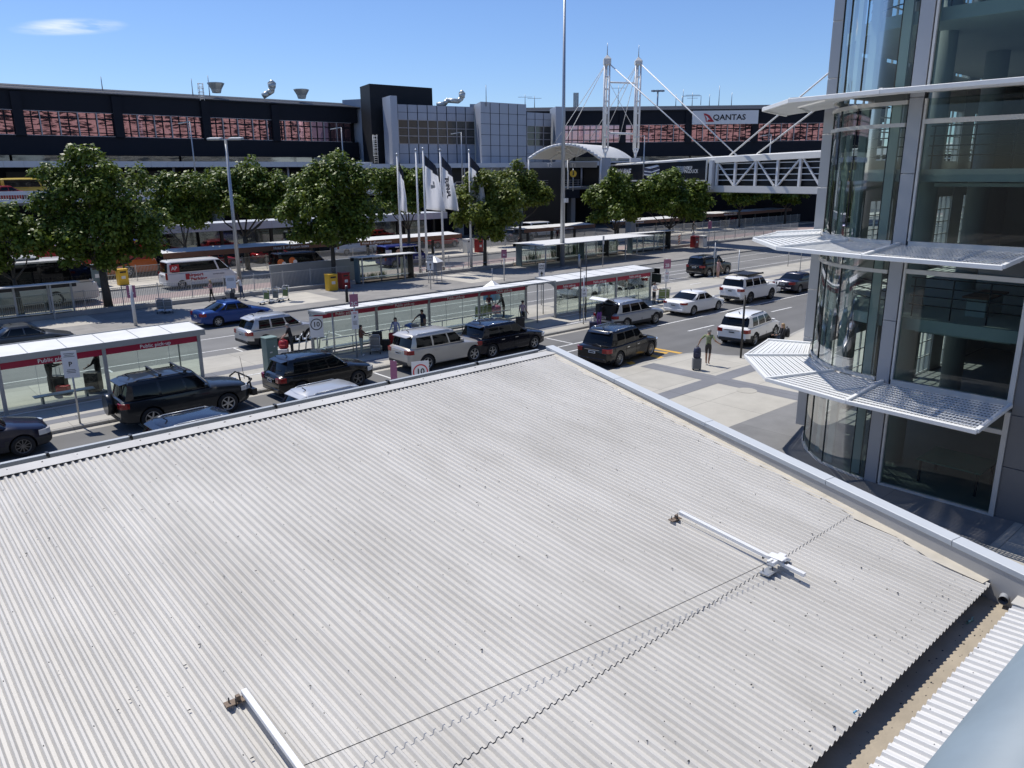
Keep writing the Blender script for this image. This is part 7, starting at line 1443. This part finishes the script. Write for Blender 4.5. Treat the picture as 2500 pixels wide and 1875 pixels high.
def tree(label, x, y, lobes, trunk_h, n, ls=.24, leaf='leaf_deep', r0=.2, z0=.16):
    """lobes: (dx, dy, z, rx, rz) balls of foliage in metres"""
    t = thing('plane_tree', label, 'tree', (x, y, z0), 0, 'trees along the bus roads'); Rt = random.Random(int(x*100+y))
    b = MB(); fk = Vector((Rt.uniform(-.1, .1), 0, trunk_h)); b.tube((0, 0, -.1), (0, 0, .3), r0*1.35, r0, n=12); b.tube((0, 0, .3), fk, r0, r0*.72, n=12)
    for dx, dy, z, rx, rz_ in lobes:
        e_ = Vector((dx, dy, z-.1)); m1_ = fk.lerp(e_, .5)+Vector((Rt.uniform(-.3, .3), Rt.uniform(-.3, .3), -.25)); b.tube(fk-Vector((0, 0, .1)), m1_, r0*.45, r0*.26, n=8); b.tube(m1_, e_, r0*.26, r0*.08, n=6)
        for k in range(3): a = Rt.random()*6.28; b.tube(m1_.lerp(e_, .4+.2*k), e_+Vector((math.cos(a)*rx*.7, math.sin(a)*rx*.7, rz_*Rt.uniform(-.4, .5))), r0*.12, r0*.03, n=5)
    b.build('trunk', 'bark', t, local=True)
    bm = bmesh.new(); tot = sum(l[3]**2 for l in lobes)
    sub = []
    for dx, dy, z, rx, rz_ in lobes:                        # break each ball into tufts
        k = max(5, int(9*rx/1.2))
        for i in range(k):
            u = Rt.uniform(-.75, 1); a = Rt.random()*6.283; q = math.sqrt(max(0, 1-u*u)); f = Rt.uniform(.55, .98); sub.append((dx+math.cos(a)*q*rx*f, dy+math.sin(a)*q*rx*f, z+u*rz_*f, Rt.uniform(.42, .7)*min(rx, 1.6)*.85))
        sub.append((dx, dy, z, rx*.75))
    ts = sum(s[3]**2 for s in sub)
    for cx_, cy_, cz_, r in sub:
        for i in range(int(1.55*n*r*r/ts)+3):
            u = Rt.uniform(-.8, 1); a = Rt.random()*6.283; q = math.sqrt(max(0, 1-u*u)); f = Rt.uniform(.45, 1.08); d = Vector((math.cos(a)*q, math.sin(a)*q, u)); p = Vector((cx_, cy_, cz_))+Vector((d.x*r, d.y*r, d.z*r*.95))*f
            nrm = (d*.55+Vector((Rt.uniform(-.6, .6), Rt.uniform(-.6, .6), Rt.uniform(.1, 1.0)))).normalized(); ax = nrm.cross(Vector((Rt.uniform(-1, 1), Rt.uniform(-1, 1), Rt.uniform(-.6, .2)))).normalized(); bx_ = nrm.cross(ax); s = ls*Rt.uniform(.65, 1.4)
            v = [bm.verts.new(p-ax*s*.55), bm.verts.new(p-bx_*s*.38+ax*s*.05-nrm*s*.08), bm.verts.new(p+ax*s*.6-nrm*s*.12), bm.verts.new(p+bx_*s*.38+ax*s*.05-nrm*s*.08)]; bm.faces.new(v)
    me = bpy.data.meshes.new('crown'); bm.to_mesh(me); bm.free(); link('crown', me, leaf, t, True)
    return t
hx, hy = math.sin(_a), -math.cos(_a)                       # picture-right on the ground
def lob(lst, D):                                           # (right m, back m, z, rx, rz)
    return [(r_*hx+bk*math.cos(_a), r_*hy+bk*math.sin(_a), z, rx, rz_) for r_, bk, z, rx, rz_ in lst]
tree('largest tree, in front of the left end of the bus road', 14.5, 57.6, lob([(-.2, 0, 8.6, 2.1, 1.9), (-2.3, .2, 7.6, 1.7, 1.7), (1.9, -.2, 7.9, 1.9, 1.8), (.1, .3, 6.2, 2.6, 1.9), (-2.6, 0, 5.4, 1.7, 1.4), (2.5, .2, 5.7, 1.9, 1.6), (.6, -1.4, 5.0, 1.9, 1.5), (-.2, 0, 10.0, 1.0, 1.0), (-2.9, 0, 8.9, .8, .9), (1.3, -.6, 3.9, 1.5, 1.0), (3.0, 0, 4.1, 1.2, 1.1), (-1.2, -1, 3.9, 1.3, .9)], 52), 2.9, 15000, .23, r0=.3)
tree('low spreading tree at the left edge beside the largest tree', 9.6, 59.2, lob([(-2.2, 0, 5.2, 1.6, 1.3), (-.2, 0, 5.6, 1.7, 1.4), (1.3, 0, 4.6, 1.3, 1.1), (-1, -.6, 3.8, 1.6, .9), (.3, -.4, 6.6, .9, .9)], 50), 2.4, 6000, .23, r0=.17)
tree('tree rising behind the white airport parking minibus, left of the lamp post', 25.6, 73.4, lob([(-.5, 0, 7.0, 2.1, 1.7), (1.5, 0, 7.6, 1.8, 1.5), (.4, -.4, 5.4, 2.1, 1.3), (-1.8, 0, 5.8, 1.3, 1.2)], 72), 2.6, 6500, .27)
tree('wide tree with a forked trunk standing right of the lamp post', 31.2, 73.0, lob([(-1.6, 0, 8.2, 1.9, 1.6), (.6, .3, 8.8, 1.8, 1.5), (2.6, 0, 7.6, 1.9, 1.5), (4.6, .3, 7.3, 1.7, 1.4), (-.4, -.8, 6.4, 2.4, 1.5), (2.9, -.6, 5.8, 1.9, 1.3), (-2.9, 0, 6.3, 1.5, 1.3)], 75), 3.2, 10500, .27, r0=.24)
tree('tall dense tree above the yellow and red bins', 32.7, 59.0, lob([(.1, 0, 9.3, 1.6, 1.6), (-1.4, .2, 7.6, 1.9, 1.6), (1.9, .2, 8.0, 1.9, 1.7), (.2, -.6, 6.4, 2.5, 1.8), (-2.9, 0, 5.6, 1.6, 1.4), (2.8, 0, 5.6, 1.8, 1.5), (.4, -1.2, 4.4, 2.0, 1.2), (-1.9, -.6, 4.2, 1.5, 1.0), (2.2, -.6, 4.1, 1.4, 1.0)], 68), 3.0, 13500, .25, r0=.22)
tree('tree with bare lower limbs standing behind the flagpoles', 47.0, 68.6, lob([(-1.3, 0, 7.8, 1.7, 1.5), (.6, 0, 8.2, 1.7, 1.4), (-.2, -.5, 6.3, 2.1, 1.4), (1.9, 0, 6.6, 1.4, 1.2), (-2.4, 0, 6.2, 1.2, 1.0)], 82), 3.2, 6000, .3)
tree('round tree standing right of the flagpoles', 48.2, 57.6, lob([(0, 0, 7.8, 1.8, 1.5), (-1.7, 0, 6.7, 1.7, 1.5), (1.8, 0, 6.8, 1.8, 1.5), (.1, -.6, 5.3, 2.3, 1.6), (-2.0, 0, 4.6, 1.4, 1.2), (2.2, -.2, 4.6, 1.5, 1.2), (.3, -1.0, 3.6, 1.6, 1.0)], 74), 2.7, 10500, .26, 'leaf_light', r0=.2)
tree('yellowish tree behind the very tall grey pole', 66.5, 72.5, lob([(-2.1, 0, 7.3, 1.9, 1.5), (-.2, 0, 8.3, 1.7, 1.5), (1.7, 0, 7.0, 1.7, 1.4), (-.4, -.5, 5.6, 2.3, 1.4), (3.0, 0, 5.7, 1.3, 1.1), (-3.4, 0, 5.6, 1.4, 1.2)], 98), 3.0, 7500, .32, 'leaf_light')
tree('left one of the two round trees in front of the footbridge', 71.5, 61.2, lob([(0, 0, 7.6, 1.9, 1.5), (-1.6, 0, 6.2, 1.7, 1.5), (1.6, 0, 6.4, 1.8, 1.5), (0, -.5, 4.6, 2.2, 1.5), (-1.9, 0, 3.6, 1.2, 1.0), (1.7, 0, 4.2, 1.5, 1.2)], 92), 2.2, 8500, .3)
tree('right one of the two round trees in front of the footbridge', 76.3, 56.9, lob([(0, 0, 7.5, 2.1, 1.4), (-2.1, 0, 6.5, 1.9, 1.5), (2.3, 0, 6.3, 1.9, 1.4), (.2, -.5, 5.2, 2.6, 1.5), (3.6, 0, 4.8, 1.4, 1.1), (-3.3, 0, 5.0, 1.3, 1.1), (1.9, -.5, 4.2, 1.7, 1.0)], 92), 2.4, 10000, .3)
for lb, x, y in (('tree in deep shade under the bridge, leftmost of three', 103.5, 74.5), ('tree in deep shade under the bridge, middle of three', 113, 70.6), ('tree beside the tower seen under the footbridge', 124, 68.6)):
    tree(lb, x, y, lob([(-2, 0, 6.0, 2.2, 1.5), (.5, 0, 6.6, 2.4, 1.6), (2.6, 0, 5.4, 2.0, 1.4), (0, -.4, 4.6, 2.4, 1.2)], 125), 2.6, 4500, .38)
# ---------------------------------------------------------------- daylight
w = bpy.data.worlds.new('World'); scene.world = w; w.use_nodes = True
nt = w.node_tree; bg = nt.nodes['Background']
sky = nt.nodes.new('ShaderNodeTexSky'); sky.sky_type = 'NISHITA'; sky.sun_disc = False
EL, AZ = rad(61.5), rad(-6.5)
sky.sun_elevation = EL; sky.sun_rotation = AZ; sky.altitude = 50; sky.air_density = 1.0; sky.dust_density = .1; sky.ozone_density = 3.2
# one thin wisp of cloud, fixed in the sky by its own direction
tc = nt.nodes.new('ShaderNodeTexCoord')
cdir = ray(170, 66).normalized()
ax = (ray(260, 62).normalized()-ray(80, 68).normalized()).normalized(); ay = cdir.cross(ax).normalized()
def dotn(v, off):
    d = nt.nodes.new('ShaderNodeVectorMath'); d.operation = 'DOT_PRODUCT'; d.inputs[1].default_value = v; nt.links.new(tc.outputs['Generated'], d.inputs[0])
    s = nt.nodes.new('ShaderNodeMath'); s.operation = 'SUBTRACT'; s.inputs[1].default_value = off; nt.links.new(d.outputs['Value'], s.inputs[0]); return s
def mnode(op, a, b_=None, v=None):
    m = nt.nodes.new('ShaderNodeMath'); m.operation = op; nt.links.new(a.outputs[0], m.inputs[0])
    if b_ is not None: nt.links.new(b_.outputs[0], m.inputs[1])
    if v is not None: m.inputs[1].default_value = v
    return m
du = mnode('DIVIDE', dotn(ax, cdir.dot(ax)), v=.06); dv = mnode('DIVIDE', dotn(ay, cdir.dot(ay)), v=.0095)
rr = mnode('ADD', mnode('POWER', mnode('ABSOLUTE', du), v=2), mnode('POWER', mnode('ABSOLUTE', dv), v=2))
mp = nt.nodes.new('ShaderNodeMapping'); mp.inputs['Scale'].default_value = (9, 9, 60); nt.links.new(tc.outputs['Generated'], mp.inputs[0])
nz = nt.nodes.new('ShaderNodeTexNoise'); nz.inputs['Scale'].default_value = 2.2; nz.inputs['Detail'].default_value = 7; nt.links.new(mp.outputs[0], nz.inputs['Vector'])
fo = nt.nodes.new('ShaderNodeMapRange'); fo.inputs[1].default_value = 0; fo.inputs[2].default_value = 1.0; fo.inputs[3].default_value = 1; fo.inputs[4].default_value = 0; fo.interpolation_type = 'SMOOTHSTEP'; nt.links.new(rr.outputs[0], fo.inputs[0])
nr = nt.nodes.new('ShaderNodeMapRange'); nr.inputs[1].default_value = .35; nr.inputs[2].default_value = .75; nt.links.new(nz.outputs['Fac'], nr.inputs[0])
cl = mnode('MULTIPLY', fo, nr)
mx = nt.nodes.new('ShaderNodeMix'); mx.data_type = 'RGBA'; mx.inputs[7].default_value = (9.5, 10.2, 11.0, 1)
nt.links.new(cl.outputs[0], mx.inputs[0]); tint = nt.nodes.new('ShaderNodeMix'); tint.data_type = 'RGBA'; tint.blend_type = 'MULTIPLY'; tint.inputs[0].default_value = 1; tint.inputs[7].default_value = (.86, 1.0, 1.3, 1); nt.links.new(sky.outputs[0], tint.inputs[6]); nt.links.new(tint.outputs[2], mx.inputs[6]); nt.links.new(mx.outputs[2], bg.inputs[0])
bg.inputs[1].default_value = .10
sd = bpy.data.lights.new('sun', 'SUN'); sd.energy = 4.7; sd.angle = rad(.53); sd.color = (1, .955, .89)
so = bpy.data.objects.new('sun', sd); COL.objects.link(so)
sv = Vector((math.cos(EL)*math.sin(AZ), math.cos(EL)*math.cos(AZ), math.sin(EL)))
so.rotation_euler = sv.to_track_quat('Z', 'Y').to_euler(); so.location = (0, 0, 60)
scene.view_settings.view_transform = 'Standard'; scene.view_settings.look = 'None'; scene.view_settings.exposure = 0; scene.view_settings.gamma = 1
scene.render.engine = 'CYCLES'
cy = scene.cycles
cy.max_bounces = 7; cy.diffuse_bounces = 3; cy.glossy_bounces = 3; cy.transmission_bounces = 4; cy.transparent_max_bounces = 14
cy.use_denoising = True; cy.caustics_reflective = False; cy.caustics_refractive = False; cy.sample_clamp_indirect = 4; cy.use_adaptive_sampling = True; cy.adaptive_threshold = .01
